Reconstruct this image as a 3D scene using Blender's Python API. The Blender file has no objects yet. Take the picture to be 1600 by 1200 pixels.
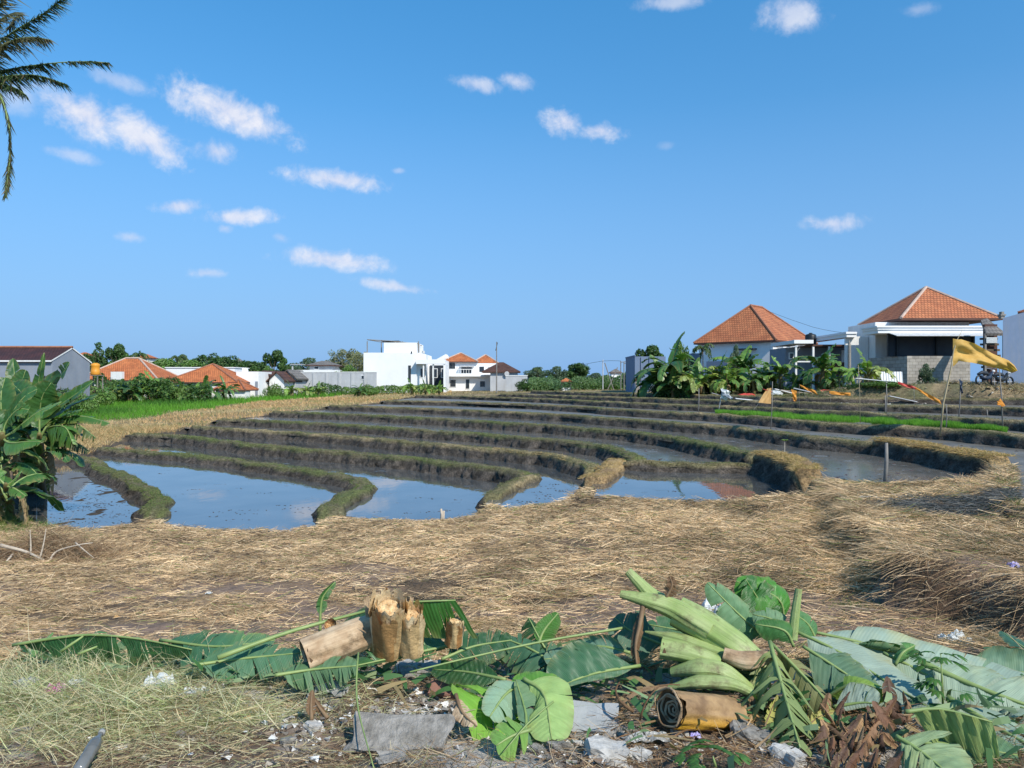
import bpy, math, random
import numpy as np
from math import sin, cos, pi, radians, sqrt, atan2
random.seed(7)
RNG = np.random.default_rng(11)
SC = bpy.context.scene
COL = SC.collection
F, E = 1180.0, 3.3            # focal length in photo pixels, eye height above the lowest field

# ---------------------------------------------------------------- camera
cam = bpy.data.cameras.new('camera'); cam.sensor_width = 36; cam.lens = F/1600*36
cam.clip_start = 0.1; cam.clip_end = 6000
co = bpy.data.objects.new('camera', cam); COL.objects.link(co)
co.location = (0, 0, E); co.rotation_euler = (radians(90), 0, 0)
SC.camera = co
# ---------------------------------------------------------------- sun and sky
SUN_EL, SUN_AZ = radians(43), radians(142)     # azimuth clockwise from +Y (view direction)
sd = np.array([sin(SUN_AZ)*cos(SUN_EL), cos(SUN_AZ)*cos(SUN_EL), sin(SUN_EL)])
sun = bpy.data.lights.new('sun', 'SUN'); sun.energy = 4.3; sun.angle = radians(0.6); sun.color = (1.0, 0.93, 0.82)
so = bpy.data.objects.new('sun', sun); COL.objects.link(so)
from mathutils import Vector, Matrix
so.rotation_euler = Vector(sd).to_track_quat('Z', 'Y').to_euler()
W = bpy.data.worlds.new("World"); SC.world = W; W.use_nodes = True
SC.view_settings.view_transform = 'Standard'; SC.view_settings.look = 'None'
SC.view_settings.exposure = 0.27; SC.view_settings.gamma = 1
SC.cycles.max_bounces = 6; SC.cycles.transparent_max_bounces = 8
SC.cycles.use_denoising = True

class NT:
    def __init__(s, nt): s.nt = nt; s.n = nt.nodes; s.l = nt.links
    def node(s, t, **kw):
        n = s.n.new(t)
        for k, v in kw.items(): setattr(n, k, v)
        return n
    def put(s, sock, v):
        if isinstance(v, bpy.types.NodeSocket): s.l.new(v, sock)
        else: sock.default_value = v
    def math(s, op, a, b=None, c=None, clamp=False):
        n = s.n.new('ShaderNodeMath'); n.operation = op; n.use_clamp = clamp
        s.put(n.inputs[0], a)
        if b is not None: s.put(n.inputs[1], b)
        if c is not None: s.put(n.inputs[2], c)
        return n.outputs[0]
    def mix(s, f, a, b, mode='MIX'):
        n = s.n.new('ShaderNodeMix'); n.data_type = 'RGBA'; n.blend_type = mode
        s.put(n.inputs[0], f); s.put(n.inputs[6], a); s.put(n.inputs[7], b)
        return n.outputs[2]
    def noise(s, vec=None, scale=5, detail=4, rough=0.55, dist=0):
        n = s.n.new('ShaderNodeTexNoise'); n.inputs['Scale'].default_value = scale
        n.inputs['Detail'].default_value = detail; n.inputs['Roughness'].default_value = rough
        n.inputs['Distortion'].default_value = dist
        if vec is not None: s.l.new(vec, n.inputs['Vector'])
        return n.outputs[0]
    def ramp(s, f, stops):
        n = s.n.new('ShaderNodeValToRGB'); r = n.color_ramp
        while len(r.elements) < len(stops): r.elements.new(0.5)
        for e, (p, c) in zip(r.elements, stops): e.position = p; e.color = c4(c)
        s.put(n.inputs[0], f); return n.outputs[0]
    def maprange(s, v, a, b, c=0.0, d=1.0, smooth=False):
        n = s.n.new('ShaderNodeMapRange'); n.clamp = True
        if smooth: n.interpolation_type = 'SMOOTHSTEP'
        s.put(n.inputs[0], v)
        for i, q in zip((1, 2, 3, 4), (a, b, c, d)): s.put(n.inputs[i], q)
        return n.outputs[0]
def c4(c):
    if isinstance(c, (int, float)): return (c, c, c, 1)
    return tuple(c) + (1,) if len(c) == 3 else tuple(c)

def build_world():
    t = NT(W.node_tree); t.n.clear()
    out = t.node('ShaderNodeOutputWorld'); bg = t.node('ShaderNodeBackground')
    sky = t.node('ShaderNodeTexSky'); sky.sky_type = 'NISHITA'; sky.sun_disc = False
    sky.sun_elevation = SUN_EL; sky.sun_rotation = SUN_AZ
    sky.altitude = 0; sky.air_density = 1.0; sky.dust_density = 0.35; sky.ozone_density = 2.2
    tc = t.node('ShaderNodeTexCoord'); d = tc.outputs['Generated']
    sx = t.node('ShaderNodeSeparateXYZ'); t.l.new(d, sx.inputs[0]); X, Y, Z = sx.outputs
    az = t.math('ARCTAN2', X, Y); el = t.math('ARCSINE', Z)
    n1 = t.noise(d, 24, 9, 0.62, .3); n2 = t.noise(d, 90, 5, 0.6)
    nn = t.math('ADD', t.math('MULTIPLY', t.math('SUBTRACT', n1, 0.5), 2.6), t.math('MULTIPLY', t.math('SUBTRACT', n2, 0.5), 0.9))
    clouds = [(130,178,68,32,20,1.15),(222,213,72,28,24,1.1),(335,237,36,20,0,.85),(180,125,60,14,10,.5),(360,176,105,28,13,1.15),
        (525,281,78,15,3,1.05),(282,322,40,12,-5,.95),(372,339,58,13,-5,1.0),(352,357,14,8,0,.6),(203,371,22,9,0,.55),(323,427,28,9,0,.7),
        (438,372,15,9,20,.5),(518,406,86,16,4,1.0),(612,447,54,9,8,.85),(113,243,44,10,8,.5),(743,131,44,12,8,.75),(806,127,32,13,14,.8),
        (882,190,38,20,10,1.1),(938,204,42,14,4,1.05),(1303,350,48,15,3,.9),(1238,20,60,26,5,.8),(1050,3,55,10,0,.6),(25,150,44,24,0,.45),
        (1435,15,36,10,8,.35),(622,267,12,5,0,.4),(1040,228,18,7,0,.2),(345,160,60,16,8,.5)]
    tot = None
    for (px, py, rx, ry, rot, st) in clouds:
        v = Vector((px-800, F, 600-py)).normalized()
        a0, e0 = atan2(v.x, v.y), math.asin(v.z)
        sxa = 1.22*rx/F*cos(e0)*cos(a0)*1.0; sya = 1.2*ry/F*cos(a0)
        r = -radians(rot)
        da = t.math('SUBTRACT', az, a0); de = t.math('SUBTRACT', el, e0)
        u = t.math('ADD', t.math('MULTIPLY', da, cos(r)/sxa), t.math('MULTIPLY', de, sin(r)/sxa))
        w = t.math('ADD', t.math('MULTIPLY', da, -sin(r)/sya), t.math('MULTIPLY', de, cos(r)/sya))
        q = t.math('ADD', t.math('MULTIPLY', u, u), t.math('MULTIPLY', w, w))
        q = t.math('SQRT', q)
        k = t.math('SUBTRACT', 1.0, t.math('MULTIPLY', q, 1.0))
        k = t.math('ADD', k, t.math('MULTIPLY', nn, 0.72))
        k = t.maprange(k, -0.02, 0.98, 0.0, st*0.88, True)
        tot = k if tot is None else t.math('MAXIMUM', tot, k)
    tint = t.mix(t.maprange(Z, 0.0, 0.5, 0, 1), c4((0.85, 0.95, 1.14)), c4((0.55, 1.50, 1.88)))
    skyc = t.mix(1.0, sky.outputs[0], tint, 'MULTIPLY')
    # pale blue air towards the horizon
    skyc = t.mix(t.maprange(Z, 0.0, 0.34, 0.95, 0.0), skyc, c4((1.85, 3.85, 7.3)))
    cc = t.mix(t.maprange(n1, 0.35, 0.65), c4((5.6, 6.2, 8.0)), c4((7.6, 7.8, 8.6)))
    fin = t.mix(tot, skyc, cc)
    t.l.new(fin, bg.inputs[0]); bg.inputs[1].default_value = 0.094
    t.l.new(bg.outputs[0], out.inputs[0])
build_world()

# ---------------------------------------------------------------- helpers
def P(px, py, h):
    d = F*h/(py-600.0); return np.array([(px-800)/F*d, d, E-h])
def Q(px, py, d):
    return np.array([(px-800)/F*d, d, E+(600-py)/F*d])
def _h(i, j, s):
    n = (i*374761393 + j*668265263 + s*2147483647) & 0xffffffff
    n = ((n ^ (n >> 13))*1274126177) & 0xffffffff
    return ((n ^ (n >> 16)) & 0xffff)/65535.0
def vn(x, y, s=0):
    x = np.asarray(x, float); y = np.asarray(y, float)
    i = np.floor(x).astype(np.int64); j = np.floor(y).astype(np.int64); u = x-i; v = y-j
    u = u*u*(3-2*u); v = v*v*(3-2*v)
    a, b, c, d = _h(i, j, s), _h(i+1, j, s), _h(i, j+1, s), _h(i+1, j+1, s)
    return (a*(1-u)+b*u)*(1-v) + (c*(1-u)+d*u)*v
def fbm(x, y, s=0, o=4):
    r = 0; a = 0.5; t = 0
    for k in range(o):
        r = r + a*vn(np.asarray(x)*2**k, np.asarray(y)*2**k, s+k); t += a; a *= 0.5
    return r/t
def sstep(a, b, x):
    t = np.clip((x-a)/(b-a), 0, 1); return t*t*(3-2*t)
def spline(pts, step=0.2):
    pts = np.array(pts, float)
    p = np.vstack([2*pts[0]-pts[1], pts, 2*pts[-1]-pts[-2]]); out = []
    for i in range(1, len(p)-2):
        n = max(2, int(np.linalg.norm(p[i+1]-p[i])/step))
        for k in range(n):
            t = k/n
            out.append(0.5*((2*p[i]) + (-p[i-1]+p[i+1])*t + (2*p[i-1]-5*p[i]+4*p[i+1]-p[i+2])*t*t + (-p[i-1]+3*p[i]-3*p[i+1]+p[i+2])*t**3))
    out.append(pts[-1]); return np.array(out)

# mesh building ------------------------------------------------------------
def mesh_np(name, verts, faces, cols=None, uvs=None, smooth=False):
    """verts (N,3); faces: array (M,k) or list of lists"""
    me = bpy.data.meshes.new(name)
    verts = np.asarray(verts, np.float32)
    me.vertices.add(len(verts)); me.vertices.foreach_set('co', verts.ravel())
    if isinstance(faces, np.ndarray):
        M, k = faces.shape; li = faces.ravel().astype(np.int32); ls = np.arange(M, dtype=np.int32)*k
    else:
        li = np.array([i for f in faces for i in f], np.int32); L = np.array([len(f) for f in faces])
        M = len(faces); ls = np.concatenate([[0], np.cumsum(L)[:-1]]).astype(np.int32) if M else np.zeros(0, np.int32)
    me.loops.add(len(li)); me.loops.foreach_set('vertex_index', li)
    me.polygons.add(M); me.polygons.foreach_set('loop_start', ls)
    me.polygons.foreach_set('use_smooth', np.full(M, bool(smooth)))
    if cols is not None:
        a = me.color_attributes.new('Col', 'FLOAT_COLOR', 'POINT')
        c = np.ones((len(verts), 4), np.float32); c[:, :3] = cols
        a.data.foreach_set('color', c.ravel())
    if uvs is not None:
        uv = me.uv_layers.new(name='UVMap'); uv.data.foreach_set('uv', np.asarray(uvs, np.float32)[li].ravel())
    me.update(calc_edges=True); return me
def wloc(o):
    v = np.zeros(3)
    while o is not None: v += np.array(o.location); o = o.parent
    return v
def link(name, me, mats, parent=None, kind=None):
    o = bpy.data.objects.new(name, me)
    for m in (mats if isinstance(mats, (list, tuple)) else [mats]): me.materials.append(m)
    COL.objects.link(o)
    if parent is not None: o.parent = parent
    if kind: o['kind'] = kind
    return o
def tag(o, label, cat, group=None, kind=None):
    o['label'] = label; o['category'] = cat
    if group: o['group'] = group
    if kind: o['kind'] = kind
    return o
def thing(name, label, cat, loc=(0, 0, 0), group=None):
    o = bpy.data.objects.new(name, None); COL.objects.link(o); o.location = [float(v) for v in loc]
    o.empty_display_size = 0.2
    return tag(o, label, cat, group)
def copy_tree(o, parent=None):
    c = o.copy(); COL.objects.link(c); c.parent = parent
    for ch in list(o.children): copy_tree(ch, c)
    return c

class MB:
    def __init__(s): s.v = []; s.f = []; s.m = []; s.uv = []; s.c = []
    def add(s, v, f, m=0, uv=None, c=None):
        b = len(s.v); v = [tuple(map(float, p)) for p in v]; s.v += v
        s.f += [[i+b for i in q] for q in f]; s.m += [m]*len(f)
        s.uv += list(uv) if uv is not None else [(p[0]+p[1], p[2]) for p in v]
        s.c += ([tuple(c)]*len(v) if c is not None and np.ndim(c) == 1 else list(c)) if c is not None else [(1, 1, 1)]*len(v)
        return s
    def box(s, x0, x1, y0, y1, z0, z1, m=0):
        v = [(x0,y0,z0),(x1,y0,z0),(x1,y1,z0),(x0,y1,z0),(x0,y0,z1),(x1,y0,z1),(x1,y1,z1),(x0,y1,z1)]
        # separate corners per side so texture coordinates follow each side
        for q, ax in (((0,1,5,4),'x'),((1,2,6,5),'y'),((2,3,7,6),'x'),((3,0,4,7),'y'),((4,5,6,7),'t'),((3,2,1,0),'t')):
            vv = [v[i] for i in q]
            uv = [(p[0], p[2]) if ax == 'x' else (p[1], p[2]) if ax == 'y' else (p[0], p[1]) for p in vv]
            s.add(vv, [(0,1,2,3)], m, uv)
        return s
    def tube(s, pts, r, n=8, m=0, cap=True, c=None, ell=1.0):
        pts = [np.array(p, float) for p in pts]; k = len(pts)
        rr = [r]*k if np.ndim(r) == 0 else r
        V = []; UV = []; up = None
        for i, p in enumerate(pts):
            t = pts[min(i+1, k-1)]-pts[max(i-1, 0)]; t = t/(np.linalg.norm(t)+1e-9)
            if up is None: up = np.array([0, 0, 1.0]) if abs(t[2]) < 0.9 else np.array([0, 1.0, 0])
            a = np.cross(t, up); a /= np.linalg.norm(a)+1e-9; b = np.cross(a, t); up = b
            for j in range(n):
                w = 2*pi*j/n; V.append(p + rr[i]*(a*cos(w)+b*sin(w)*ell)); UV.append((j/n, i/(k-1)))
        Fc = [(i*n+j, i*n+(j+1) % n, (i+1)*n+(j+1) % n, (i+1)*n+j) for i in range(k-1) for j in range(n)]
        if cap: Fc += [tuple(range(n))[::-1], tuple((k-1)*n+j for j in range(n))]
        return s.add(V, Fc, m, UV, c)
    def grid(s, G, m=0, uv=None, c=None):
        G = np.asarray(G, float); a, b = G.shape[:2]
        f = [(i*b+j, (i+1)*b+j, (i+1)*b+j+1, i*b+j+1) for i in range(a-1) for j in range(b-1)]
        if uv is None: uv = [(i/(a-1), j/(b-1)) for i in range(a) for j in range(b)]
        return s.add(G.reshape(-1, 3), f, m, uv, c)
    def build(s, name, mats, parent=None, smooth=False, kind=None, loc=None):
        v = np.array(s.v)
        off = wloc(parent) if parent is not None else (np.array(loc, float) if loc is not None else np.zeros(3))
        me = mesh_np(name, v-off, s.f, np.array(s.c) if len(s.c) else None, s.uv, smooth)
        me.polygons.foreach_set('material_index', np.array(s.m, np.int32))
        o = link(name, me, mats, parent, kind)
        if parent is None and loc is not None: o.location = [float(q) for q in loc]
        return o

# materials ------------------------------------------------------------
def mat(name, col=(.5,.5,.5), col2=None, rough=.8, scale=4, bump=0.0, bscale=30, attr=False, spec=.3, trans=0.0, fn=None, var=0.25, metallic=0, detail=5):
    m = bpy.data.materials.new(name); m.use_nodes = True; t = NT(m.node_tree)
    b = t.n['Principled BSDF']; out = t.n['Material Output']
    b.inputs['Roughness'].default_value = rough; b.inputs['Specular IOR Level'].default_value = spec; b.inputs['Metallic'].default_value = metallic
    tc = t.node('ShaderNodeTexCoord'); vec = tc.outputs['Object']
    nz = t.noise(vec, scale, detail, .6)
    if attr:
        a = t.node('ShaderNodeAttribute', attribute_name='Col'); base = a.outputs[0]
        c = t.mix(1.0, base, t.mix(t.maprange(nz, .3, .7), c4(1-var), c4(1+var)), 'MULTIPLY')
    else:
        c = t.mix(t.maprange(nz, .32, .68), c4(col), c4(col2 if col2 is not None else [x*(1-var) for x in col]))
    bh = None
    if bump: bh = t.noise(vec, bscale, 6, .65)
    if fn:
        r = fn(t, tc, c, nz, b)
        if isinstance(r, tuple): c, bh = r[0], (r[1] if r[1] is not None else bh)
        elif r is not None: c = r
    t.l.new(c, b.inputs['Base Color'])
    if bh is not None:
        bn = t.node('ShaderNodeBump'); bn.inputs['Strength'].default_value = 1.0; bn.inputs['Distance'].default_value = bump or 0.02
        t.l.new(bh, bn.inputs['Height']); t.l.new(bn.outputs[0], b.inputs['Normal'])
    if trans:
        tr = t.node('ShaderNodeBsdfTranslucent'); t.l.new(t.mix(1.0, c, c4((1.1, 1.35, .5)), 'MULTIPLY'), tr.inputs[0])
        mx = t.node('ShaderNodeMixShader'); mx.inputs[0].default_value = trans
        t.l.new(b.outputs[0], mx.inputs[1]); t.l.new(tr.outputs[0], mx.inputs[2]); t.l.new(mx.outputs[0], out.inputs[0])
    return m

def tiles_fn(dark):
    def fn(t, tc, c, nz, b):
        uv = tc.outputs['UV']; br = t.node('ShaderNodeTexBrick'); t.l.new(uv, br.inputs['Vector'])
        br.inputs['Scale'].default_value = 1; br.inputs['Brick Width'].default_value = .24; br.inputs['Row Height'].default_value = .30
        br.inputs['Mortar Size'].default_value = .022; br.inputs['Mortar Smooth'].default_value = .3; br.inputs['Bias'].default_value = 0
        br.inputs['Color1'].default_value = (.85,.85,.85,1); br.inputs['Color2'].default_value = (1.15,1.1,1.05,1); br.inputs['Mortar'].default_value = (dark,dark,dark,1)
        return t.mix(1.0, c, br.outputs[0], 'MULTIPLY'), t.math('SUBTRACT', 1.0, br.outputs[1])
    return fn
def block_fn(t, tc, c, nz, b):
    br = t.node('ShaderNodeTexBrick'); t.l.new(tc.outputs['UV'], br.inputs['Vector'])
    br.inputs['Scale'].default_value = 1; br.inputs['Brick Width'].default_value = .42; br.inputs['Row Height'].default_value = .22
    br.inputs['Mortar Size'].default_value = .012; br.inputs['Color1'].default_value = (.85,.85,.85,1); br.inputs['Color2'].default_value = (1.12,1.12,1.12,1); br.inputs['Mortar'].default_value = (.62,.6,.56,1)
    return t.mix(1.0, c, br.outputs[0], 'MULTIPLY'), t.math('SUBTRACT', 1.0, br.outputs[1])
def streak_fn(t, tc, c, nz, b):
    mp = t.node('ShaderNodeMapping'); mp.inputs['Scale'].default_value = (2.2, 2.2, .25); t.l.new(tc.outputs['Object'], mp.inputs[0])
    s = t.noise(mp.outputs[0], 1.5, 5, .7)
    return t.mix(t.maprange(s, .45, .8, 0, .35), c, c4((.30, .28, .25)))
def leaf_fn(t, tc, c, nz, b, vein=.16):
    # parallel veins run out from the midrib
    uv = t.node('ShaderNodeSeparateXYZ'); t.l.new(tc.outputs['UV'], uv.inputs[0])
    w = t.math('SINE', t.math('MULTIPLY', uv.outputs[0], 420.0)); w2 = t.math('SINE', t.math('MULTIPLY', uv.outputs[0], 96.0))
    w = t.math('ADD', t.math('MULTIPLY', w, .45), t.math('MULTIPLY', w2, .6))
    c = t.mix(t.maprange(w, -1.4, 1.4, 0, vein), c, t.mix(1.0, c, c4((1.5, 1.45, 1.2)), 'MULTIPLY'))
    yl = t.noise(tc.outputs['Object'], 2.3, 3, .6); c = t.mix(t.maprange(yl, .52, .72, 0, .35), c, t.mix(1.0, c, c4((1.9, 1.35, .7)), 'MULTIPLY'))
    # browning, spots
    s = t.noise(tc.outputs['Object'], 14, 6, .7)
    c = t.mix(t.maprange(s, .64, .74, 0, .6), c, c4((.16, .11, .04)))
    return c, t.math('MULTIPLY', w, .5)
M = {}
M['blade'] = mat('blade', attr=True, rough=.6, scale=2, var=.22, trans=.3, spec=.2)
M['fibre'] = mat('brown_fibre', (.26,.17,.09), (.13,.08,.045), rough=.7, scale=9)
M['straw'] = mat('straw_blade', attr=True, rough=.7, scale=1.2, var=.25, trans=.12, spec=.15)
M['leaf'] = mat('tree_leaf', attr=True, rough=.5, scale=.5, var=.3, trans=.28, spec=.3)
M['bleaf'] = mat('banana_leaf', attr=True, rough=.36, scale=1.5, var=.2, trans=.22, spec=.5, bump=.004, fn=leaf_fn)
M['bunder'] = mat('banana_leaf_underside', attr=True, rough=.55, scale=1.5, var=.16, trans=.18, spec=.3, bump=.0015, fn=lambda t, tc, c, nz, b: leaf_fn(t, tc, c, nz, b, .05))
M['midrib'] = mat('midrib', (.27,.34,.12), (.17,.25,.08), rough=.45, scale=6)
def stem_fn(t, tc, c, nz, b):
    mp = t.node('ShaderNodeMapping'); mp.inputs['Scale'].default_value = (40, 1.2, 1); t.l.new(tc.outputs['UV'], mp.inputs[0])
    s = t.noise(mp.outputs[0], 1.0, 5, .7); s2 = t.noise(tc.outputs['Object'], 6, 5, .7)
    c = t.mix(t.maprange(s, .4, .7, 0, .55), c, t.mix(1.0, c, c4((.45, .42, .4)), 'MULTIPLY'))
    c = t.mix(t.maprange(s2, .56, .7, 0, .8), c, c4((.11, .07, .035)))
    return c, s
M['bstem'] = mat('banana_stem', (.21,.19,.07), (.13,.10,.045), rough=.55, scale=3, bump=.006, fn=stem_fn)
M['gstem'] = mat('fresh_banana_sheath', (.24,.34,.085), (.38,.45,.18), rough=.42, scale=5, bump=.006, spec=.4, fn=stem_fn)
M['tanstem'] = mat('dry_banana_sheath', (.66,.50,.32), (.38,.24,.13), rough=.7, scale=9, bump=.006, fn=stem_fn)
M['cut'] = mat('cut_banana_flesh', (.82,.62,.34), (.45,.22,.08), rough=.7, scale=22, bump=.02, bscale=30)
M['brown'] = mat('dry_brown_leaf', (.20,.115,.055), (.09,.05,.025), rough=.7, scale=7, bump=.01, bscale=18, trans=.1)
M['bark'] = mat('bark', (.16,.12,.08), (.09,.07,.05), rough=.9, scale=5, bump=.02, bscale=14)
M['stick'] = mat('bleached_wood', (.58,.50,.40), (.36,.29,.22), rough=.85, scale=9, bump=.005, bscale=40)
M['bamboo'] = mat('bamboo', (.48,.40,.25), (.30,.24,.14), rough=.6, scale=6)
M['pole'] = mat('grey_pole', (.28,.26,.23), (.16,.15,.14), rough=.7, scale=6)
M['mud'] = mat('paddy_mud', (.062,.052,.042), (.028,.024,.020), rough=.85, scale=3.5, bump=.05, bscale=9, spec=.25)
M['white'] = mat('white_paint', (.80,.80,.78), (.72,.72,.70), rough=.7, scale=.7, fn=streak_fn, spec=.2)
M['white2'] = mat('clean_white_paint', (.84,.84,.83), (.78,.78,.77), rough=.6, scale=.7, spec=.2)
M['grey'] = mat('grey_render', (.27,.30,.35), (.21,.24,.29), rough=.8, scale=.7, fn=streak_fn)
M['bluegrey'] = mat('blue_grey_paint', (.16,.22,.33), (.14,.20,.30), rough=.8, scale=2.5, fn=streak_fn)
M['lightgrey'] = mat('light_grey_render', (.50,.51,.52), (.40,.41,.43), rough=.8, scale=.8, fn=streak_fn)
M['block'] = mat('concrete_block', (.42,.39,.34), (.30,.28,.25), rough=.9, scale=2, bump=.01, fn=block_fn)
M['roof'] = mat('terracotta_tiles', (.52,.20,.09), (.38,.13,.06), rough=.75, scale=.9, bump=.04, fn=tiles_fn(.35))
M['roof2'] = mat('orange_tiles', (.58,.20,.075), (.42,.13,.05), rough=.75, scale=.9, bump=.04, fn=tiles_fn(.4))
M['roofdark'] = mat('maroon_tiles', (.085,.035,.03), (.05,.025,.022), rough=.6, scale=.9, bump=.04, fn=tiles_fn(.5))
M['roofbrown'] = mat('brown_tiles', (.13,.065,.045), (.08,.04,.03), rough=.7, scale=.9, bump=.04, fn=tiles_fn(.5))
M['roofgrey'] = mat('grey_tiles', (.24,.22,.20), (.16,.15,.14), rough=.7, scale=.9, bump=.04, fn=tiles_fn(.5))
M['cap'] = mat('ridge_cap', (.36,.16,.09), (.24,.10,.06), rough=.8, scale=3)
M['palecap'] = mat('pale_ridge_cap', (.55,.42,.34), (.42,.30,.24), rough=.8, scale=3)
M['glass'] = mat('dark_glass', (.03,.04,.05), (.02,.025,.03), rough=.12, spec=.7)
M['dark'] = mat('dark_screen', (.035,.045,.055), (.025,.03,.04), rough=.6, scale=1)
M['rust'] = mat('rusty_sheet', (.12,.06,.045), (.08,.04,.03), rough=.75, scale=2)
M['orangetank'] = mat('orange_tank', (.70,.30,.03), (.6,.25,.03), rough=.45, scale=2)
M['blacktank'] = mat('black_tank', (.02,.025,.03), (.015,.018,.02), rough=.4, scale=2)
M['metal'] = mat('painted_steel', (.60,.60,.60), (.45,.45,.45), rough=.45, scale=3)
def cloth_fn(t, tc, c, nz, b):
    w = t.noise(tc.outputs['UV'], 7, 3, .5); return c, w
M['yellow'] = mat('yellow_cloth', (.74,.47,.15), (.64,.37,.09), rough=.8, scale=6, trans=.3, bump=.02, fn=cloth_fn)
M['tan'] = mat('tan_cloth', (.62,.38,.16), (.50,.29,.11), rough=.85, scale=6, trans=.15)
M['orange'] = mat('orange_cloth', (.70,.30,.05), (.55,.22,.04), rough=.85, scale=6, trans=.15)
M['greybag'] = mat('grey_plastic', (.32,.36,.40), (.55,.58,.60), rough=.4, scale=6)
M['plastic'] = mat('white_plastic', (.72,.74,.74), (.50,.52,.53), rough=.3, scale=9, spec=.6, trans=.15, bump=.01, bscale=18)
M['clear'] = mat('dull_plastic_film', (.44,.44,.42), (.25,.24,.22), rough=.25, scale=12, spec=.8, trans=.2, bump=.012, bscale=22)
M['pink'] = mat('pink_wrapper', (.62,.06,.34), (.75,.6,.68), rough=.35, scale=16)
M['purple'] = mat('purple_wrapper', (.22,.18,.55), (.5,.5,.7), rough=.4, scale=16)
M['red'] = mat('red_paint', (.55,.06,.04), (.4,.05,.04), rough=.5, scale=4)
M['blue'] = mat('dark_blue', (.03,.05,.09), (.02,.03,.05), rough=.4, scale=4)
M['stone'] = mat('concrete_rubble', (.38,.35,.31), (.17,.155,.13), rough=.95, scale=15, bump=.02, bscale=40, detail=8)
M['slab'] = mat('grey_concrete', (.36,.37,.37), (.27,.28,.28), rough=.9, scale=9, bump=.004, bscale=60, detail=8)
M['lime'] = mat('white_plaster', (.58,.56,.52), (.30,.28,.25), rough=.95, scale=10, bump=.01, bscale=50)
M['brick'] = mat('red_brick', (.26,.13,.09), (.18,.10,.08), rough=.9, scale=9, bump=.006, bscale=40)
M['bottle'] = mat('bottle_plastic', (.20,.20,.19), (.10,.10,.09), rough=.15, scale=5, spec=.8)
def yel_fn(t, tc, c, nz, b):
    s = t.noise(tc.outputs['UV'], 5, 4, .6); return t.mix(t.maprange(s, .5, .6), c, c4((.75, .36, .02)))
M['yelstem'] = mat('ripe_yellow_sheath', (.34,.2,.09), (.2,.11,.05), rough=.5, scale=6, bump=.004, fn=yel_fn)
# ================================================================ TERRAIN
# terraced paddies: ridges (bunds) follow the contour, each paddy lies a step above the one before
HW = dict(A=3.22, B=3.10, C=3.00, D1=2.77, D2=2.54, E=2.45, D3=2.31, D4=2.08, D5=1.85, D6=1.62, D7=1.40, D8=1.18)
def PL(pts, h): return [P(x, y, h) for x, y in pts]
BUNDS = {  # name: (crest depth below the eye, centre line, crest width)
 'b1': (3.00, [(112,714),(135,719),(165,732),(205,755),(233,774),(243,784),(240,795),(232,809)], .50),
 'b2': (2.88, [(150,700),(250,708),(330,715),(400,725),(470,734),(528,744),(556,752),(562,762),(548,774),(528,790),(512,805)], .52),
 'b3': (2.65, [(196,678),(288,682),(380,694),(470,702),(550,708),(640,717),(700,723),(756,729),(800,738),(826,743)], .50),
 'bs': (2.67, [(830,742),(812,749),(795,757),(780,767),(766,780)], .42),
 'b4': (2.43, [(290,666),(400,673),(550,683),(700,696.5),(800,705),(850,710),(890,719),(920,728),(932,733)], .50),
 'bde': (2.33, [(972,719),(962,727),(950,736),(936,745),(922,753)], .62),
 'b5': (2.20, [(333,655.5),(400,657),(550,665),(700,675),(850,687),(944,698),(985,709),(1003,718)], .52),
 'be': (2.24, [(968,722),(1010,724),(1050,725),(1100,726),(1150,727),(1195,728)], .36),
 'b6': (1.97, [(422,643),(550,648),(700,655.5),(850,665),(1000,677),(1094,692),(1170,706),(1195,711)], .50),
 'b6s': (1.90, [(1190,707),(1216,711),(1240,718),(1260,728),(1276,741)], .60),
 'b7': (1.74, [(509,633.5),(700,640),(850,647),(1000,657),(1150,669),(1300,686),(1385,691)], .50),
 'b7s': (1.66, [(1365,687),(1400,690),(1450,698),(1500,706),(1550,713),(1588,720)], .66),
 'b8': (1.52, [(596,626),(700,628),(850,633),(1000,642),(1150,650),(1300,661.5),(1450,669),(1600,682),(1750,700)], .50),
 'b9': (1.30, [(647,617.5),(700,618.5),(850,623.5),(1000,630.5),(1150,636),(1300,643),(1450,650.5),(1600,659),(1750,672)], .55),
 'b10': (1.08, [(780,615.7),(850,617.5),(1000,622),(1150,626.5),(1300,631),(1450,634.5),(1600,639),(1800,645)], .55),
 'b11': (.86, [(831,610.8),(900,613),(1000,615.5),(1150,619),(1300,621.5),(1450,622.5),(1600,624),(1850,628)], .6),
}
BW = {k: PL(p, h) for k, (h, p, w) in BUNDS.items()}
def xy(L): return [np.array(p[:2], float) for p in L]
def poly(*parts):
    out = []
    for p in parts: out += xy(p)
    return np.array(out)
B = BW
RV = lambda L: list(L)[::-1]
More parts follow.
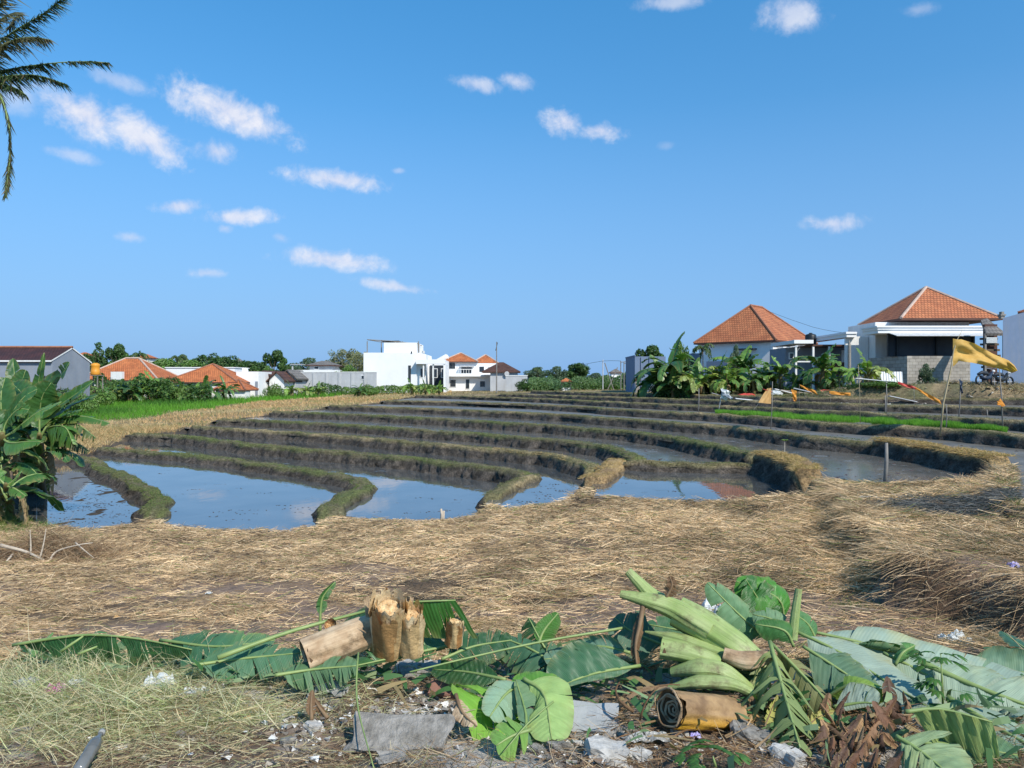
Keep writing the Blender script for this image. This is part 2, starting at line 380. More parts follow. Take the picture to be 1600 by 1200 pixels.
PADDY = {
 'A': poly(PL([(14,760),(30,735),(75,726)], HW['A']), B['b1'], PL([(205,836),(150,840),(100,838),(55,832),(25,816)], HW['A'])),
 'B': poly(B['b1'], PL([(250,824),(280,832),(330,834),(430,838),(490,834)], HW['B']), RV(B['b2'])),
 'C': poly(B['b2'], PL([(533,812),(597,821),(681,825),(728,820),(751,808)], HW['C']), RV(B['bs'])[:4], RV(B['b3'])[1:]),
 'D1': poly(B['b3'][:-1], B['bs'][1:], PL([(785,797),(850,799),(907,790)], HW['D1']), RV(B['bde'])[1:3], RV(B['b4'])),
 'D2': poly(B['b4'], [B['bde'][1]], RV(B['b5'])),
 'E': poly(B['bde'][:4], PL([(922,780),(962,782),(1020,788),(1100,791),(1200,790),(1258,788)], HW['E']), RV(B['b6s']), RV(B['be'])),
 'D3': poly(B['b5'], B['be'][2:], RV(B['b6'])),
 'D4': poly(B['b6'][:-1], B['b6s'][1:-1], PL([(1285,753),(1330,760),(1380,762),(1450,759),(1500,755),(1560,750)], HW['D4']), RV(B['b7s'])[1:-1], RV(B['b7'])),
 'D5': poly(B['b7'][:-1], B['b7s'][1:], PL([(1597,790),(1640,802),(1900,792)], HW['D5']), [P(2600,760,1.85)], RV(B['b8'])),
 'D6': poly(B['b8'], RV(B['b9'])), 'D7': poly(B['b9'], RV(B['b10'])), 'D8': poly(B['b10'], RV(B['b11'])),
}
def signed_dist(px, py, V):
    V = np.asarray(V); n = len(V); d2 = np.full(px.shape, 1e18); ins = np.zeros(px.shape, bool)
    for i in range(n):
        a, b = V[i], V[(i+1) % n]; e = b-a; L = e@e+1e-12
        t = np.clip(((px-a[0])*e[0]+(py-a[1])*e[1])/L, 0, 1)
        d2 = np.minimum(d2, (px-a[0]-t*e[0])**2+(py-a[1]-t*e[1])**2)
        if a[1] != b[1]:
            c = ((a[1] > py) != (b[1] > py)) & (px < (b[0]-a[0])*(py-a[1])/(b[1]-a[1])+a[0]); ins ^= c
    d = np.sqrt(d2); return np.where(ins, -d, d)

CP = []   # terrain control points (x, y, z)
for x in (-9, -5, -2, 0, 2, 5, 9):
    CP += [(x, -3, E-1.80), (x, 2, E-1.86), (x, 3.6, E-1.95), (x, 4.6, E-1.97), (x, 5.3, E-2.02), (x, 6.6, E-2.36), (x, 7.8, E-2.52)]
def cpx(*L):
    for a in L: CP.append(tuple(P(*a)))
cpx((-200,860,2.95),(0,870,2.9),(150,840,3.05),(230,835,2.97),(400,835,2.95),(600,820,2.87),(720,815,2.85),(860,795,2.63),(1000,783,2.36),(1150,785,2.34),
    (1270,785,2.30),(0,960,2.75),(300,920,2.75),(600,880,2.72),(800,860,2.62),(1000,850,2.52),(1150,850,2.45),(1250,900,2.48),(1000,920,2.6),(600,950,2.72),
    (0,800,3.02),(-150,800,2.9),(10,735,3.0),(70,718,3.0),(150,688,2.85),(190,672,2.68),(250,660,2.55),(330,650,2.3),(420,640,2.05),(510,630,1.82),(600,621,1.58),(700,614.5,1.28),(790,611.5,1.05),
    (-200,700,2.7),(-300,650,2.4),(60,650,2.45),(160,640,2.25),(300,627,1.95),(400,620,1.6),(560,614,1.3))
CP += [(-70,120,E-1.35),(-30,125,E-1.0),(0,120,E-.8),(10,85,E-.8),(16,66,E-.72),(24,58,E-.66),(40,52,E-.6),(60,55,E-.5),(-90,90,E-1.9),(-120,60,E-2.2),(-60,35,E-2.4),(-35,22,E-2.8),
       (60,120,E-.6),(30,48,E-.55),(26,50,E-.55),(36,44,E-.7),(60,30,E-1.2),(30,15,E-1.7),(20,5,E-1.75),(-30,8,E-2.2),(-20,0,E-1.8),(28,46,E-.62),(34,40,E-.82)]
CP += [(x, 200, E-.9) for x in (-150,-60,0,60,150)]+[(x, -20, E-1.75) for x in (-40,0,40)]
CP = np.array(CP)
def _rbf():
    X = CP[:, :2]; D = np.sqrt(((X[:, None]-X[None])**2).sum(-1))
    n = len(X); A = np.zeros((n+1, n+1)); A[:n, :n] = D + np.eye(n)*-0.3; A[:n, n] = 1; A[n, :n] = 1
    s = np.linalg.solve(A, np.concatenate([CP[:, 2], [0]])); return s
_S = _rbf()
def base_z(x, y):
    x = np.asarray(x, float); y = np.asarray(y, float); xc = np.clip(x, -160, 160); yc = np.clip(y, -25, 210)
    r = np.full(x.shape, _S[-1])
    for (cx, cy, _), s in zip(CP, _S[:-1]): r = r + s*np.sqrt((xc-cx)**2+(yc-cy)**2)
    return r
_stepY = np.array([0, 6.3, 7.2, 8.4, 9.9, 12.1, 15.0, 17.5]); _stepX = np.array([9, 6.4, 4.9, 4.35, 4.75, 5.15, 6.1, 6.6])
def terrain_z(x, y):
    x = np.asarray(x, float); y = np.asarray(y, float)
    z = base_z(x, y)
    # raised straw terrace on the right
    xl = np.interp(y, _stepY, _stepX) + (fbm(x*1.3, y*1.3, 5)-.5)*.9
    w = sstep(-.10, .26, x-xl)*sstep(5.6, 6.9, y)*sstep(19.5, 17, y)
    zr = E-2.0 - (y-16)*.004 + (fbm(x*.6, y*.6, 8)-.5)*.16
    z = np.where(w > 0, z*(1-w)+np.maximum(zr, z)*w, z)
    near = sstep(40, 12, y)
    z = z + (fbm(x*.55, y*.55, 1)-.5)*.16*near + (fbm(x*2.6, y*2.6, 2, 3)-.5)*.14*near
    z = z + ((fbm(x*6, y*6, 3, 3)-.5)*.06 + (fbm(x*17, y*17, 13, 3)-.5)*.03)*sstep(7.5, 5.5, y)
    z = z + (fbm(x*.12, y*.12, 4)-.5)*.25*sstep(55, 70, y)*sstep(150, 100, y)
    # rubble bank below the houses on the right
    z = z + .75*sstep(14, 24, x)*np.exp(-((y-(46.5-.09*(x-20)))/3.2)**2)*(.55+.7*fbm(x*.4, y*.6, 12))
    z = z + .25*sstep(8, 14, x)*sstep(26, 20, x)*np.exp(-((y-60)/4)**2)*fbm(x*.5, y*.5, 14)
    # paddies
    nz = (fbm(x*1.7, y*1.7, 6, 3)-.5)*.35
    SD = {}
    for k, V in PADDY.items():
        a, b = V.min(0)-2.5, V.max(0)+2.5
        m = (x > a[0]) & (x < b[0]) & (y > a[1]) & (y < b[1])
        if not np.any(m): continue
        s = signed_dist(x[m], y[m], V) + nz[m]*.6; SD[k] = (m, s); lv = E-HW[k]
        z[m] = np.where((s > 0) & (s < 1.6), np.maximum(z[m], lv+.06-1.3*np.maximum(0, s-.3)), z[m])
    for k, (m, s) in SD.items():
        lv = E-HW[k]; mudz = lv-.004-.05*sstep(-.1, .9, -s)-.03*fbm(x[m]*.8, y[m]*.8, 9)*sstep(0, .7, -s)+ (fbm(x[m]*4, y[m]*4, 10, 3)-.5)*.034
        zz = np.where(s < 0, np.maximum(mudz, lv+s*1.0), lv+s*1.3)
        if k == 'A':
            for arc, wd in ((PL([(160,768),(178,778),(185,790),(150,803),(100,818),(70,826)], HW['A']), .34), (PL([(85,742),(140,748),(200,778)], HW['A']), .55), (PL([(110,770),(130,782)], HW['A']), .25)):
                dl = np.full(s.shape, 9.0)
                for q in range(len(arc)-1):
                    a_, b_ = arc[q][:2], arc[q+1][:2]; e_ = b_-a_; t_ = np.clip(((x[m]-a_[0])*e_[0]+(y[m]-a_[1])*e_[1])/(e_@e_), 0, 1); dl = np.minimum(dl, np.hypot(x[m]-a_[0]-t_*e_[0], y[m]-a_[1]-t_*e_[1]))
                bump_ = (fbm(x[m]*3, y[m]*3, 15, 3)-.42)*.07; zz = np.where(s < 0, np.maximum(zz, lv-.012+bump_-.08*sstep(wd*.6, wd*1.3, dl)), zz)
        z[m] = np.where(s < 0.6, np.minimum(z[m], zz), z[m])
    return z
def axis(segs):
    out = [segs[0][0]]
    for a, b, st in segs:
        n = max(1, int(round((b-a)/st))); out += list(a+(b-a)*np.arange(1, n+1)/n)
    return np.array(out)
GY = axis([(-400,-30,90),(-30,2,2),(2,8,.06),(8,20,.1),(20,34,.2),(34,60,.35),(60,110,.9),(110,220,5),(220,900,60),(900,4500,600)])
GX = axis([(-3000,-400,400),(-400,-80,20),(-80,-34,2),(-34,-12,.5),(-12,-5.5,.14),(-5.5,5.5,.09),(5.5,12,.12),(12,36,.4),(36,80,2),(80,400,20),(400,3000,400)])
XX, YY = np.meshgrid(GX, GY); ZZ = terrain_z(XX.ravel(), YY.ravel()).reshape(XX.shape)
def ground_z(x, y):
    x = np.asarray(x, float); y = np.asarray(y, float)
    i = np.clip(np.searchsorted(GX, x)-1, 0, len(GX)-2); j = np.clip(np.searchsorted(GY, y)-1, 0, len(GY)-2)
    u = np.clip((x-GX[i])/(GX[i+1]-GX[i]), 0, 1); v = np.clip((y-GY[j])/(GY[j+1]-GY[j]), 0, 1)
    return (ZZ[j, i]*(1-u)+ZZ[j, i+1]*u)*(1-v)+(ZZ[j+1, i]*(1-u)+ZZ[j+1, i+1]*u)*v
def G(px, py, up=0.0):
    """where the ray of the photo pixel meets the ground, raised by up"""
    d = 2.0; k = (600-py)/F
    ds = np.concatenate([np.arange(2, 30, .03), np.arange(30, 120, .15)])
    z = ground_z((px-800)/F*ds, ds); hit = np.nonzero(E+k*ds <= z)[0]
    d = ds[hit[0]] if len(hit) else 110.0
    return np.array([(px-800)/F*d, d, float(ground_z((px-800)/F*d, d))+up])
def GD(px, d, up=0.0):
    x = (px-800)/F*d; return np.array([x, d, float(ground_z(x, d))+up])

# terrain colours: what the ground is made of, zone by zone
def lerp(a, b, t): t = np.asarray(t)[..., None]; return np.array(a)*(1-t)+np.array(b)*t
def ground_cols(x, y):
    n = fbm(x*.9, y*.9, 20); n2 = fbm(x*3.1, y*3.1, 21)
    c = lerp((.25,.175,.11), (.15,.105,.068), sstep(.35, .65, n))
    c = c*(0.75+.5*n2)[..., None]
    # bare reddish soil in the near field
    c = lerp(c, (.23,.16,.12), sstep(.42, .62, fbm(x*.5+3, y*.8, 22))*sstep(14, 9, y)*.9)
    # foreground soil and debris
    c = lerp(c, lerp((.17,.12,.085), (.38,.35,.31), sstep(.42, .62, fbm(x*2.2, y*2.2, 23))), sstep(6.2, 5.2, y))
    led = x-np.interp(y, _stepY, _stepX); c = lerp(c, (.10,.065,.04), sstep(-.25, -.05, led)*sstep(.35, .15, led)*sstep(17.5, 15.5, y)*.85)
    # far ground dry tan
    far = sstep(30, 44, y); c = lerp(c, lerp(lerp((.36,.26,.15), (.17,.14,.085), sstep(.3, .7, fbm(x*.45, y*.9, 24))), (.13,.13,.065), sstep(.55, .75, n)), far)
    mud = np.zeros(x.shape)
    for k, V in PADDY.items():
        a, b = V.min(0)-2, V.max(0)+2; m = (x > a[0]) & (x < b[0]) & (y > a[1]) & (y < b[1])
        if np.any(m): s = signed_dist(x[m], y[m], V); mud[m] = np.maximum(mud[m], sstep(.35, .05, s+.1*(n[m]-.5)))
    c = lerp(c, lerp((.075,.062,.048), (.045,.037,.03), n2), mud)
    return c
gc = ground_cols(XX.ravel(), YY.ravel())
ny, nx = XX.shape
idx = np.arange(nx*ny).reshape(ny, nx)
fc = np.stack([idx[:-1, :-1].ravel(), idx[:-1, 1:].ravel(), idx[1:, 1:].ravel(), idx[1:, :-1].ravel()], 1)
M['ground'] = mat('ground_soil', attr=True, rough=.95, scale=9, var=.3, bump=.025, bscale=28, spec=.15, detail=8)
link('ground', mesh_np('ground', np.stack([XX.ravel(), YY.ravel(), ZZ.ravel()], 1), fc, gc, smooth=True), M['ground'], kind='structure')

# water ------------------------------------------------------------
def water_mat(name, mudc, rough, ior, silt=0.0):
    m = bpy.data.materials.new(name); m.use_nodes = True; t = NT(m.node_tree); b = t.n['Principled BSDF']
    tc = t.node('ShaderNodeTexCoord'); v = tc.outputs['Object']
    n = t.noise(v, .8, 5, .6); n2 = t.noise(v, 2.6, 6, .65, 1.0)
    c = t.mix(t.maprange(n, .35, .65), c4(mudc), c4([q*.6 for q in mudc])); t.l.new(c, b.inputs['Base Color'])
    b.inputs['IOR'].default_value = ior; b.inputs['Specular IOR Level'].default_value = .5
    r = t.maprange(n2, .62-silt, .70-silt*.6, rough, .38); t.l.new(r, b.inputs['Roughness'])
    sp = t.maprange(n2, .62-silt, .70-silt*.6, .5, .22); t.l.new(sp, b.inputs['Specular IOR Level'])
    mp = t.node('ShaderNodeMapping'); mp.inputs['Scale'].default_value = (1, .45, 1); t.l.new(v, mp.inputs[0])
    w = t.noise(mp.outputs[0], 5, 3, .5); bn = t.node('ShaderNodeBump'); bn.inputs['Distance'].default_value = .0012
    t.l.new(w, bn.inputs['Height']); t.l.new(bn.outputs[0], b.inputs['Normal'])
    return m
WM1 = water_mat('paddy_water_clear', (.10,.105,.105), .015, 1.85)
WM2 = water_mat('paddy_water_muddy', (.17,.16,.14), .12, 1.36, .05)
WM3 = water_mat('wet_mud_film', (.18,.165,.14), .35, 1.25, .3)
def grow(V, r):
    # push every corner outward so the sheet runs in under the banks
    V = np.asarray(V); n = len(V); area = 0.5*sum(V[i][0]*V[(i+1) % n][1]-V[(i+1) % n][0]*V[i][1] for i in range(n)); sg = 1 if area > 0 else -1
    out = []
    for i in range(n):
        a, b, c = V[i-1], V[i], V[(i+1) % n]; e1 = b-a; e2 = c-b
        n1 = np.array([e1[1], -e1[0]])/(np.linalg.norm(e1)+1e-9)*sg; n2 = np.array([e2[1], -e2[0]])/(np.linalg.norm(e2)+1e-9)*sg
        q = n1+n2; L = np.linalg.norm(q); q = q/L if L > .3 else n1*0; out.append(b+q*r)
    return np.array(out)
for k, V in PADDY.items():
    Vg = grow(V, .12); v = np.column_stack([Vg, np.full(len(Vg), E-HW[k])])
    ar = 0.5*sum(Vg[i][0]*Vg[(i+1) % len(Vg)][1]-Vg[(i+1) % len(Vg)][0]*Vg[i][1] for i in range(len(Vg)))
    f = list(range(len(v))); f = f if ar > 0 else f[::-1]
    link('paddy_water', mesh_np('paddy_water', v, [f]), WM1 if k in 'ABCE' or k == 'D1' else (WM2 if k in ('D2','D3','D4') else WM3), kind='structure')

# bunds ------------------------------------------------------------
LOWH = dict(b1=.24, b2=.24, b3=.37, bs=.33, b4=.36, bde=.5, b5=.36, be=.3, b6=.36, b6s=.57, b7=.36, b7s=.44, b8=.35, b9=.34, b10=.34, b11=.34)
BUND_TOP = {}
EARTHC = dict(g=((.13,.145,.055),(.16,.14,.08)), d=((.30,.235,.13),(.17,.15,.075)), o=((.42,.29,.14),(.30,.20,.10)))
BKIND = dict(b1='g', b2='g', b3='g', bs='d', b4='d', bde='o', b5='g', be='d', b6='g', b6s='o', b7='d', b7s='o', b8='d', b9='d', b10='d', b11='d')
for bk, (h, pts, w) in BUNDS.items():
    cl = np.array(BW[bk])[:, :2]; c = spline(cl, .10 if h > 1.9 else .22)
    seg = np.linalg.norm(np.diff(c, axis=0), axis=1); s = np.concatenate([[0], np.cumsum(seg)]); L = s[-1]
    tg = np.gradient(c, axis=0); tg /= np.linalg.norm(tg, axis=1)[:, None]+1e-9; nr = np.column_stack([-tg[:, 1], tg[:, 0]])
    c = c + nr*((vn(s*.5, s*0+sum(map(ord, bk)) % 7, 31)-.5)*.30+(vn(s*1.7, s*0, 32)-.5)*.16)[:, None]
    H = LOWH[bk]; hw = w/2*.84
    end = sstep(0, .8 if bk not in ('bs','be','bde','b6s','b7s') else .05, s)*sstep(0, .9 if bk in ('b1','b2','bs','bde','b6s','b7s') else .3, L-s)
    wob = 1+.35*(vn(s*.9, s*0+1, 33)-.5)
    prof = [(-1.0,-1.0,-.24),(-1.0,-.86,-.20),(-1.0,-.7,-.16),(-1.0,-.5,-.11),(-1.0,-.32,-.07),(-1.0,-.14,-.03),(-.97,-.02,0),(-.6,.01,0),(-.2,.025,0),(.2,.025,0),(.6,.01,0),(.97,-.02,0),(1,-.2,.03),(1,-.5,.06),(1,-1,.11)]
    K = len(prof); V = np.zeros((len(c), K, 3)); topz = E-h+.04
    for j, (u, zz, off) in enumerate(prof):
        lat = (u*hw*wob+off*1.5)*(.45+.55*end) 
        face = 1.0 if zz < -.02 else .25
        nz = (fbm(s*4.5, s*0+j*.55, 34, 3)-.5)*.20*face + (vn(s*13, s*0+j*1.3, 35)-.5)*.09*face
        V[:, j, :2] = c+nr*(lat+nz*np.sign(u if u else 1))[:, None]
        V[:, j, 2] = topz + zz*(H+.14)*(end if zz > -.9 else 1) + (fbm(s*1.3, s*0+3, 36)-.5)*.13*(1 if zz > -.9 else 0) + (vn(s*6, s*0+j, 37)-.5)*.04*(zz > -.9) - (1-end)*(H+.1)*(zz > -.9)
    gp = fbm(s[:, None]*.5+0*V[:, :, 0], V[:, :, 2]*0+.3*np.arange(K)[None], 38)
    a, b2 = EARTHC[BKIND[bk]]; top = lerp(a, b2, sstep(.4, .6, gp))
    mudc = lerp((.12,.10,.082), (.048,.041,.034), sstep(.3, .7, fbm(s[:, None]*5+0*gp, np.arange(K)[None]*.8+0*gp, 39)))
    isTop = np.array([sstep(-.35, -.02, p[1]) for p in prof])[None, :]+0*gp
    colr = lerp(mudc, top, isTop)
    ii = np.arange(len(c)*K).reshape(len(c), K)
    f = np.stack([ii[:-1, :-1].ravel(), ii[1:, :-1].ravel(), ii[1:, 1:].ravel(), ii[:-1, 1:].ravel()], 1)[:, ::-1]
    if 'bundm' not in M: M['bundm'] = mat('bund_earth', attr=True, rough=.95, scale=6, var=.3, bump=.07, bscale=14, spec=.12, detail=8, fn=lambda t, tc, c, nz, b: (t.mix(1.0, c, t.mix(t.maprange(t.noise(tc.outputs['Object'], 17, 8, .78), .38, .62), c4(.38), c4(1.55)), 'MULTIPLY'), t.noise(tc.outputs['Object'], 11, 8, .75)))
    link('paddy_bund', mesh_np('paddy_bund', V.reshape(-1, 3), f, colr.reshape(-1, 3), smooth=True), M['bundm'], kind='structure')
    BUND_TOP[bk] = (c, nr, s, hw*wob, topz, end, H)
# ================================================================ GRASS, STRAW, RICE (countless: one object each)
def blades(name, root, dirv, L, Wd, bend, col, m, nseg=2, tip=.15, label=None, cat=None, side=None, sag=None, kind='stuff', parent=None, colt=None):
    N = len(root); root = np.asarray(root, float); dirv = np.asarray(dirv, float); dirv /= np.linalg.norm(dirv, axis=1)[:, None]+1e-9
    L = np.broadcast_to(L, N); Wd = np.broadcast_to(Wd, N); bend = np.broadcast_to(bend, N)
    if side is None:
        a = RNG.uniform(0, 2*pi, N); side = np.column_stack([np.cos(a), np.sin(a), RNG.uniform(-.3, .3, N)])
        side = np.cross(dirv, side); side /= np.linalg.norm(side, axis=1)[:, None]+1e-9
    az = RNG.uniform(0, 2*pi, N); lat = np.column_stack([np.cos(az), np.sin(az), np.zeros(N)])
    V = np.zeros((N, nseg+1, 2, 3)); C = np.zeros((N, nseg+1, 2, 3))
    for i in range(nseg+1):
        t = i/nseg
        p = root+dirv*(L*t)[:, None] + lat*(bend*L*t*t*.6)[:, None]; p[:, 2] -= bend*L*t*t*.5
        w = Wd*(1-(1-tip)*t**1.5)*.5
        V[:, i, 0] = p-side*w[:, None]; V[:, i, 1] = p+side*w[:, None]
        cc = col if colt is None else col*(1-t)+colt*t
        C[:, i, 0] = C[:, i, 1] = cc
    V[..., 2] = np.maximum(V[..., 2], -5)
    k = (nseg+1)*2; b = (np.arange(N)*k)[:, None]
    f = np.stack([np.stack([b[:, 0]+2*i, b[:, 0]+2*i+1, b[:, 0]+2*i+3, b[:, 0]+2*i+2], 1) for i in range(nseg)], 1).reshape(-1, 4)
    o = link(name, mesh_np(name, V.reshape(-1, 3), f, C.reshape(-1, 3)), m, parent)
    if label: tag(o, label, cat, kind=kind)
    return o
def pick(pal, N, jit=.15):
    pal = np.array(pal, float); c = pal[RNG.integers(0, len(pal), N)]; return c*(1+RNG.uniform(-jit, jit, (N, 1)))
def scatter(x0, x1, y0, y1, N): return RNG.uniform(x0, x1, N), RNG.uniform(y0, y1, N)
def in_view(x, y, mar=240): px = 800+F*x/y; return (px > -mar) & (px < 1600+mar)
def dry_mask(x, y, pad=.05):
    ok = np.ones(x.shape, bool)
    for k, V in PADDY.items():
        a, b = V.min(0)-1, V.max(0)+1; m = (x > a[0]) & (x < b[0]) & (y > a[1]) & (y < b[1])
        if np.any(m): ok[m] &= signed_dist(x[m], y[m], V) > pad
    return ok
UP = np.array([0, 0, 1.0])
STRAW = [(.62,.45,.28),(.52,.365,.215),(.68,.52,.34),(.43,.29,.17),(.58,.41,.24),(.33,.215,.13),(.66,.48,.30)]
# straw litter: combed flat in patches with the same lay
def straw_field():
    Ns = 400000; y = 5.6+(19-5.6)*RNG.uniform(0, 1, Ns)**1.15; x = RNG.uniform(-1, 1, Ns)*(y*.86+.6)
    y2 = y; m = dry_mask(x, y2, .02) & in_view(x, y)
    # thin patches where bare soil shows, thick heaps elsewhere
    dens = fbm(x*.8, y*1.1, 50); dens2 = fbm(x*3.2, y*3.4, 51, 3)
    step = sstep(-.9, -.1, x-np.interp(y, _stepY, _stepX))*sstep(1.6, .8, x-np.interp(y, _stepY, _stepX))
    led = x-np.interp(y, _stepY, _stepX); face = sstep(-.22, -.05, led)*sstep(.3, .12, led)*(y < 16.5)
    keep = RNG.uniform(0, 1, Ns)*(1+3.5*face*fbm(y*1.6, x*0, 57)) < np.clip(.18+1.5*(dens-.33)+1.5*(dens2-.42)+.55*sstep(0, 4, x)+step+.35*sstep(11,15,y), .06, 1)
    bare = sstep(.44, .60, fbm(x*.5+3, y*.8, 22))*sstep(12, 9, y)
    m &= keep & (RNG.uniform(0, 1, Ns) > bare*.85)
    x, y = x[m], y[m]; N = len(x)
    flow = fbm(x*.9, y*1.1, 52, 3)*9+RNG.normal(0, 1.5, N)
    xl = np.interp(y, _stepY, _stepX); st = sstep(-.7, .0, x-xl)*sstep(.9, .2, x-xl)*(y < 17.5)
    z = ground_z(x, y); lay = RNG.uniform(0, 1, N)
    d = np.column_stack([np.cos(flow), np.sin(flow)*.8, RNG.normal(.04, .13, N)])
    d[:, 0] = np.where(RNG.uniform(0, 1, N) < st*.75, -1.2*np.sign(.3+RNG.uniform(0, 1, N)), d[:, 0]); d[:, 2] = np.where(st > .5, d[:, 2]-.35*RNG.uniform(0, 1, N)+.15, d[:, 2])
    L = RNG.uniform(.06, .30, N)**1.0*np.where(st > .4, 1.3, 1)*(.75+.5*sstep(-3, 4, x)); Wd = RNG.uniform(.003, .0085, N)*(1+(y-7)*.045)
    z = z+.012+lay*.05+.05*st*RNG.uniform(0, 1, N)
    col = pick(STRAW, N, .42); tone = fbm(x*.7+9, y*.9, 53)
    col = col*(.72+.62*tone)[:, None]
    dk = sstep(.53, .66, fbm(x*1.4, y*1.9+7, 54))
    col = col*(1-.30*dk)[:, None]
    grn = (RNG.uniform(0, 1, N) < .04); col[grn] = pick([(.22,.26,.08),(.3,.32,.12)], grn.sum())
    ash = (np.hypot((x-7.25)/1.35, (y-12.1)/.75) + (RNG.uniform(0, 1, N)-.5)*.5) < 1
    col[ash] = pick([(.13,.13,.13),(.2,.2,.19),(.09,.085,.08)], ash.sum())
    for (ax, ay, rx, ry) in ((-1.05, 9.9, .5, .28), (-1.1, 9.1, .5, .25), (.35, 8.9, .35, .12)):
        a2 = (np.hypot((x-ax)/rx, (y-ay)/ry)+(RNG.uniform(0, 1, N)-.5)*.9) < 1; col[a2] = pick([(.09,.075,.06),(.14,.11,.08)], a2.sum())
    root = np.column_stack([x, y, z]); root -= d/np.linalg.norm(d, axis=1)[:, None]*(L*.5)[:, None]*np.array([1, 1, 0])
    root[:, 2] = ground_z(root[:, 0], root[:, 1])+.012+lay*.05
    # follow the slope of the ground
    ex = root+d/np.linalg.norm(d, axis=1)[:, None]*L[:, None]; gz = ground_z(ex[:, 0], ex[:, 1])+.015
    dd = ex-root; dd[:, 2] = np.maximum(dd[:, 2], gz-root[:, 2]+RNG.uniform(0, .03, N)); dd[:, 2] = np.minimum(dd[:, 2], L*.7+0*dd[:, 2]); 
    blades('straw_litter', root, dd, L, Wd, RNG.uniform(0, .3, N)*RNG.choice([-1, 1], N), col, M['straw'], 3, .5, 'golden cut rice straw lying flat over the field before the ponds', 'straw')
    # standing loose tufts, hanging fringe along the step
    t = 7000; y = RNG.uniform(6.4, 17.2, t); xl = np.interp(y, _stepY, _stepX)+(fbm(0*y, y*1.3, 5)-.5)*.3
    x = xl+RNG.normal(.16, .16, t); z = ground_z(x, y); L = RNG.uniform(.12, .34, t); a = RNG.uniform(0, 2*pi, t)
    d = np.column_stack([-.7+.6*np.cos(a), .6*np.sin(a)-.15, RNG.uniform(.0, .5, t)])
    blades('straw_fringe', np.column_stack([x, y, z+.03]), d, L, RNG.uniform(.004, .007, t), RNG.uniform(.6, 1.5, t), pick(STRAW, t, .3), M['straw'], 4, .4,
           'long straw hanging over the edge of the raised field step', 'straw')
straw_field()

def bund_grass():
    pals = dict(g=[(.12,.17,.045),(.16,.20,.07),(.11,.13,.05),(.27,.24,.12),(.20,.19,.09),(.10,.19,.04)], d=[(.20,.20,.10),(.28,.23,.12),(.14,.16,.06),(.17,.18,.08),(.24,.21,.12)], o=[(.52,.36,.17),(.44,.29,.13),(.36,.24,.11),(.58,.42,.22)])
    R, D, Ln, Wd, C = [], [], [], [], []
    for bk, (c, nr, s, hw, topz, end, H) in BUND_TOP.items():
        kd = BKIND[bk]; Ltot = s[-1]; mid = float(np.interp(Ltot*.5, s, c[:, 1]))
        dens = 420 if mid < 26 else (300 if mid < 45 else 170)
        if kd == 'o': dens = 1300 if bk != 'bde' else 600
        N = int(Ltot*dens)
        q = RNG.uniform(0, 1, N)**(.75 if mid > 30 else 1)*Ltot
        cx = np.interp(q, s, c[:, 0]); cy = np.interp(q, s, c[:, 1]); nx_ = np.interp(q, s, nr[:, 0]); ny_ = np.interp(q, s, nr[:, 1]); e = np.interp(q, s, end); h = np.interp(q, s, hw)
        ok = in_view(cx, cy, 40) & (e > .5)
        lat = RNG.uniform(-1.05, 1.0, N)*h; lat = np.where(RNG.uniform(0, 1, N) < .3, -h*RNG.uniform(.85, 1.15, N), lat)
        g = fbm(q*.35, q*0+sum(map(ord, bk)) % 5, 60, 3); dn = fbm(q*1.4, lat*3, 61); ok &= dn > .36
        x = cx+nx_*lat; y = cy+ny_*lat
        zz = topz+.015-(np.abs(lat) > h*.92)*.05
        P_ = np.array(pals[kd]); P2 = np.array(pals['g' if kd == 'd' else 'd'])
        col = P_[RNG.integers(0, len(P_), N)]
        if kd != 'o': sw = RNG.uniform(0, 1, N) < sstep(.5, .62, g); col[sw] = P2[RNG.integers(0, len(P2), sw.sum())]
        if bk in ('b4', 'b5'):
            px = 800+F*x/y; sw = (px > (770 if bk == 'b4' else 9000)) & (px < 885) & (RNG.uniform(0, 1, N) < .85); col[sw] = np.array(pals['o'])[RNG.integers(0, 4, sw.sum())]
        col = col*(1+RNG.uniform(-.3, .3, (N, 1)))
        L = RNG.uniform(.02, .075, N)
        if kd == 'o': L = RNG.uniform(.05, .17, N)*(.6 if bk == 'bde' else 1)
        a = RNG.uniform(0, 2*pi, N); out = lat/h
        sc = .55 if kd != 'o' else .8
        d = np.column_stack([np.cos(a)*sc+nx_*out*.7, np.sin(a)*sc+ny_*out*.7, RNG.uniform(.35, 1.0, N)])
        R.append(np.column_stack([x, y, zz+0*x])[ok]); D.append(d[ok]); Ln.append(L[ok]); Wd.append((RNG.uniform(.005, .011, N)*np.maximum(1, cy/24))[ok]); C.append(col[ok])
    R = np.vstack(R); D = np.vstack(D); L = np.concatenate(Ln); N = len(R)
    blades('bund_grass', R, D, L, np.concatenate(Wd), RNG.uniform(.3, 1.4, N), np.vstack(C), M['blade'], 2, .2, 'short patchy grass and dry straw growing along the paddy bunds', 'grass')
bund_grass()

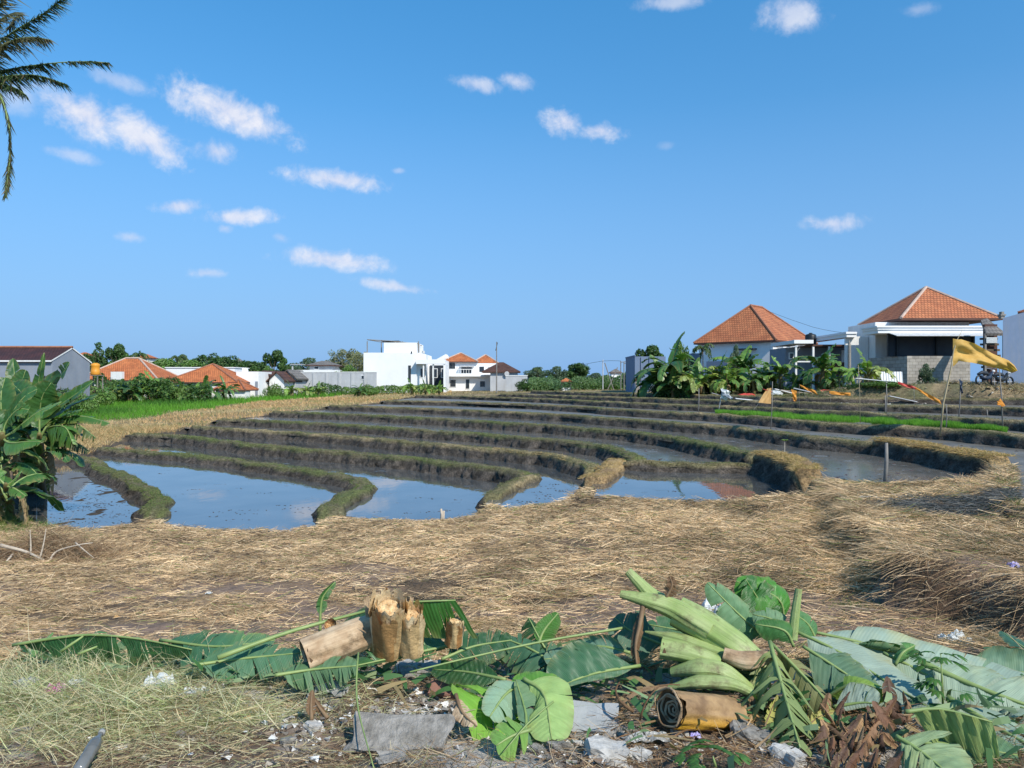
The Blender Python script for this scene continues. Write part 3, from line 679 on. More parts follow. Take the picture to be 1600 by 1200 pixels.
# clods and floating weed in the ponds
def pond_clods():
    b = MB(); pts = []
    def put(x, y, lv, r, fl):
        n = 7; a0 = random.uniform(0, 6.3); el = random.uniform(.35, 1)
        v = [(x, y, lv+fl)]+[(x+r*random.uniform(.6, 1.2)*cos(a0+i*2*pi/n), y+r*el*random.uniform(.6, 1.2)*sin(a0+i*2*pi/n), lv-.004) for i in range(n)]
        b.add(v, [(0, i+1, (i+1) % n+1) for i in range(n)], c=random.choice([(.05,.04,.03),(.07,.055,.04),(.04,.04,.03),(.06,.035,.03)]))
    def blob(px, py, k, n, rx, ry, r0=.02, r1=.06):
        c = P(px, py, HW[k])
        for _ in range(n): put(c[0]+random.gauss(0, rx), c[1]+random.gauss(0, ry), E-HW[k], random.uniform(r0, r1), random.uniform(.003, .012))
    for (px, py, n, rx, ry) in [(90,800,40,.5,.5),(130,790,70,.35,.8),(150,770,60,.35,.9),(165,790,50,.3,.4),(180,805,40,.3,.3),(100,770,40,.5,1.2),(120,812,50,.5,.25),(70,790,30,.3,.8),(110,748,60,.9,1.6),(160,816,30,.5,.1)]:
        blob(px, py, 'A', n, rx, ry, .015, .07)
    for (px, py) in [(345,800),(365,797),(340,807),(395,797),(360,812),(455,795),(443,790),(470,801),(480,793),(420,770),(300,765),(495,805),(270,800),(380,803),(250,740)]: blob(px, py, 'B', 6, .14, .05)
    for (px, py) in [(620,750),(655,778),(671,779),(595,800),(640,802),(700,797),(685,800),(745,787),(715,781),(560,790),(665,800)]: blob(px, py, 'C', 4, .09, .04)
    for (px, py) in [(850,760),(862,763),(866,757),(878,768),(890,768),(846,773),(860,775),(820,785),(830,784),(838,769),(905,762),(812,763),(854,779),(800,781),(872,766)]: blob(px, py, 'D1', 7, .13, .06)
    for (px, py) in [(1010,748),(1000,750),(975,755),(1050,768),(1120,770),(1180,765)]: blob(px, py, 'E', 4, .08, .04)
    for (px, py) in [(1400,728),(1410,734),(1420,731),(1440,735),(1395,726),(1470,742),(1350,752),(1320,753),(1290,749),(1400,752),(1420,751),(1375,750),(1330,745),(1440,749),(1300,744),(1280,742),(1250,735)]: blob(px, py, 'D4', 8, .2, .05)
    for k in ('D2', 'D3', 'D4', 'D5', 'D6', 'D7', 'D8'):
        V = PADDY[k]
        for _ in range(260):
            i = random.randrange(len(V)); a, c = V[i], V[random.randrange(len(V))]; q = a+(c-a)*random.random()
            if signed_dist(np.array([q[0]]), np.array([q[1]]), V)[0] < -.1: put(q[0], q[1], E-HW[k], random.uniform(.03, .12), random.uniform(.01, .03))
    o = b.build('mud_clods', mat('clod_mud', attr=True, rough=.6, spec=.3), None, True)
    tag(o, 'dark mud crumbs and floating weed scattered over the ponds', 'mud clods', kind='stuff')
pond_clods()

# left bank: bright green young rice, then dry orange stubble
def left_bank():
    # green zone polygon in photo space on the bank
    N = 150000; y = RNG.uniform(38, 128, N); x = y*RNG.uniform(-.80, -.08, N)
    z = ground_z(x, y); px = 800+F*x/y; py = 600-F*(z-E)/y
    lo = np.interp(px, [0,130,230,300,360,430,500,560,620,690,760], [672,664,652,643,633,626,623,615,611,609,607])+ (fbm(px*.03, py*.2, 70)-.5)*8
    grn = py < lo; ok = dry_mask(x, y, .0) & (py > 600.5)
    dry = ~grn
    # green
    m = ok & grn & (RNG.uniform(0, 1, N) < .8) & (x/y*F+800 < 700)
    n = m.sum(); t = fbm(x[m]*.12, y[m]*.12, 71)
    c = lerp((.12,.30,.03), (.06,.17,.025), sstep(.35, .65, t))*(1+RNG.uniform(-.25, .25, (n, 1)))
    a = RNG.uniform(0, 2*pi, n); d = np.column_stack([np.cos(a)*.35, np.sin(a)*.35, np.ones(n)])
    hg = RNG.uniform(.35, .8, n)*(.6+.8*t)
    blades('rice_field_grass', np.column_stack([x[m], y[m], z[m]-.03]), d, hg, RNG.uniform(.03, .06, n)*y[m]/80, RNG.uniform(.1, .6, n), c, M['blade'], 2, .1, 'bright green standing rice on the far left bank below the houses', 'rice plants')
    m = ok & dry; n = m.sum(); t = fbm(x[m]*.15, y[m]*.2, 72); yy = y[m]
    c = lerp((.52,.39,.21), (.55,.35,.17), sstep(.45, .6, t))*(1+RNG.uniform(-.3, .25, (n, 1)))
    g2 = RNG.uniform(0, 1, n) < .08+.3*sstep(.5, .7, fbm(x[m]*.3, yy*.2, 74)); c[g2] = pick([(.16,.22,.06),(.22,.24,.1)], g2.sum())
    a = RNG.uniform(0, 2*pi, n); d = np.column_stack([np.cos(a)*.5, np.sin(a)*.5, np.ones(n)])
    blades('dry_stubble', np.column_stack([x[m], yy, z[m]-.02]), d, RNG.uniform(.12, .40, n), RNG.uniform(.02, .045, n)*yy/60, RNG.uniform(.2, .9, n), c, M['straw'], 2, .2, 'dry golden and orange grass between the paddies and the green rice', 'dry grass')
    # nearer part beside the banana clump
    N = 36000; y = RNG.uniform(26, 46, N); x = y*RNG.uniform(-.85, -.44, N); z = ground_z(x, y); m = dry_mask(x, y, .0)
    x, y, z = x[m], y[m], z[m]; n = len(x); c = pick([(.50,.37,.19),(.42,.29,.14),(.55,.40,.2),(.46,.27,.12),(.3,.26,.12)], n, .25)
    a = RNG.uniform(0, 2*pi, n); d = np.column_stack([np.cos(a)*.5, np.sin(a)*.5, np.ones(n)*.9])
    blades('dry_grass', np.column_stack([x, y, z-.02]), d, RNG.uniform(.2, .5, n), RNG.uniform(.012, .028, n), RNG.uniform(.2, .9, n), c, M['straw'], 2, .2, 'tall straw coloured dry grass behind the leftmost pond', 'dry grass')
    # far right and centre: thin dry growth above the last bund
    N = 60000; y = RNG.uniform(42, 110, N); x = y*RNG.uniform(-.12, .82, N); z = ground_z(x, y); m = dry_mask(x, y, .0) & (fbm(x*.3, y*.3, 73) > .42)
    x, y, z = x[m], y[m], z[m]; n = len(x); c = pick([(.40,.31,.17),(.30,.25,.13),(.34,.24,.12),(.20,.21,.09),(.24,.2,.12)], n, .25)
    a = RNG.uniform(0, 2*pi, n); d = np.column_stack([np.cos(a)*.7, np.sin(a)*.7, np.ones(n)*.8])
    blades('far_dry_grass', np.column_stack([x, y, z-.02]), d, RNG.uniform(.12, .38, n), RNG.uniform(.012, .03, n)*y/50, RNG.uniform(.2, .9, n), c, M['straw'], 2, .2, 'brown weedy grass on the bank above the top paddy', 'dry grass')
left_bank()
def right_bank():
    N = 34000; px = RNG.uniform(1130, 1640, N); y = RNG.uniform(42.5, 53, N); x = (px-800)/F*y; z = ground_z(x, y); m = dry_mask(x, y, .0) & (fbm(x*.7, y*.7, 75) > .40)
    x, y, z, px = x[m], y[m], z[m], px[m]; n = len(x); c = pick([(.46,.35,.2),(.36,.27,.15),(.30,.2,.12),(.22,.22,.1),(.16,.13,.09),(.5,.4,.25)], n, .3)
    g = (RNG.uniform(0, 1, n) < sstep(1440, 1360, px)*.55); c[g] = pick([(.10,.17,.05),(.14,.2,.07)], g.sum(), .2)
    a = RNG.uniform(0, 2*pi, n); d = np.column_stack([np.cos(a)*.8, np.sin(a)*.8, np.ones(n)*.8])
    blades('bank_scrub', np.column_stack([x, y, z-.02]), d, RNG.uniform(.12, .55, n), RNG.uniform(.012, .032, n), RNG.uniform(.2, 1.2, n), c, M['straw'], 3, .2, 'dry twiggy scrub and weeds covering the rubble bank below the right hand houses', 'scrub')
right_bank()
# seedling strip: dense bright green nursery rice
def seedlings():
    V = np.array([p[:2] for p in PL([(1118,644.5),(1300,656),(1450,664.5),(1572,674),(1572,671),(1450,660),(1300,652),(1118,642)], 1.58)])
    V[:4, 1] -= .0; far = PL([(1572,668),(1450,657),(1300,649),(1118,640)], 1.45)
    near = PL([(1118,646),(1300,659),(1450,667),(1572,677)], 1.60)
    N = 60000; u = RNG.uniform(0, 3, N); i = np.minimum(u.astype(int), 2); t = (u-i)[:, None]; near = np.array(near); far = np.array(far)[::-1]
    a = near[i]*(1-t)+near[i+1]*t; b = far[i]*(1-t)+far[i+1]*t; w = RNG.uniform(0, 1, N)[:, None]; p = a*(1-w)+b*w
    p[:, 2] = E-HW['D6']-.02
    aa = RNG.uniform(0, 2*pi, N); d = np.column_stack([np.cos(aa)*.25, np.sin(aa)*.25, np.ones(N)])
    g_ = fbm(p[:, 0]*1.5, p[:, 1]*1.5, 77, 3); k_ = g_ > .36; p, d, g_ = p[k_], d[k_], g_[k_]; N = len(p)
    blades('rice_seedlings', p, d, RNG.uniform(.12, .30, N)*(.55+.9*g_), RNG.uniform(.010, .02, N), RNG.uniform(.0, .4, N), pick([(.15,.34,.04),(.19,.40,.05),(.12,.28,.035)], N, .15), M['blade'], 2, .1, 'vivid green strip of rice seedlings in the right hand paddy', 'rice seedlings')
seedlings()
# little green weeds along the near shore
def shore_weeds():
    R, C, Ls = [], [], []
    for (px, py, n, sx, sy, L) in [(15,822,2600,.6,.6,.26),(50,845,900,.5,.4,.16),(250,824,250,.6,.08,.08),(385,828,250,1.2,.05,.07),(520,818,300,.6,.1,.08),(745,805,700,.5,.3,.12),(790,797,300,.6,.12,.1),
            (845,793,250,.5,.1,.12),(985,770,1000,.45,.12,.10),(1060,779,500,.9,.07,.08),(1150,780,300,.8,.08,.08),(940,765,500,.3,.2,.1),(1285,755,500,.3,.2,.16),(1330,757,500,.4,.12,.14),(1390,760,300,.6,.12,.12),(1560,760,500,.5,.2,.16),(1590,790,400,.3,.4,.14),
            (1300,925,220,.14,.1,.06),(1345,945,220,.2,.06,.06),(1310,880,100,.15,.1,.05),(1325,955,60,.1,.1,.05),(1390,970,40,.1,.1,.05)]:
        c = G(px, py); R.append(np.column_stack([RNG.normal(c[0], sx, n), RNG.normal(c[1], sy, n), np.zeros(n)])); Ls.append(RNG.uniform(.5, 1.3, n)*L); C.append(pick([(.12,.22,.04),(.16,.26,.06),(.26,.28,.1),(.09,.15,.03)], n, .2))
    R = np.vstack(R); L = np.concatenate(Ls); C = np.vstack(C); m = dry_mask(R[:, 0], R[:, 1], .0); R, L, C = R[m], L[m], C[m]; R[:, 2] = ground_z(R[:, 0], R[:, 1])-.005; N = len(R)
    a = RNG.uniform(0, 2*pi, N); d = np.column_stack([np.cos(a)*.6, np.sin(a)*.6, np.ones(N)])
    blades('shore_weeds', R, d, L, RNG.uniform(.004, .010, N), RNG.uniform(.2, .9, N), C, M['blade'], 3, .1, 'small green weed tufts along the near edge of the ponds', 'weeds')
shore_weeds()
# ================================================================ BUILDINGS
def hip_roof(b, x0, x1, y0, y1, ze, zr, ridge=0.0, axis='x', m=0, over=0.0):
    """b: MB in local coordinates. Hip or pyramid roof; texture runs in metres along the eave and up the slope"""
    x0 -= over; x1 += over; y0 -= over; y1 += over; cx, cy = (x0+x1)/2, (y0+y1)/2
    r0, r1 = ((cx-ridge/2, cy), (cx+ridge/2, cy)) if axis == 'x' else ((cx, cy-ridge/2), (cx, cy+ridge/2))
    c = [(x0,y0), (x1,y0), (x1,y1), (x0,y1)]
    if axis == 'x': sides = [(0,1,r1,r0), (1,2,r1,None), (2,3,r0,r1), (3,0,r0,None)]
    else: sides = [(0,1,r0,None), (1,2,r1,r0), (2,3,r1,None), (3,0,r0,r1)]
    for i, j, p, q in sides:
        A = np.array([*c[i], ze]); Bp = np.array([*c[j], ze]); tops = [np.array([*p, zr])]+([np.array([*q, zr])] if q is not None and ridge > 0 else [])
        u = (Bp-A)/np.linalg.norm(Bp-A); n = np.cross(u, tops[0]-A); v = np.cross(n, u); v /= np.linalg.norm(v); 
        if v[2] < 0: v = -v
        pts = [A, Bp]+tops; b.add(pts, [tuple(range(len(pts)))], m, [((p_-A)@u, (p_-A)@v) for p_ in pts])
        # soffit / fascia
        b.add([A, Bp, Bp-np.array([0,0,.14]), A-np.array([0,0,.14])], [(3,2,1,0)], 1)
    b.add([(x0,y0,ze-.14),(x1,y0,ze-.14),(x1,y1,ze-.14),(x0,y1,ze-.14)], [(3,2,1,0)], 1)
    return c, r0, r1
def add_roof(root, x0, x1, y0, y1, ze, zr, ridge, axis, rm, capm, over=.5, caps=True, fin=None, label=None):
    b = MB(); c, r0, r1 = hip_roof(b, x0, x1, y0, y1, ze, zr, ridge, axis, 0, over)
    o = lbuild(b, 'roof', [rm, fin or M['rust']], root)
    if label: o['label'] = label
    if caps:
        k = MB(); R = {0: r0, 1: r1, 2: r1, 3: r0} if axis == 'x' else {0: r0, 1: r0, 2: r1, 3: r1}
        for i in range(4): k.tube([(*c[i], ze+.02), (*R[i], zr+.02)], .11, 6)
        if ridge > 0: k.tube([(*r0, zr+.03), (*r1, zr+.03)], .12, 6)
        lbuild(k, 'ridge_cap', capm, o)
    return o
def lbuild(b, name, mats, parent, smooth=False):
    """local coordinates of the thing"""
    me = mesh_np(name, np.array(b.v), b.f, np.array(b.c), b.uv, smooth); me.polygons.foreach_set('material_index', np.array(b.m, np.int32))
    return link(name, me, mats, parent)
def lbox(root, name, mats, *a, label=None):
    o = lbuild(MB().box(*a), name, mats, root)
    if label: o['label'] = label
    return o
def gable(root, x0, x1, y0, y1, z0, ze, zr, wm, rm, over=.25, name='wall'):
    """gable ends face +x / -x"""
    b = MB(); cy = (y0+y1)/2
    b.box(x0, x1, y0, y1, z0, ze)
    for x, fl in ((x0, 1), (x1, 0)):
        v = [(x, y0, ze), (x, y1, ze), (x, cy, zr)]; b.add(v, [(0, 2, 1) if fl else (0, 1, 2)], 0, [(p[1], p[2]) for p in v])
    lbuild(b, name, wm, root)
    r = MB(); t = .12
    for ya, yb in ((y0-over, cy), (y1+over, cy)):
        dz = (zr-ze)/(cy-y0); za = ze-over*dz
        L = math.hypot(cy-ya, zr-za)
        v = [(x0-.05, ya, za+.03), (x1+.05, ya, za+.03), (x1+.05, yb, zr+.03), (x0-.05, yb, zr+.03)]; uv = [(0,0), (x1-x0,0), (x1-x0,L), (0,L)]
        r.add(v, [(0,1,2,3) if ya < cy else (3,2,1,0)], 0, uv)
        v2 = [(p[0], p[1], p[2]+t) for p in v]; r.add(v2, [(0,1,2,3) if ya < cy else (3,2,1,0)], 0, uv)
        r.add(v+v2, [(0,1,5,4), (1,2,6,5), (3,0,4,7)], 1)
    o = lbuild(r, 'roof', [rm, M['white']], root)
    k = MB().tube([(x0-.05, cy, zr+.16), (x1+.05, cy, zr+.16)], .12, 6); lbuild(k, 'ridge_cap', M['cap'], o)
def windowp(root, x0, x1, y, z0, z1, frame=None, name='window', deep=.06):
    w = lbuild(MB().box(x0, x1, y-deep, y-.003, z0, z1), name, frame or M['white2'], root)
    lbuild(MB().box(x0+.08, x1-.08, y-deep-.02, y-deep+.01, z0+.08, z1-.08), 'pane', M['glass'], w)
def at(px, d): return (px-800)/F*d
def zz(py, d): return E+(600-py)/F*d
def gz(x, y): return float(ground_z(x, y))

# -- far left grey gabled house
x = at(82, 60); g = gz(x, 62)-.3
t = thing('gabled_house', 'grey rendered house with dark maroon tiled gable roof at far left', 'house', (x, 60, g))
gable(t, -9.2 , 0, 0, 5.3, 0, zz(564, 60)-g, zz(545.5, 62.6)-g, M['grey'], M['roofdark'])
lbuild(MB().box(-.9, -.55, -.14, -.004, 3.5-1, 4.3-1), 'wall_lamp', M['dark'], t)
x = at(14, 63); g = gz(x, 64)-.3
t = thing('gabled_house', 'pale gable end house with maroon roof cut by the left edge of the photo', 'house', (x, 63, g))
gable(t, -8, 0, 0, 6.5, 0, zz(566, 63)-g, zz(545, 66)-g, M['lightgrey'], M['roofdark'])

# -- orange hipped house with tank
d = 86; x = at(178, d); g = gz(x, d)-.2
t = thing('hipped_house', 'low house with broad orange hip roof behind the orange water tank', 'house', (x, d, g))
lbox(t, 'wall', M['white'], -3.6, 4.3, 0, 7, 0, zz(595, d)-g)
add_roof(t, -4.2, 4.9, 0, 7, zz(594, d)-g, zz(560, d+3.5)-g, 1.6, 'x', M['roof2'], M['palecap'], .3, fin=M['rust'])
windowp(t, 2.6, 3.6, 0, 1.0, 2.0)
lbuild(MB().box(-.1, 1.2, -.5, -.02, 2.6, 3.5), 'dormer', M['white'], t)
d = 72; x = at(149, d); g = gz(x, d)
t = thing('water_tank', 'tall orange plastic water tank on a stand beside the grey gabled house', 'water tank', (x, d, g))
zb = zz(586, d)-g; b = MB(); b.tube([(0,0,zb),(0,0,zb+.1),(0,0,zb+.4),(0,0,zb+.44),(0,0,zb+.8),(0,0,zb+.88),(0,0,zb+1.05),(0,0,zb+1.15)], [.38,.42,.42,.39,.39,.42,.38,.15], 16); lbuild(b, 'tank', M['orangetank'], t, True)
b = MB(); 
for sx in (-.45, .45):
    for sy in (-.45, .45): b.box(sx-.04, sx+.04, sy-.04, sy+.04, 0, zb-.06)
b.box(-.55, .55, -.55, .55, zb-.06, zb-.003); lbuild(b, 'stand', M['pole'], t)
# small roofs peeping over trees
for px, py, d, lb in ((126, 553, 150, 'tiny orange roofed house peeping over the trees by the conical tree'), (223, 556, 150, 'tiny house with orange roof and white fascia among the trees left of centre')):
    x = at(px, d); g = gz(x, d); t = thing('far_house', lb, 'house', (x, d, g))
    lbox(t, 'wall', M['white'], -1.3, 1.3, 0, 3, 0, zz(py+4, d)-g); add_roof(t, -1.3, 1.3, 0, 3, zz(py+3, d)-g, zz(py-3, d)-g, .6, 'x', M['roof2'], M['cap'], .3, False)

# -- second orange hip roof
d = 88; x = at(316, d); g = gz(x, d)-.2
t = thing('hipped_house', 'house with tall orange pyramid roof and lower side wing among banana plants', 'house', (x, d, g))
lbox(t, 'wall', M['white'], -4.0, 3.6, 0, 7, 0, zz(597, d)-g)
add_roof(t, -4.2, 3.9, 0, 7, zz(597, d)-g, zz(569, d+3.5)-g, .0, 'x', M['roof2'], M['cap'], .3)
lbox(t, 'side_wing', M['white'], 2.6, 5.6, -1.6, -.01, 0, zz(609, d-1.6)-g)
add_roof(t, 2.2, 5.4, -1.6, 2.2, zz(609, d-1.6)-g, zz(594, d)-g, .8, 'x', M['roof2'], M['cap'], .3, label='lower orange lean roof over the side wing')
d = 97; x = at(313, d); g = gz(x, d)-.2
t = thing('white_building', 'long plain white parapet building behind the orange pyramid roof', 'building', (x, d, g))
lbox(t, 'wall', M['white2'], at(259, d)-x, at(367, d)-x, 0, 5, 0, zz(575, d)-g); lbox(t, 'parapet', M['white2'], at(259, d)-x-.1, at(367, d)-x+.1, -.1, 5.1, zz(575, d)-g+.002, zz(573.6, d)-g)
d = 92; x = at(387, d); g = gz(x, d)-.2
t = thing('white_building', 'blank white cube shaped building right of the orange pyramid roof', 'building', (x, d, g))
lbox(t, 'wall', M['white2'], at(369, d)-x, at(404, d)-x, 0, 5, 0, zz(580.5, d)-g)
lbox(t, 'chimney', M['white2'], -.9, -.4, .6, 1.2, zz(580.5, d)-g+.002, zz(574.5, d)-g)
lbuild(MB().box(at(399,d)-x, at(403,d)-x, -.05, -.003, .5, 2.2), 'door', M['grey'], t)
# small gabled houses in the middle distance
def front_gable(name, label, px0, px1, pye, pyr, pyb, d, wm, rm, dp=7):
    x = at((px0+px1)/2, d); g = gz(x, d)-.2; w = (px1-px0)/2/F*d; ze, zr = zz(pye, d)-g, zz(pyr, d)-g
    t = thing(name, label, 'house', (x, d, g)); b = MB(); b.box(-w, w, 0, dp, 0, ze)
    v = [(-w, 0, ze), (w, 0, ze), (0, 0, zr)]; b.add(v, [(0, 1, 2)]); lbuild(b, 'wall', wm, t)
    r = MB(); o = .35; sl = (zr-ze)/w
    for s in (-1, 1):
        v = [(s*(w+o), -o, ze-o*sl), (0, -o, zr+.03), (0, dp, zr+.03), (s*(w+o), dp, ze-o*sl)]; v2 = [(p[0], p[1], p[2]+.16) for p in v]
        uv = [(0,0), (0,w), (dp,w), (dp,0)]; r.add(v+v2, [(0,1,2,3), (4,7,6,5), (0,4,5,1), (3,2,6,7), (0,3,7,4)], 0, uv+uv)
    lbuild(r, 'roof', rm, t); return t
front_gable('small_house', 'narrow white gabled house with brown roof beside the white cube building', 405, 420, 586, 581, 606, 96, M['white2'], M['roofbrown'])
t = front_gable('small_house', 'white gabled house with brown doorway below the dark grey gable roof', 421, 444, 593, 582, 606, 95, M['white'], M['roofbrown'])
t = front_gable('small_house', 'dark roofed gable with white barge boards left of the long grey wall', 437, 462, 590, 579.5, 606, 99, M['lightgrey'], M['roofgrey'])
b = MB().box(-.75, .75, -.10, -.006, 1.6, 3.0); lbuild(b, 'timber_panel', M['stick'], t)
d = 118; x = at(490, d); g = gz(x, d)-.2
t = thing('low_villa', 'low white villa with grey hip roof behind the long grey wall', 'house', (x, d, g))
lbox(t, 'wall', M['white2'], at(452, d)-x, at(528, d)-x, 0, 6, 0, zz(578, d)-g); lbox(t, 'upper_wall', M['lightgrey'], at(481, d)-x, at(517, d)-x, 1, 5.5, zz(578, d)-g, zz(569.5, d)-g)
add_roof(t, at(481, d)-x, at(517, d)-x, 1, 5.5, zz(570, d)-g, zz(563, d)-g, 1.2, 'x', M['roofgrey'], M['roofgrey'], .5, False)
lbuild(MB().box(at(455,d)-x, at(474,d)-x, -.6, 1.2, zz(570, d)-g, zz(569, d)-g).box(at(457,d)-x, at(459,d)-x, -.4, -.2, zz(578,d)-g, zz(570,d)-g), 'flat_canopy', M['lightgrey'], t)
windowp(t, at(488, d)-x, at(496, d)-x, 1, zz(577, d)-g, zz(572, d)-g)
d = 104; x = at(527, d); g = gz(x, d)-.2
t = thing('boundary_wall', 'long light grey boundary wall running left of the white modern house', 'wall', (x, d, g))
lbox(t, 'wall_panel', M['lightgrey'], at(463, d)-x, at(588, d)-x, 0, .25, 0, zz(582, d)-g)
lbox(t, 'coping', M['white'], at(462, d)-x, at(589, d)-x, -.05, .3, zz(582, d)-g+.002, zz(580.8, d)-g)
b = MB()
for px in range(470, 590, 20): b.box(at(px, d)-x-.12, at(px, d)-x+.12, -.1, -.003, 0, zz(582.5, d)-g)
lbuild(b, 'pier', M['lightgrey'], t)
# wall side vent window
windowp(t, at(564, d)-x, at(570, d)-x, 0, zz(593, d)-g, zz(586, d)-g)

# -- white modern house
d = 105; x = at(620, d); g = gz(x, d)-.2; X = lambda px, dd=None: at(px, dd or d)-x; Zp = lambda py, dd=None: zz(py, dd or d)-g
t = thing('modern_house', 'large white flat roofed modern house with rooftop pergola and dark porch', 'house', (x, d, g))
b = MB(); b.box(X(568), X(651), 0, 9, 0, Zp(551)); lbuild(b, 'main_block', M['white2'], t)
lbox(t, 'upper_block', M['white2'], X(599), X(651), .4, 8, Zp(551)+.002, Zp(535))
lbox(t, 'roof_terrace_wall', M['white2'], X(651)+.002, X(665), .2, 8, 0, Zp(553.5))
lbox(t, 'porch_roof', M['white2'], X(651.5), X(697), -1.2, .19, Zp(569), Zp(562))
lbox(t, 'porch_end_wall', M['white2'], X(694), X(697), -1.1, 5, 0, Zp(569)-.003)
lbox(t, 'rear_wing', M['white2'], X(665)+.003, X(694)-.003, 3.2, 8, 0, Zp(562))
for px in (663, 678): lbuild(MB().box(X(px)-.09, X(px)+.09, -1.0, -.82, 0, Zp(569)-.003), 'porch_column', M['white'], t)
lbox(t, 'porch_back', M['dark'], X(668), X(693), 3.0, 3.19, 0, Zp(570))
for px in (656, 672, 686): windowp(t, X(px), X(px)+.75, 3.0 if px > 665 else .2, Zp(590), Zp(575))
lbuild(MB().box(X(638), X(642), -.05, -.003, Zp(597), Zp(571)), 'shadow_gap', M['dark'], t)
lbuild(MB().box(X(642), X(644), -.05, -.004, Zp(552.5), Zp(549)), 'wall_light', M['dark'], t)
b = MB()
for px, y in ((573, 0.3), (588, 4), (594, 6), (617, .5), (628, .5), (653, .5)): b.box(X(px)-.06, X(px)+.06, y, y+.12, Zp(551), Zp(533))
b.tube([(X(573), .35, Zp(530.5)), (X(610), .5, Zp(532.5)), (X(654), .55, Zp(537))], .07, 6)
b.tube([(X(588), 4, Zp(532)), (X(628), 4, Zp(534.5)), (X(654), 4, Zp(538))], .07, 6)
b.tube([(X(573), .35, Zp(530.5)), (X(588), 4, Zp(532))], .06, 6); b.tube([(X(654), .5, Zp(551)), (X(654), .5, Zp(536.5))], .06, 6)
lbuild(b, 'pergola_frame', M['pole'], t)
lbuild(MB().box(X(594), X(622), .6, 4, Zp(532.8), Zp(531.8)), 'pergola_cover', M['dark'], t)
b = MB().box(X(661), X(663), .3, .5, Zp(553.5), Zp(549)).tube([(X(661), .4, Zp(552)), (X(661), .4, Zp(548))], .2, 8); lbuild(b, 'roof_heater', M['metal'], t)

# -- villa with two orange roofs
d = 116; x = at(735, d); g = gz(x, d)-.2
t = thing('two_roof_villa', 'white two storey villa with twin orange tiled hip roofs', 'house', (x, d, g))
lbox(t, 'ground_floor', M['white2'], X(697), X(790), -1.5, 6, 0, Zp(587)); lbox(t, 'upper_floor', M['white2'], X(698), X(746), 0, 5, Zp(587)+.002, Zp(565)); lbox(t, 'upper_floor', M['white2'], X(746)+.004, X(776), 0.4, 5, Zp(587)+.002, Zp(567.5))
add_roof(t, X(694), X(742), 0, 5, Zp(565), Zp(551), .3, 'x', M['roof2'], M['palecap'], .5)
add_roof(t, X(741), X(774), 1.3, 5.4, Zp(567), Zp(553.5), .2, 'x', M['roof2'], M['palecap'], .5)
b = MB().box(X(680), X(702), .5, 4, 0, Zp(562)); lbuild(b, 'side_wing', M['white2'], t)
v = [(X(680), .5, Zp(562)), (X(702), .5, Zp(562)), (X(696), .5, Zp(553)), (X(680), 4, Zp(562)), (X(702), 4, Zp(562)), (X(696), 4, Zp(553))]
lbuild(MB().add(v, [(0,1,2), (5,4,3), (0,2,5,3), (1,4,5,2)]), 'gable_parapet', M['white2'], t)
lbox(t, 'balcony', M['white2'], X(698), X(790), -2.4, -1.52, Zp(588.5), Zp(585.5))
b = MB()
for px in range(702, 742, 4): b.box(X(px)-.03, X(px)+.03, -2.35, -2.29, Zp(585.5), Zp(578))
b.box(X(699), X(742), -2.36, -2.28, Zp(578), Zp(577)); lbuild(b, 'balcony_rail', M['white'], t)
for a0, a1, y, z0, z1 in ((701,712,0,577,566.5),(720,738,0,584,573),(748,757,.4,582,572),(762,771,.4,582,573),(704,714,-1.5,605,593),(728,735,-1.5,608,592),(750,759,-1.5,605,595),(776,785,-1.5,605,596)):
    windowp(t, X(a0), X(a1), y, Zp(z0), Zp(z1))
lbox(t, 'awning', M['metal'], X(719), X(741), -.9, -.05, Zp(573), Zp(571.5))
d = 108; x = at(783, d); g = gz(x, d)-.2
t = thing('brown_roof_house', 'low house with dark brown hip roof behind the grey block wall', 'house', (x, d, g))
lbox(t, 'wall', M['lightgrey'], X(766), X(809), 0, 6, 0, Zp(581)); add_roof(t, X(757), X(809), 0, 6, Zp(580.5), Zp(565), .6, 'x', M['roofbrown'], M['roofbrown'], .4, False)
lbuild(MB().tube([(X(792), -.4, Zp(584)), (X(792), -.3, Zp(583.9))], .35, 10), 'satellite_dish', M['metal'], t)
d = 106; x = at(806, d); g = gz(x, d)-.2
t = thing('boundary_wall', 'short pale grey wall at the right end of the white villas', 'wall', (x, d, g))
lbox(t, 'wall_panel', M['lightgrey'], X(790), X(824), -.2, .1, 0, Zp(587.5)); lbox(t, 'coping', M['white'], X(789.6), X(824.6), -.25, .15, Zp(587.5)+.002, Zp(586.3))
# tall antenna pole
d = 100; x = at(776, d); g = gz(x, d)
t = thing('antenna_pole', 'tall thin antenna pole standing before the brown roofed house', 'pole', (x, d, g))
lbuild(MB().tube([(0,0,0),(0,0,Zp(534))], [.09,.05], 6), 'mast', M['pole'], t); lbuild(MB().tube([(-.12,0,Zp(548)),(.12,0,Zp(535))], .05, 5), 'antenna', M['dark'], t)
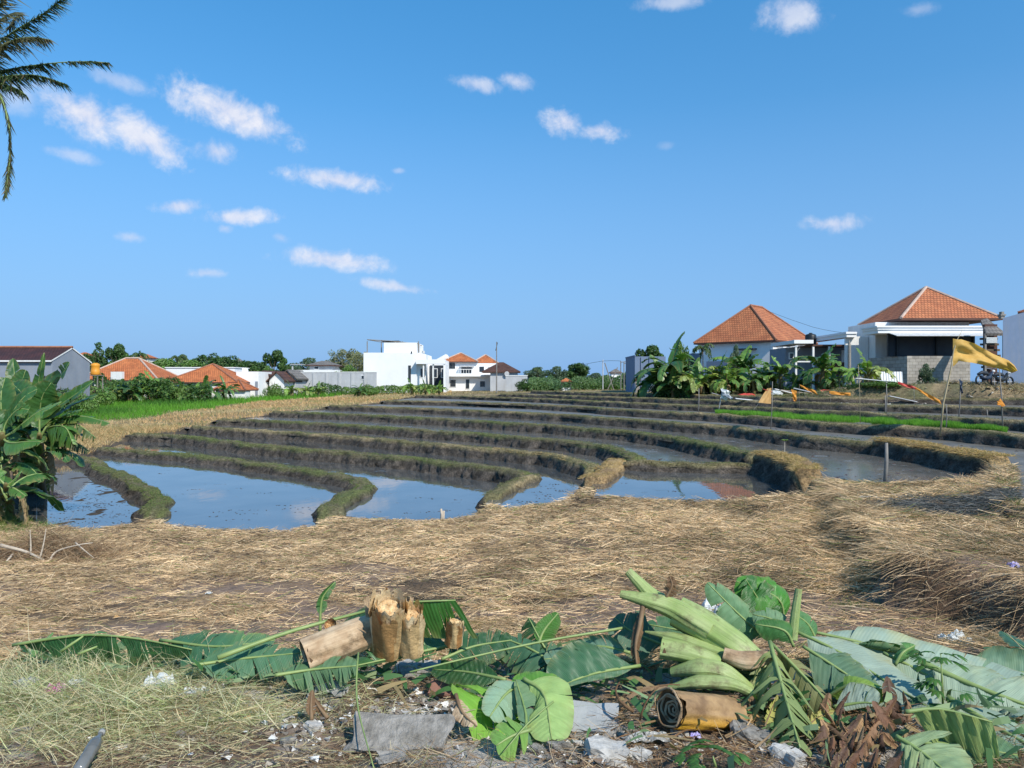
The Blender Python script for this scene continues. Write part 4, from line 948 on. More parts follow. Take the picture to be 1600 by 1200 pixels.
# garden kiosk with orange roof
d = 100; x = at(885, d); g = gz(x, d)-.1
t = thing('garden_kiosk', 'small kiosk with rounded orange roof among the distant trees', 'kiosk', (x, d, g))
add_roof(t, -.65, .65, 0, 1.3, Zp(596), Zp(590.5), .1, 'x', M['roof2'], M['cap'], .15, False)
for sx in (-.6, .6):
    for sy in (.05, 1.2): lbuild(MB().box(sx-.05, sx+.05, sy-.05, sy+.05, 0, Zp(597.4)), 'post', M['pole'], t)
lbox(t, 'counter', M['white'], -.55, .55, .1, 1.1, 0, .5)
for px, py, d, lb in ((908, 584, 150, 'tiny white house with grey roof seen through the trees right of the kiosk'), (371, 566, 170, 'tiny white tower like house above the blank cube building'), (963, 582, 140, 'small pale temple roof beside the blue grey walled house')):
    x = at(px, d); g = gz(x, d)-.1; t = thing('far_house', lb, 'house', (x, d, g))
    lbox(t, 'wall', M['white2'], -.9, .9, 0, 2, 0, Zp(py)); add_roof(t, -.9, .9, 0, 2, Zp(py), Zp(py-6), .2, 'x', M['roofgrey'], M['cap'], .25, False)

# -- right hand house 1 (terracotta hip roof), one corner pointing to the camera
d = 66; x = at(1213, d); g = gz(x, d)-.2
t = thing('terracotta_house', 'white walled house with large terracotta hip roof behind the banana plants', 'house', (x, d, g))
t.rotation_euler = (0, 0, radians(-42)); ze, zr = Zp(531), Zp(478, 71.6)
lbox(t, 'wall', M['white2'], -7.5, -.5, .5, 9.3, 0, ze-.15)
add_roof(t, -8, 0, 0, 9.8, ze, zr, 2.6, 'y', M['roof'], M['cap'], 0)
windowp(t, -3.4, -2.4, .5, 2.4, 3.6); lbuild(MB().box(-3.8, -2.0, -.2, .495, 3.9, 4.02), 'window_hood', M['dark'], t)
lbox(t, 'annex', M['bluegrey'], -6.2, -2.5, -.9, .49, 0, 2.9); lbox(t, 'annex', M['bluegrey'], -9.6, -7.51, 1.5, 7, 0, ze-.9)
lbox(t, 'flat_canopy', M['white2'], -.3, 2.2, 2.0, 8.0, ze-1.1, ze-.9)
for k in range(3): lbuild(MB().box(-.48, .05, 1.4+k*2.6, 2.1+k*2.6, ze-.8, ze-.25), 'air_conditioner', M['white2'], t)
lbuild(MB().tube([(-7.6, .4, .2), (-7.6, .4, ze-.3)], .05, 6), 'drain_pipe', M['metal'], t)
# grey-blue block at the left of it
d = 74; x = at(1012, d); g = gz(x, d)-.2
t = thing('blue_grey_building', 'plain blue grey flat topped building left of the tall banana clump', 'building', (x, d, g))
lbox(t, 'wall', M['bluegrey'], X(992), X(1040), 0, 6, 0, Zp(557)); lbox(t, 'parapet', M['bluegrey'], X(991.4), X(993.4), -.05, 6, Zp(557)+.003, Zp(554.8)); 
b = MB(); 
for px in (1003, 1016, 1029): b.box(X(px)-.12, X(px)+.12, -.1, -.003, 0, Zp(558))
lbuild(b, 'pilaster', M['bluegrey'], t)
d = 71; x = at(996, d); g = gz(x, d)
t = thing('stone_shrine', 'small pale shrine with pointed roof before the blue grey building', 'shrine', (x, d, g))
lbuild(MB().box(-.16, .16, -.16, .16, 0, .9).box(-.28, .28, -.28, .28, .9, 1.0), 'pedestal', M['stone'], t); lbuild(MB().box(-.2, .2, -.2, .2, 1.003, 1.3), 'shrine_box', M['block'], t)
add_roof(t, -.22, .22, -.22, .22, 1.32, 1.68, 0, 'x', M['palecap'], M['palecap'], .08, False)

# -- sheds between the houses
d = 60; x = at(1290, d); g = gz(x, d)-.1
t = thing('open_shed', 'dark open shed with flat white edged roof between the two terracotta houses', 'shed', (x, d, g))
lbox(t, 'wall', M['grey'], X(1243), X(1355), 2.2, 6, 0, Zp(541)); lbox(t, 'flat_roof', M['white2'], X(1238), X(1268), -.4, 5, Zp(537), Zp(531.5)); lbox(t, 'sheet_roof', M['rust'], X(1268)+.01, X(1345), -.2, 6, Zp(541), Zp(538.5))
lbox(t, 'rusty_panel', M['rust'], X(1296), X(1340), 0, .08, Zp(587), Zp(566)); lbox(t, 'white_side_wall', M['white2'], X(1325), X(1346), 1.0, 1.2, 0, Zp(546))
for px in (1243, 1270, 1295, 1335): lbuild(MB().box(X(px)-.07, X(px)+.07, -.15, -.01, 0, Zp(541)-.01), 'post', M['white'], t)
lbox(t, 'shade_net', M['white'], X(1240), X(1272), .02, .1, Zp(566), Zp(564))
windowp(t, X(1248), X(1256), 2.2, Zp(560), Zp(549))
x = at(1290, d); t = thing('water_tank', 'black water tank on the shed roof beside the terracotta hip roof', 'water tank', (x, 63, zz(538.5, d)))
lbuild(MB().tube([(0,0,0),(0,0,.1),(0,0,.9),(0,0,1.0),(0,0,1.08)], [.42,.45,.45,.38,.12], 16), 'tank', M['blacktank'], t, True)
lbuild(MB().tube([(0,0,1.08),(0,0,1.14)], [.14,.13], 10), 'lid', M['dark'], t)
d = 52; x = at(1345, d); g = gz(x, d)
t = thing('timber_fence', 'low pale slatted timber fence in front of the sheds', 'fence', (x, d, g))
b = MB(); 
for i in range(15): b.box(X(1312+i*5.5)-.03, X(1312+i*5.5)+.03, 0, .03, 0, 1.15)
lbuild(b, 'slat', M['stick'], t); lbuild(MB().box(X(1310), X(1392), -.05, -.004, .95, 1.03).box(X(1310), X(1392), -.05, -.004, .3, .38), 'rail', M['stick'], t)
b = MB()
x = at(1392, 51); g = gz(x, 51); t = thing('corrugated_sheet', 'upright pale corrugated sheet leaning beside the block wall corner', 'metal sheet', (x, 51, g))
G_ = [[(-.9+i*.06, .03*sin(i*2.1)+j*.15, .2+j*1.15) for j in range(2)] for i in range(30)]; lbuild(MB().grid(G_), 'sheet', M['white2'], t)

# -- right hand house 2
d = 54; x = at(1450, d); g = gz(x, d)-.1
t = thing('porch_house', 'house with terracotta pyramid roof, white fascia and dark screened porch', 'house', (x, d, g))
ze, zr = Zp(497, 54.6), Zp(449, d+4)
lbox(t, 'wall', M['white'], X(1393), X(1548)-.1, 2.4, 7.0, 0, ze-.15)
add_roof(t, at(1408, 54.6)-x, at(1567, 54.6)-x, .6, 7.4, ze, zr, .0, 'x', M['roof'], M['palecap'], 0)
b = MB()  # stepped white fascia running round the porch
for k, (dz0, dz1, o) in enumerate(((0, .24, 0), (.243, .40, .08), (.403, .52, .16))):
    b.box(X(1372)-o, X(1548)+o, -o, 2.39, Zp(520.5)+dz0, Zp(520.5)+dz1)
for k, (dz0, dz1, o) in enumerate(((0, .24, 0), (.243, .40, .08))):
    b.box(X(1352)-o, X(1372)-.17, 3-o, 10, Zp(520.5)-.1+dz0, Zp(520.5)-.1+dz1)
lbuild(b, 'fascia', M['white2'], t)
lbuild(MB().add([(X(1388), -1.2, Zp(526)), (X(1545), -1.2, Zp(526)), (X(1545), -.02, Zp(520)), (X(1388), -.02, Zp(520)), (X(1388), -1.2, Zp(526.8)), (X(1545), -1.2, Zp(526.8)), (X(1545), -.02, Zp(520.8)), (X(1388), -.02, Zp(520.8))], [(0,1,2,3), (7,6,5,4), (0,4,5,1), (1,5,6,2), (3,7,4,0)]), 'awning', M['metal'], t)
lbox(t, 'porch_screen', M['dark'], X(1390), X(1524), .3, .36, Zp(557)+.01, Zp(521))
for px in (1390, 1404, 1466, 1524): lbuild(MB().box(X(px)-.06, X(px)+.06, .14, .29, Zp(557)+.01, Zp(521)), 'porch_post', M['blacktank'], t)
lbox(t, 'side_wall', M['white'], X(1354), X(1392), 3.4, 3.6, 0, Zp(521)); 
b = MB(); b.box(X(1414), X(1512), -.3, -.02, -.3, Zp(556.5)); lbuild(b, 'block_wall', M['block'], t)
b = MB(); v = [(X(1378), 2.0, -.3), (X(1414)-.01, -.3, -.3), (X(1414)-.01, -.3, Zp(557)), (X(1378), 2.0, Zp(558))]; b.add(v, [(0,1,2,3)], 0, [(0,0), (3,0), (3,2.4), (0,2.4)]); v = [(p[0]+.15, p[1]+.15, p[2]) for p in v]; b.add(v, [(3,2,1,0)], 0, [(0,0), (3,0), (3,2.4), (0,2.4)])
lbuild(b, 'side_block_wall', M['block'], t)
lbuild(MB().tube([(X(1332), .5, 0), (X(1332), .5, 3.4), (X(1332), .5, 3.8)], [.12, .12, .03], 8), 'gate_pillar', M['stone'], t)
# dark tiled lean-to and utility area right of it
d = 50; x = at(1545, d); g = gz(x, d)-.1
t = thing('lean_to', 'weathered dark lean to with stacked timber beside the blue grey wall', 'shed', (x, d, g))
v = [(X(1541), 0, Zp(521)), (X(1572), 0, Zp(521)), (X(1572), 2, Zp(493)), (X(1562), 2, Zp(496))]
b = MB().add(v, [(0,1,2,3)], 0, [(0,0), (1.3,0), (1.3,1.5), (.8,1.5)]); v2 = [(p[0], p[1]+.05, p[2]-.15) for p in v]; b.add(v+v2, [(0,4,5,1), (0,3,7,4), (4,7,6,5)]); lbuild(b, 'roof', M['roofgrey'], t)
lbox(t, 'wall', M['rust'], X(1552), X(1572), .9, 1.1, 0, Zp(505)); b = MB()
for k in range(6): b.box(X(1538+k), X(1570), .2+.1*k, .35+.1*k, Zp(575-k*9), Zp(573-k*9)+.05)
lbuild(b, 'timber', M['bark'], t)
for px, z0, z1 in ((1541, 0, 521), (1570, 0, 521)): lbuild(MB().box(X(px)-.06, X(px)+.06, .05, .17, 0, Zp(z1)), 'post', M['pole'], t)
lbox(t, 'hanging_sheet', M['plastic'], X(1541), X(1558), -.02, .0, Zp(536), Zp(527))
d = 46; x = at(1567, d); g = gz(x, d)-.1
t = thing('blue_grey_wall', 'tall blue grey plastered wall with sloping top at the right edge', 'wall', (x, d, g))
b = MB(); v = [(X(1567), 0, -.3), (X(1640), 0, -.3), (X(1640), 0, Zp(478)), (X(1600), 0, Zp(488)), (X(1567), 0, Zp(497))]
v2 = [(p[0]+.25, p[1]+.3, p[2]) for p in v]; b.add(v+v2, [(0,1,2,3,4), (0,4,9,5), (4,3,8,9), (3,2,7,8), (9,8,7,6,5)]); lbuild(b, 'wall_panel', M['bluegrey'], t)
b = MB().box(X(1570), X(1576), .35, .6, Zp(497), Zp(492.5)).box(X(1569), X(1577), .3, .65, Zp(492.5)+.003, Zp(490)).box(X(1571), X(1575), .35, .6, Zp(490)+.003, Zp(486)); lbuild(b, 'roof_ornament', M['stone'], t)
x = at(1592, 66); d = 60; g = gz(x, d)
t = thing('corner_house', 'house showing only its terracotta eave corner above the blue grey wall', 'house', (x, d, g))
add_roof(t, .4, 10, 0, 6, Zp(477), Zp(440), 1, 'x', M['roof'], M['cap'], .3); lbox(t, 'wall', M['lightgrey'], .9, 9, .6, 5.5, 0, Zp(477)-.15)

# ================================================================ TREES
def crown_mesh(name, lobes, n, leaf, pal, seed):
    r = np.random.default_rng(seed); k = len(lobes); wts = np.array([l[3]**2 for l in lobes]); wts = wts/wts.sum()
    li = r.choice(k, n, p=wts); L = np.array(lobes)[li]
    u = r.normal(size=(n, 3)); u /= np.linalg.norm(u, axis=1)[:, None]; rad = r.uniform(.55, 1.06, n)**.6
    cl = fbm(u[:, 0]*3+li*7, u[:, 1]*3+u[:, 2]*3, seed % 50, 3); rad *= .78+.45*cl
    c = L[:, :3]+u*(rad*L[:, 3])[:, None]*np.array([1, 1, .8])
    keep = (cl > .30) ; c = c[keep]; u = u[keep]; li = li[keep]; n = len(c)
    a = u+r.normal(size=(n, 3))*.7; a /= np.linalg.norm(a, axis=1)[:, None]; t1 = np.cross(a, r.normal(size=(n, 3))); t1 /= np.linalg.norm(t1, axis=1)[:, None]; t2 = np.cross(a, t1)
    s = leaf*r.uniform(.5, 1.25, n)[:, None]
    V = np.stack([c-t1*s, c-t2*s*.45, c+t1*s, c+t2*s*.45], 1).reshape(-1, 3)
    pal = np.array(pal); col = pal[r.integers(0, len(pal), n)]*r.uniform(.75, 1.3, (n, 1))*(np.array([.85, 1.0, 1.15])[li % 3])[:, None]
    f = np.arange(4*n).reshape(n, 4); return mesh_np(name, V, f, np.repeat(col, 4, 0))
def limbs(name, h, top, r0, seed, nl=6):
    rr = random.Random(seed); b = MB(); b.tube([(0,0,-.2),(rr.uniform(-.1,.1),0,h*.3),(rr.uniform(-.2,.2),rr.uniform(-.1,.1),h*.62)], [r0*1.3,r0,r0*.65], 7)
    for i in range(nl):
        a = i*2*pi/nl+rr.uniform(-.4, .4); q = rr.uniform(.3, .75)
        b.tube([(0,0,h*(.35+.04*i)), (cos(a)*top*q*.5, sin(a)*top*q*.5, h*(.55+.04*i)), (cos(a)*top*q, sin(a)*top*q, h*(.75+.03*i))], [r0*.5, r0*.3, r0*.1], 5)
    me = mesh_np(name, np.array(b.v), b.f, None, b.uv, True); return me
DG = [(.05,.11,.03),(.075,.15,.04),(.04,.085,.025),(.10,.18,.05)]
LG = [(.11,.22,.045),(.15,.26,.06),(.085,.17,.035),(.19,.28,.085)]
PG = [(.26,.26,.13),(.20,.22,.10),(.32,.30,.18),(.16,.19,.08)]
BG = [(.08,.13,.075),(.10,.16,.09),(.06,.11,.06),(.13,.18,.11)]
def lobes_round(seed, k=9, sx=1, flat=.7):
    k = int(k*2.2)
    rr = random.Random(seed); out = [(0, 0, .62, .30)]
    for _ in range(k): a = rr.uniform(0, 6.28); q = rr.uniform(.05, .38); out.append((cos(a)*q*sx, sin(a)*q*.8, rr.uniform(.36, .90)-q*.4, rr.uniform(.07, .16)))
    return out
TP = {}
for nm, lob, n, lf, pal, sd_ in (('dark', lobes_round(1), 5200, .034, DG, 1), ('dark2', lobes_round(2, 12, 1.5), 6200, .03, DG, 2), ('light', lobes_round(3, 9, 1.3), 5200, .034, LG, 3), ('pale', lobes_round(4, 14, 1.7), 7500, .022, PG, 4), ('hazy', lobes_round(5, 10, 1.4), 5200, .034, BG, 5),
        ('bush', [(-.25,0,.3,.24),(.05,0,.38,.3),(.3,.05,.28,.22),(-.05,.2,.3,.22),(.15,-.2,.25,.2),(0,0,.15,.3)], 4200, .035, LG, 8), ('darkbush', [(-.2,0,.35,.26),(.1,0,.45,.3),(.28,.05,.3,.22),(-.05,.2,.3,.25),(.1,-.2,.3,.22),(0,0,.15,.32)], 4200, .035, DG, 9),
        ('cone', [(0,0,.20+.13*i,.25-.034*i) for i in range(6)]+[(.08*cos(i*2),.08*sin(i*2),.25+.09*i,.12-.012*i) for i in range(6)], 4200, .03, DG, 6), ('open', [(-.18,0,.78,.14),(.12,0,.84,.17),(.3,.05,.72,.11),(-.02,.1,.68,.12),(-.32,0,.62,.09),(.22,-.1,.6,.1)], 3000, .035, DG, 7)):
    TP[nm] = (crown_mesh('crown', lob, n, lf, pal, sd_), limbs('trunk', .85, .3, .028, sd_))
for me in [m_[0] for m_ in TP.values()]: me.materials.append(M['leaf'])
for me in [m_[1] for m_ in TP.values()]: me.materials.append(M['bark'])
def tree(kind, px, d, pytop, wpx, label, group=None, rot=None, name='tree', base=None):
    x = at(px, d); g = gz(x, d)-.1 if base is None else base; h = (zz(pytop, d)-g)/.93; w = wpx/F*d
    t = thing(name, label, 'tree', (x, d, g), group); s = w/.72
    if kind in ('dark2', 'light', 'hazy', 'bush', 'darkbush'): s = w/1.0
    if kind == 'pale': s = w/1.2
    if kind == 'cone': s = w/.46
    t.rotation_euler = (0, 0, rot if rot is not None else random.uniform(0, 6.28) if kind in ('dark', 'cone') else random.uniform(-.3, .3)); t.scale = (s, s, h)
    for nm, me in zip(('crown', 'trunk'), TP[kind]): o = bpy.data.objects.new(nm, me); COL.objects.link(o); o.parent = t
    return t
GT = 'trees on the skyline'
for a in [
 ('cone', 154, 120, 533, 30, 'conical dark green tree tallest on the left skyline'),
 ('dark', 136, 118, 549, 22, 'dark rounded tree between the grey gable and the conical tree'),
 ('light', 185, 135, 551, 40, 'light green spreading tree above the first orange hip roof'),
 ('open', 180, 120, 541, 34, 'open crowned tree with bare gaps right of the conical tree'),
 ('dark', 205, 140, 552, 30, 'dark bushy tree behind the ridge of the first orange roof'),
 ('light', 250, 125, 560, 56, 'bright green bush like tree below the tiny orange roofed house'),
 ('light', 232, 112, 568, 60, 'pale green low tree right of the first orange hip roof'),
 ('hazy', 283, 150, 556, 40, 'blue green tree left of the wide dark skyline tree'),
 ('dark2', 322, 130, 551.5, 62, 'wide dark green tree above the orange pyramid roof'),
 ('dark', 352, 132, 554, 28, 'dark rounded tree at the right end of the wide skyline tree'),
 ('hazy', 385, 150, 565, 40, 'low hazy tree behind the blank white cube building'),
 ('open', 427, 120, 550, 36, 'umbrella shaped dark tree standing clear of the skyline left of centre'),
 ('light', 418, 118, 571, 30, 'small light green tree under the umbrella shaped tree'),
 ('dark', 447, 128, 568, 24, 'small dark tree behind the dark grey gable roof'),
 ('pale', 535, 130, 545, 78, 'broad pale olive flowering tree left of the white modern house'),
 ('pale', 562, 124, 550, 44, 'pale olive tree touching the left side of the modern house'),
 ('light', 545, 112, 570, 44, 'yellow green shrub tree below the pale olive tree'),
 ('dark', 802, 130, 574, 16, 'small dark tree between the brown roof and the far trees'),
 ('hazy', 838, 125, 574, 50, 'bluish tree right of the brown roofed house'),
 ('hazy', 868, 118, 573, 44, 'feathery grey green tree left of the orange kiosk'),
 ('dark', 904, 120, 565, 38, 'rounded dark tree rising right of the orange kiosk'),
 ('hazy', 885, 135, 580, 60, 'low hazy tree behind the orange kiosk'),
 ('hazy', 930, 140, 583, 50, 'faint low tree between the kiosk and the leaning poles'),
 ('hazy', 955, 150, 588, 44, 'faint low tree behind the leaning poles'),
 ('dark', 982, 95, 583, 18, 'small dark round tree beside the blue grey building'),
 ('light', 985, 125, 575, 30, 'pale green tree top left of the blue grey building'),
 ('open', 1012, 84, 543, 44, 'flat topped tree rising behind the blue grey building'),
 ('light', 1062, 66, 530, 30, 'tall fine leaved tree at the left end of the terracotta roof'),
 ('hazy', 1068, 67, 552, 44, 'feathery grey green tree in front of the terracotta house corner'),
 ('hazy', 1150, 63, 540, 26, 'thin feathery tree before the middle of the terracotta house'),
 ('darkbush', 8, 46, 573, 90, 'dense dark shrub at the left edge below the gabled houses'),
 ('darkbush', 50, 52, 580, 90, 'dense dark shrub behind the near banana clump'),
 ('light', 100, 70, 585, 50, 'green bush right of the near banana clump'),
 ('light', 300, 112, 562, 90, 'wide light green tree mass behind the orange pyramid roof'),
 ('light', 195, 105, 562, 70, 'rounded green tree behind the right slope of the first orange roof'),
 ('light', 262, 108, 560, 80, 'broad bright green tree crown between the two orange roofs'),
 ('dark2', 350, 118, 556, 90, 'long dark green tree crown behind the white parapet building'),
 ('dark', 398, 125, 562, 40, 'dark crown right behind the blank white cube building'),
 ('hazy', 480, 150, 560, 60, 'grey green tree top behind the low white villa roof'),
 ('darkbush', 262, 82, 576, 70, 'dark bush between the two orange hip roofs'),
 ('bush', 140, 69, 586, 70, 'green bush hiding the legs of the orange water tank'),
 ('bush', 172, 82, 581, 60, 'green bush below the eave of the first orange roof'),
 ('light', 215, 108, 558, 80, 'wide green tree mass rising between the orange roofs'),
 ('hazy', 455, 140, 572, 60, 'faint tree line behind the low white villa'),
 ('bush', 428, 92, 589, 36, 'bright bush before the little white gabled houses'),
 ('bush', 572, 96, 592, 40, 'yellow green bush at the corner of the modern house'),
 ('darkbush', 818, 104, 585, 30, 'dark bush at the end of the short pale wall'),
 ('bush', 850, 104, 590, 60, 'low green bush left in front of the orange kiosk'),
 ('bush', 920, 104, 588, 60, 'low green bush right of the orange kiosk'),
 ('bush', 955, 100, 590, 50, 'pale bush at the foot of the leaning poles'),
 ('darkbush', 1040, 60, 578, 60, 'dark undergrowth bush at the left end of the banana row'),
 ('darkbush', 1072, 59, 572, 60, 'dark undergrowth bush in the middle of the tall banana clump'),
 ('bush', 1115, 59, 570, 60, 'lime undergrowth bush beneath the bright banana plants'),
 ('bush', 1145, 59, 578, 50, 'light green undergrowth bush beside the banana with the pointed leaf'),
 ('darkbush', 1180, 58, 588, 50, 'dark undergrowth bush behind the red plastic heap'),
 ('bush', 1210, 57, 590, 44, 'green undergrowth bush at the foot of the spear leaved banana'),
 ('darkbush', 1300, 54, 588, 50, 'dark undergrowth bush right of the broad banana plant'),
 ('bush', 1250, 56, 590, 40, 'green undergrowth bush left of the broad banana plant'),
  ('darkbush', 92, 57, 592, 70, 'dark bush below the gable wall of the grey house'),
 ('bush', 125, 58, 597, 50, 'small green bush at the right foot of the grey gable wall'),
 ]: tree(*a, group=GT)
for a in [
 (832,108,598,34,'hazy'),(868,104,600,30,'light'),(905,104,596,34,'hazy'),(940,104,598,36,'light'),(968,100,598,30,'hazy'),(400,95,600,14,'dark'),(600,98,601,30,'light'),(560,97,602,26,'light')]:
    pass
wb = [('light', 1400, 50, 597, 40), ('dark', 1360, 49, 598, 44), ('hazy', 1440, 49.5, 575, 22)]
tree('hazy', 1447, 52, 569, 30, 'thin weedy shrub growing against the concrete block wall', GT)
tree('bush', 1378, 47, 590, 70, 'low weedy green shrub on the bank before the timber fence', GT)
tree('darkbush', 1345, 48, 594, 60, 'low dark weedy shrub left of the fence bank shrub', GT)
tree('bush', 1430, 47, 597, 40, 'grey green weed clump at the foot of the block wall', GT)
def undergrowth():
    # belt of scrub at the foot of the far trees and houses
    N = 42000; px = RNG.uniform(110, 1000, N); d = RNG.uniform(98, 112, N); d = np.where(px < 330, d-22, d)
    top = np.interp(px, [110,330,400,470,600,700,780,830,1000], [2.6,2.4,1.4,1.5,1.2,1.3,.3,1.7,1.9])*(.45+.9*fbm(px*.05, d*0, 80))
    ok = (px < 690) | (px > 826); x = (px-800)/F*d; z = ground_z(x, d)+RNG.uniform(0, 1, N)**.7*top
    c = np.column_stack([x, d, z])[ok]; n = len(c); a = RNG.normal(size=(n, 3)); a[:, 2] += .6; a /= np.linalg.norm(a, axis=1)[:, None]; t1 = np.cross(a, RNG.normal(size=(n, 3))); t1 /= np.linalg.norm(t1, axis=1)[:, None]; t2 = np.cross(a, t1); s = RNG.uniform(.08, .2, n)[:, None]
    V = np.stack([c-t1*s, c-t2*s*.5, c+t1*s, c+t2*s*.5], 1).reshape(-1, 3)
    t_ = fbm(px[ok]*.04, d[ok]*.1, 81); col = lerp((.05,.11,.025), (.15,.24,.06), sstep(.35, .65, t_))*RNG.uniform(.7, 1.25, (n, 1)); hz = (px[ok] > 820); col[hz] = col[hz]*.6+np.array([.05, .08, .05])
    o = link('undergrowth', mesh_np('undergrowth', V, np.arange(4*n).reshape(n, 4), np.repeat(col, 4, 0)), M['leaf']); tag(o, 'tangled green scrub at the foot of the distant houses and trees', 'scrub', kind='stuff')
undergrowth()
# ================================================================ BANANA PLANTS
def leaf_surf(b, mid, wmax, up, fold=.25, tear=0.3, droop=.1, seed=0, nst=26, col=(.05,.12,.03), side=(1, 1), stalk=.12, curl=0.0, wfun=None, tcol=(.3,.24,.08), tears=None, colvar=.15):
    """one banana leaf blade: strips running out from the midrib, some torn apart. mid: 3D points; up: blade normal"""
    rr = random.Random(seed); c = spline(mid, max(.02, np.linalg.norm(np.array(mid[-1])-np.array(mid[0]))/60)); sl = np.concatenate([[0], np.cumsum(np.linalg.norm(np.diff(c, axis=0), axis=1))]); L = sl[-1]; sl /= L
    def at_(t): return np.array([np.interp(t, sl, c[:, k]) for k in range(3)])
    def tan_(t): v = at_(min(t+.03, 1))-at_(max(t-.03, 0)); return v/(np.linalg.norm(v)+1e-9)
    upf = up if callable(up) else (lambda t: np.array(up, float))
    def W_(t):
        if wfun: return wfun(t)*wmax
        u = max(0, (t-stalk)/(1-stalk)); return wmax*(min(1, u*5)**.6)*(max(0, 1-u**4)**.6 if u < 1 else 0)*(1-.25*u)
    K = 4
    for sgn in (-1, 1):
        if side[0 if sgn < 0 else 1] <= 0: continue
        sc = side[0 if sgn < 0 else 1]
        t = stalk; ts = [t]
        for i in range(nst): ts.append(stalk+(1-stalk)*(i+1)/nst)
        ang = fold; dr = 0; group_start = True; prev = None
        tornrun = 0
        for i in range(nst):
            ta, tb = ts[i], ts[i+1]
            if rr.random() < tear or i == 0: ang = fold+rr.gauss(0, .12+tear*.35); dr = droop*rr.uniform(.4, 1.8); prev = None; shr = rr.uniform(.85, 1.0); sw = rr.uniform(-.15, .25)
            rows = []
            for q, tq in enumerate((ta, tb)):
                if q == 0 and prev is not None: rows.append(prev); continue
                p = at_(tq); tn = tan_(tq); U = upf(tq); U = U-tn*(U@tn); U /= np.linalg.norm(U)+1e-9; S = np.cross(tn, U)*sgn
                w = W_(tq)*sc*shr; row = []
                gap = .0 if prev is not None or q == 1 else .0
                for k in range(K+1):
                    s = k/K; a = ang+curl*s*1.6; lat = w*s*cos(a); v = w*s*sin(a)
                    o = p + S*lat + U*(v*1.0) + tn*(w*s*(.35+sw)) - np.array([0, 0, 1])*dr*w*s*s*2.0 + U*.012*sin(s*9+tq*33)*w*4
                    row.append(o)
                rows.append(row)
            # tearing narrows strip's outer end
            if rr.random() < tear: rows = [rows[0], [r_*(1-.25*(k/K)**2)+rows[0][k]*(.25*(k/K)**2) for k, r_ in enumerate(rows[1])]]; brk = True
            else: brk = False
            cj = np.array(col)*rr.uniform(1-colvar, 1+colvar); cc = []; uv = []
            for q in range(2):
                for k in range(K+1): e = (k/K)**6*(.55 if rr.random() < .5 else .15); cc.append(tuple(cj*(1-e)+np.array(tcol)*e)); uv.append(((ta, tb)[q], k/K))
            b.grid(np.array(rows), 0, uv, cc)
            prev = None if brk else rows[1]
    return c
def midrib(b, c, r0, r1, n=6): 
    k = max(3, min(14, len(c))); ii = np.linspace(0, len(c)-1, k).astype(int); b.tube([c[i] for i in ii], list(np.linspace(r0, r1, k)), n)

BLC = [(.045,.13,.03),(.065,.16,.035),(.035,.10,.025),(.09,.20,.045)]
def banana_proto(seed, nl, h, lw, pal, tear, spread=1.0, merged=True):
    """returns (leaves mesh, stem mesh) of a plant of height h at the origin"""
    rr = random.Random(seed); lb = MB(); sb = MB(); hs = h*rr.uniform(.26, .36); lean = rr.uniform(-.1, .1)
    sb.tube([(0,0,-.1),(lean*.3,0,hs*.4),(lean,0,hs),(lean*1.2,0,hs*1.12)], [.13,.11,.08,.05], 8)
    for i in range(nl):
        a = i*2.4+rr.uniform(-.3, .3); el = radians(rr.choice([78, 62, 50, 35, 20]) if i else 86); L = h*rr.uniform(.52, .72); dx, dy = cos(a), sin(a)
        pts = [np.array([lean, 0, hs*.95])]; p = pts[0].copy(); e = el
        for k in range(6):
            p = p+np.array([dx*cos(e), dy*cos(e), sin(e)])*L/6; pts.append(p.copy()); e -= radians(rr.uniform(10, 24))*spread*(1.2 if i else .4)
        col = rr.choice(pal)
        c = leaf_surf(lb, pts, lw*rr.uniform(.8, 1.1), (0,0,1) if el < 1.3 else (dx*-1, dy*-1, .3), rr.uniform(.1, .45), tear, rr.uniform(.05, .35), rr.randrange(9999), 16, col)
        midrib(sb, c, .022, .006, 5)
    # dry hanging leaves
    for i in range(3):
        a = rr.uniform(0, 6.28); dx, dy = cos(a), sin(a); pts = [(lean, 0, hs*.9), (dx*.25, dy*.25, hs*.85), (dx*.32, dy*.32, hs*.5), (dx*.28, dy*.28, hs*.2)]
        leaf_surf(lb, pts, lw*.35, (dx, dy, .1), -.6, .8, .1, rr.randrange(9999), 10, (.22,.15,.07))
    return mesh_np('leaves', lb.v, lb.f, lb.c, lb.uv, True), mesh_np('stem', sb.v, sb.f, sb.c, sb.uv, True)
YG = [(.15,.29,.05),(.20,.34,.06),(.25,.32,.09),(.11,.23,.045)]
BP = {'dark': banana_proto(1, 13, 3.2, .38, BLC, .22), 'dark2': banana_proto(5, 16, 3.4, .34, BLC, .25), 'mid': banana_proto(2, 12, 2.6, .33, BLC+YG[:1], .4), 'mid2': banana_proto(6, 11, 2.4, .30, YG[:2]+BLC[1:], .35, 1.2), 'yel': banana_proto(3, 14, 2.2, .25, YG, .5, 1.1), 'yel2': banana_proto(8, 15, 2.2, .22, YG, .6, .8)}
for a_, b_ in BP.values(): a_.materials.append(M['bleaf']); b_.materials.append(M['bstem'])
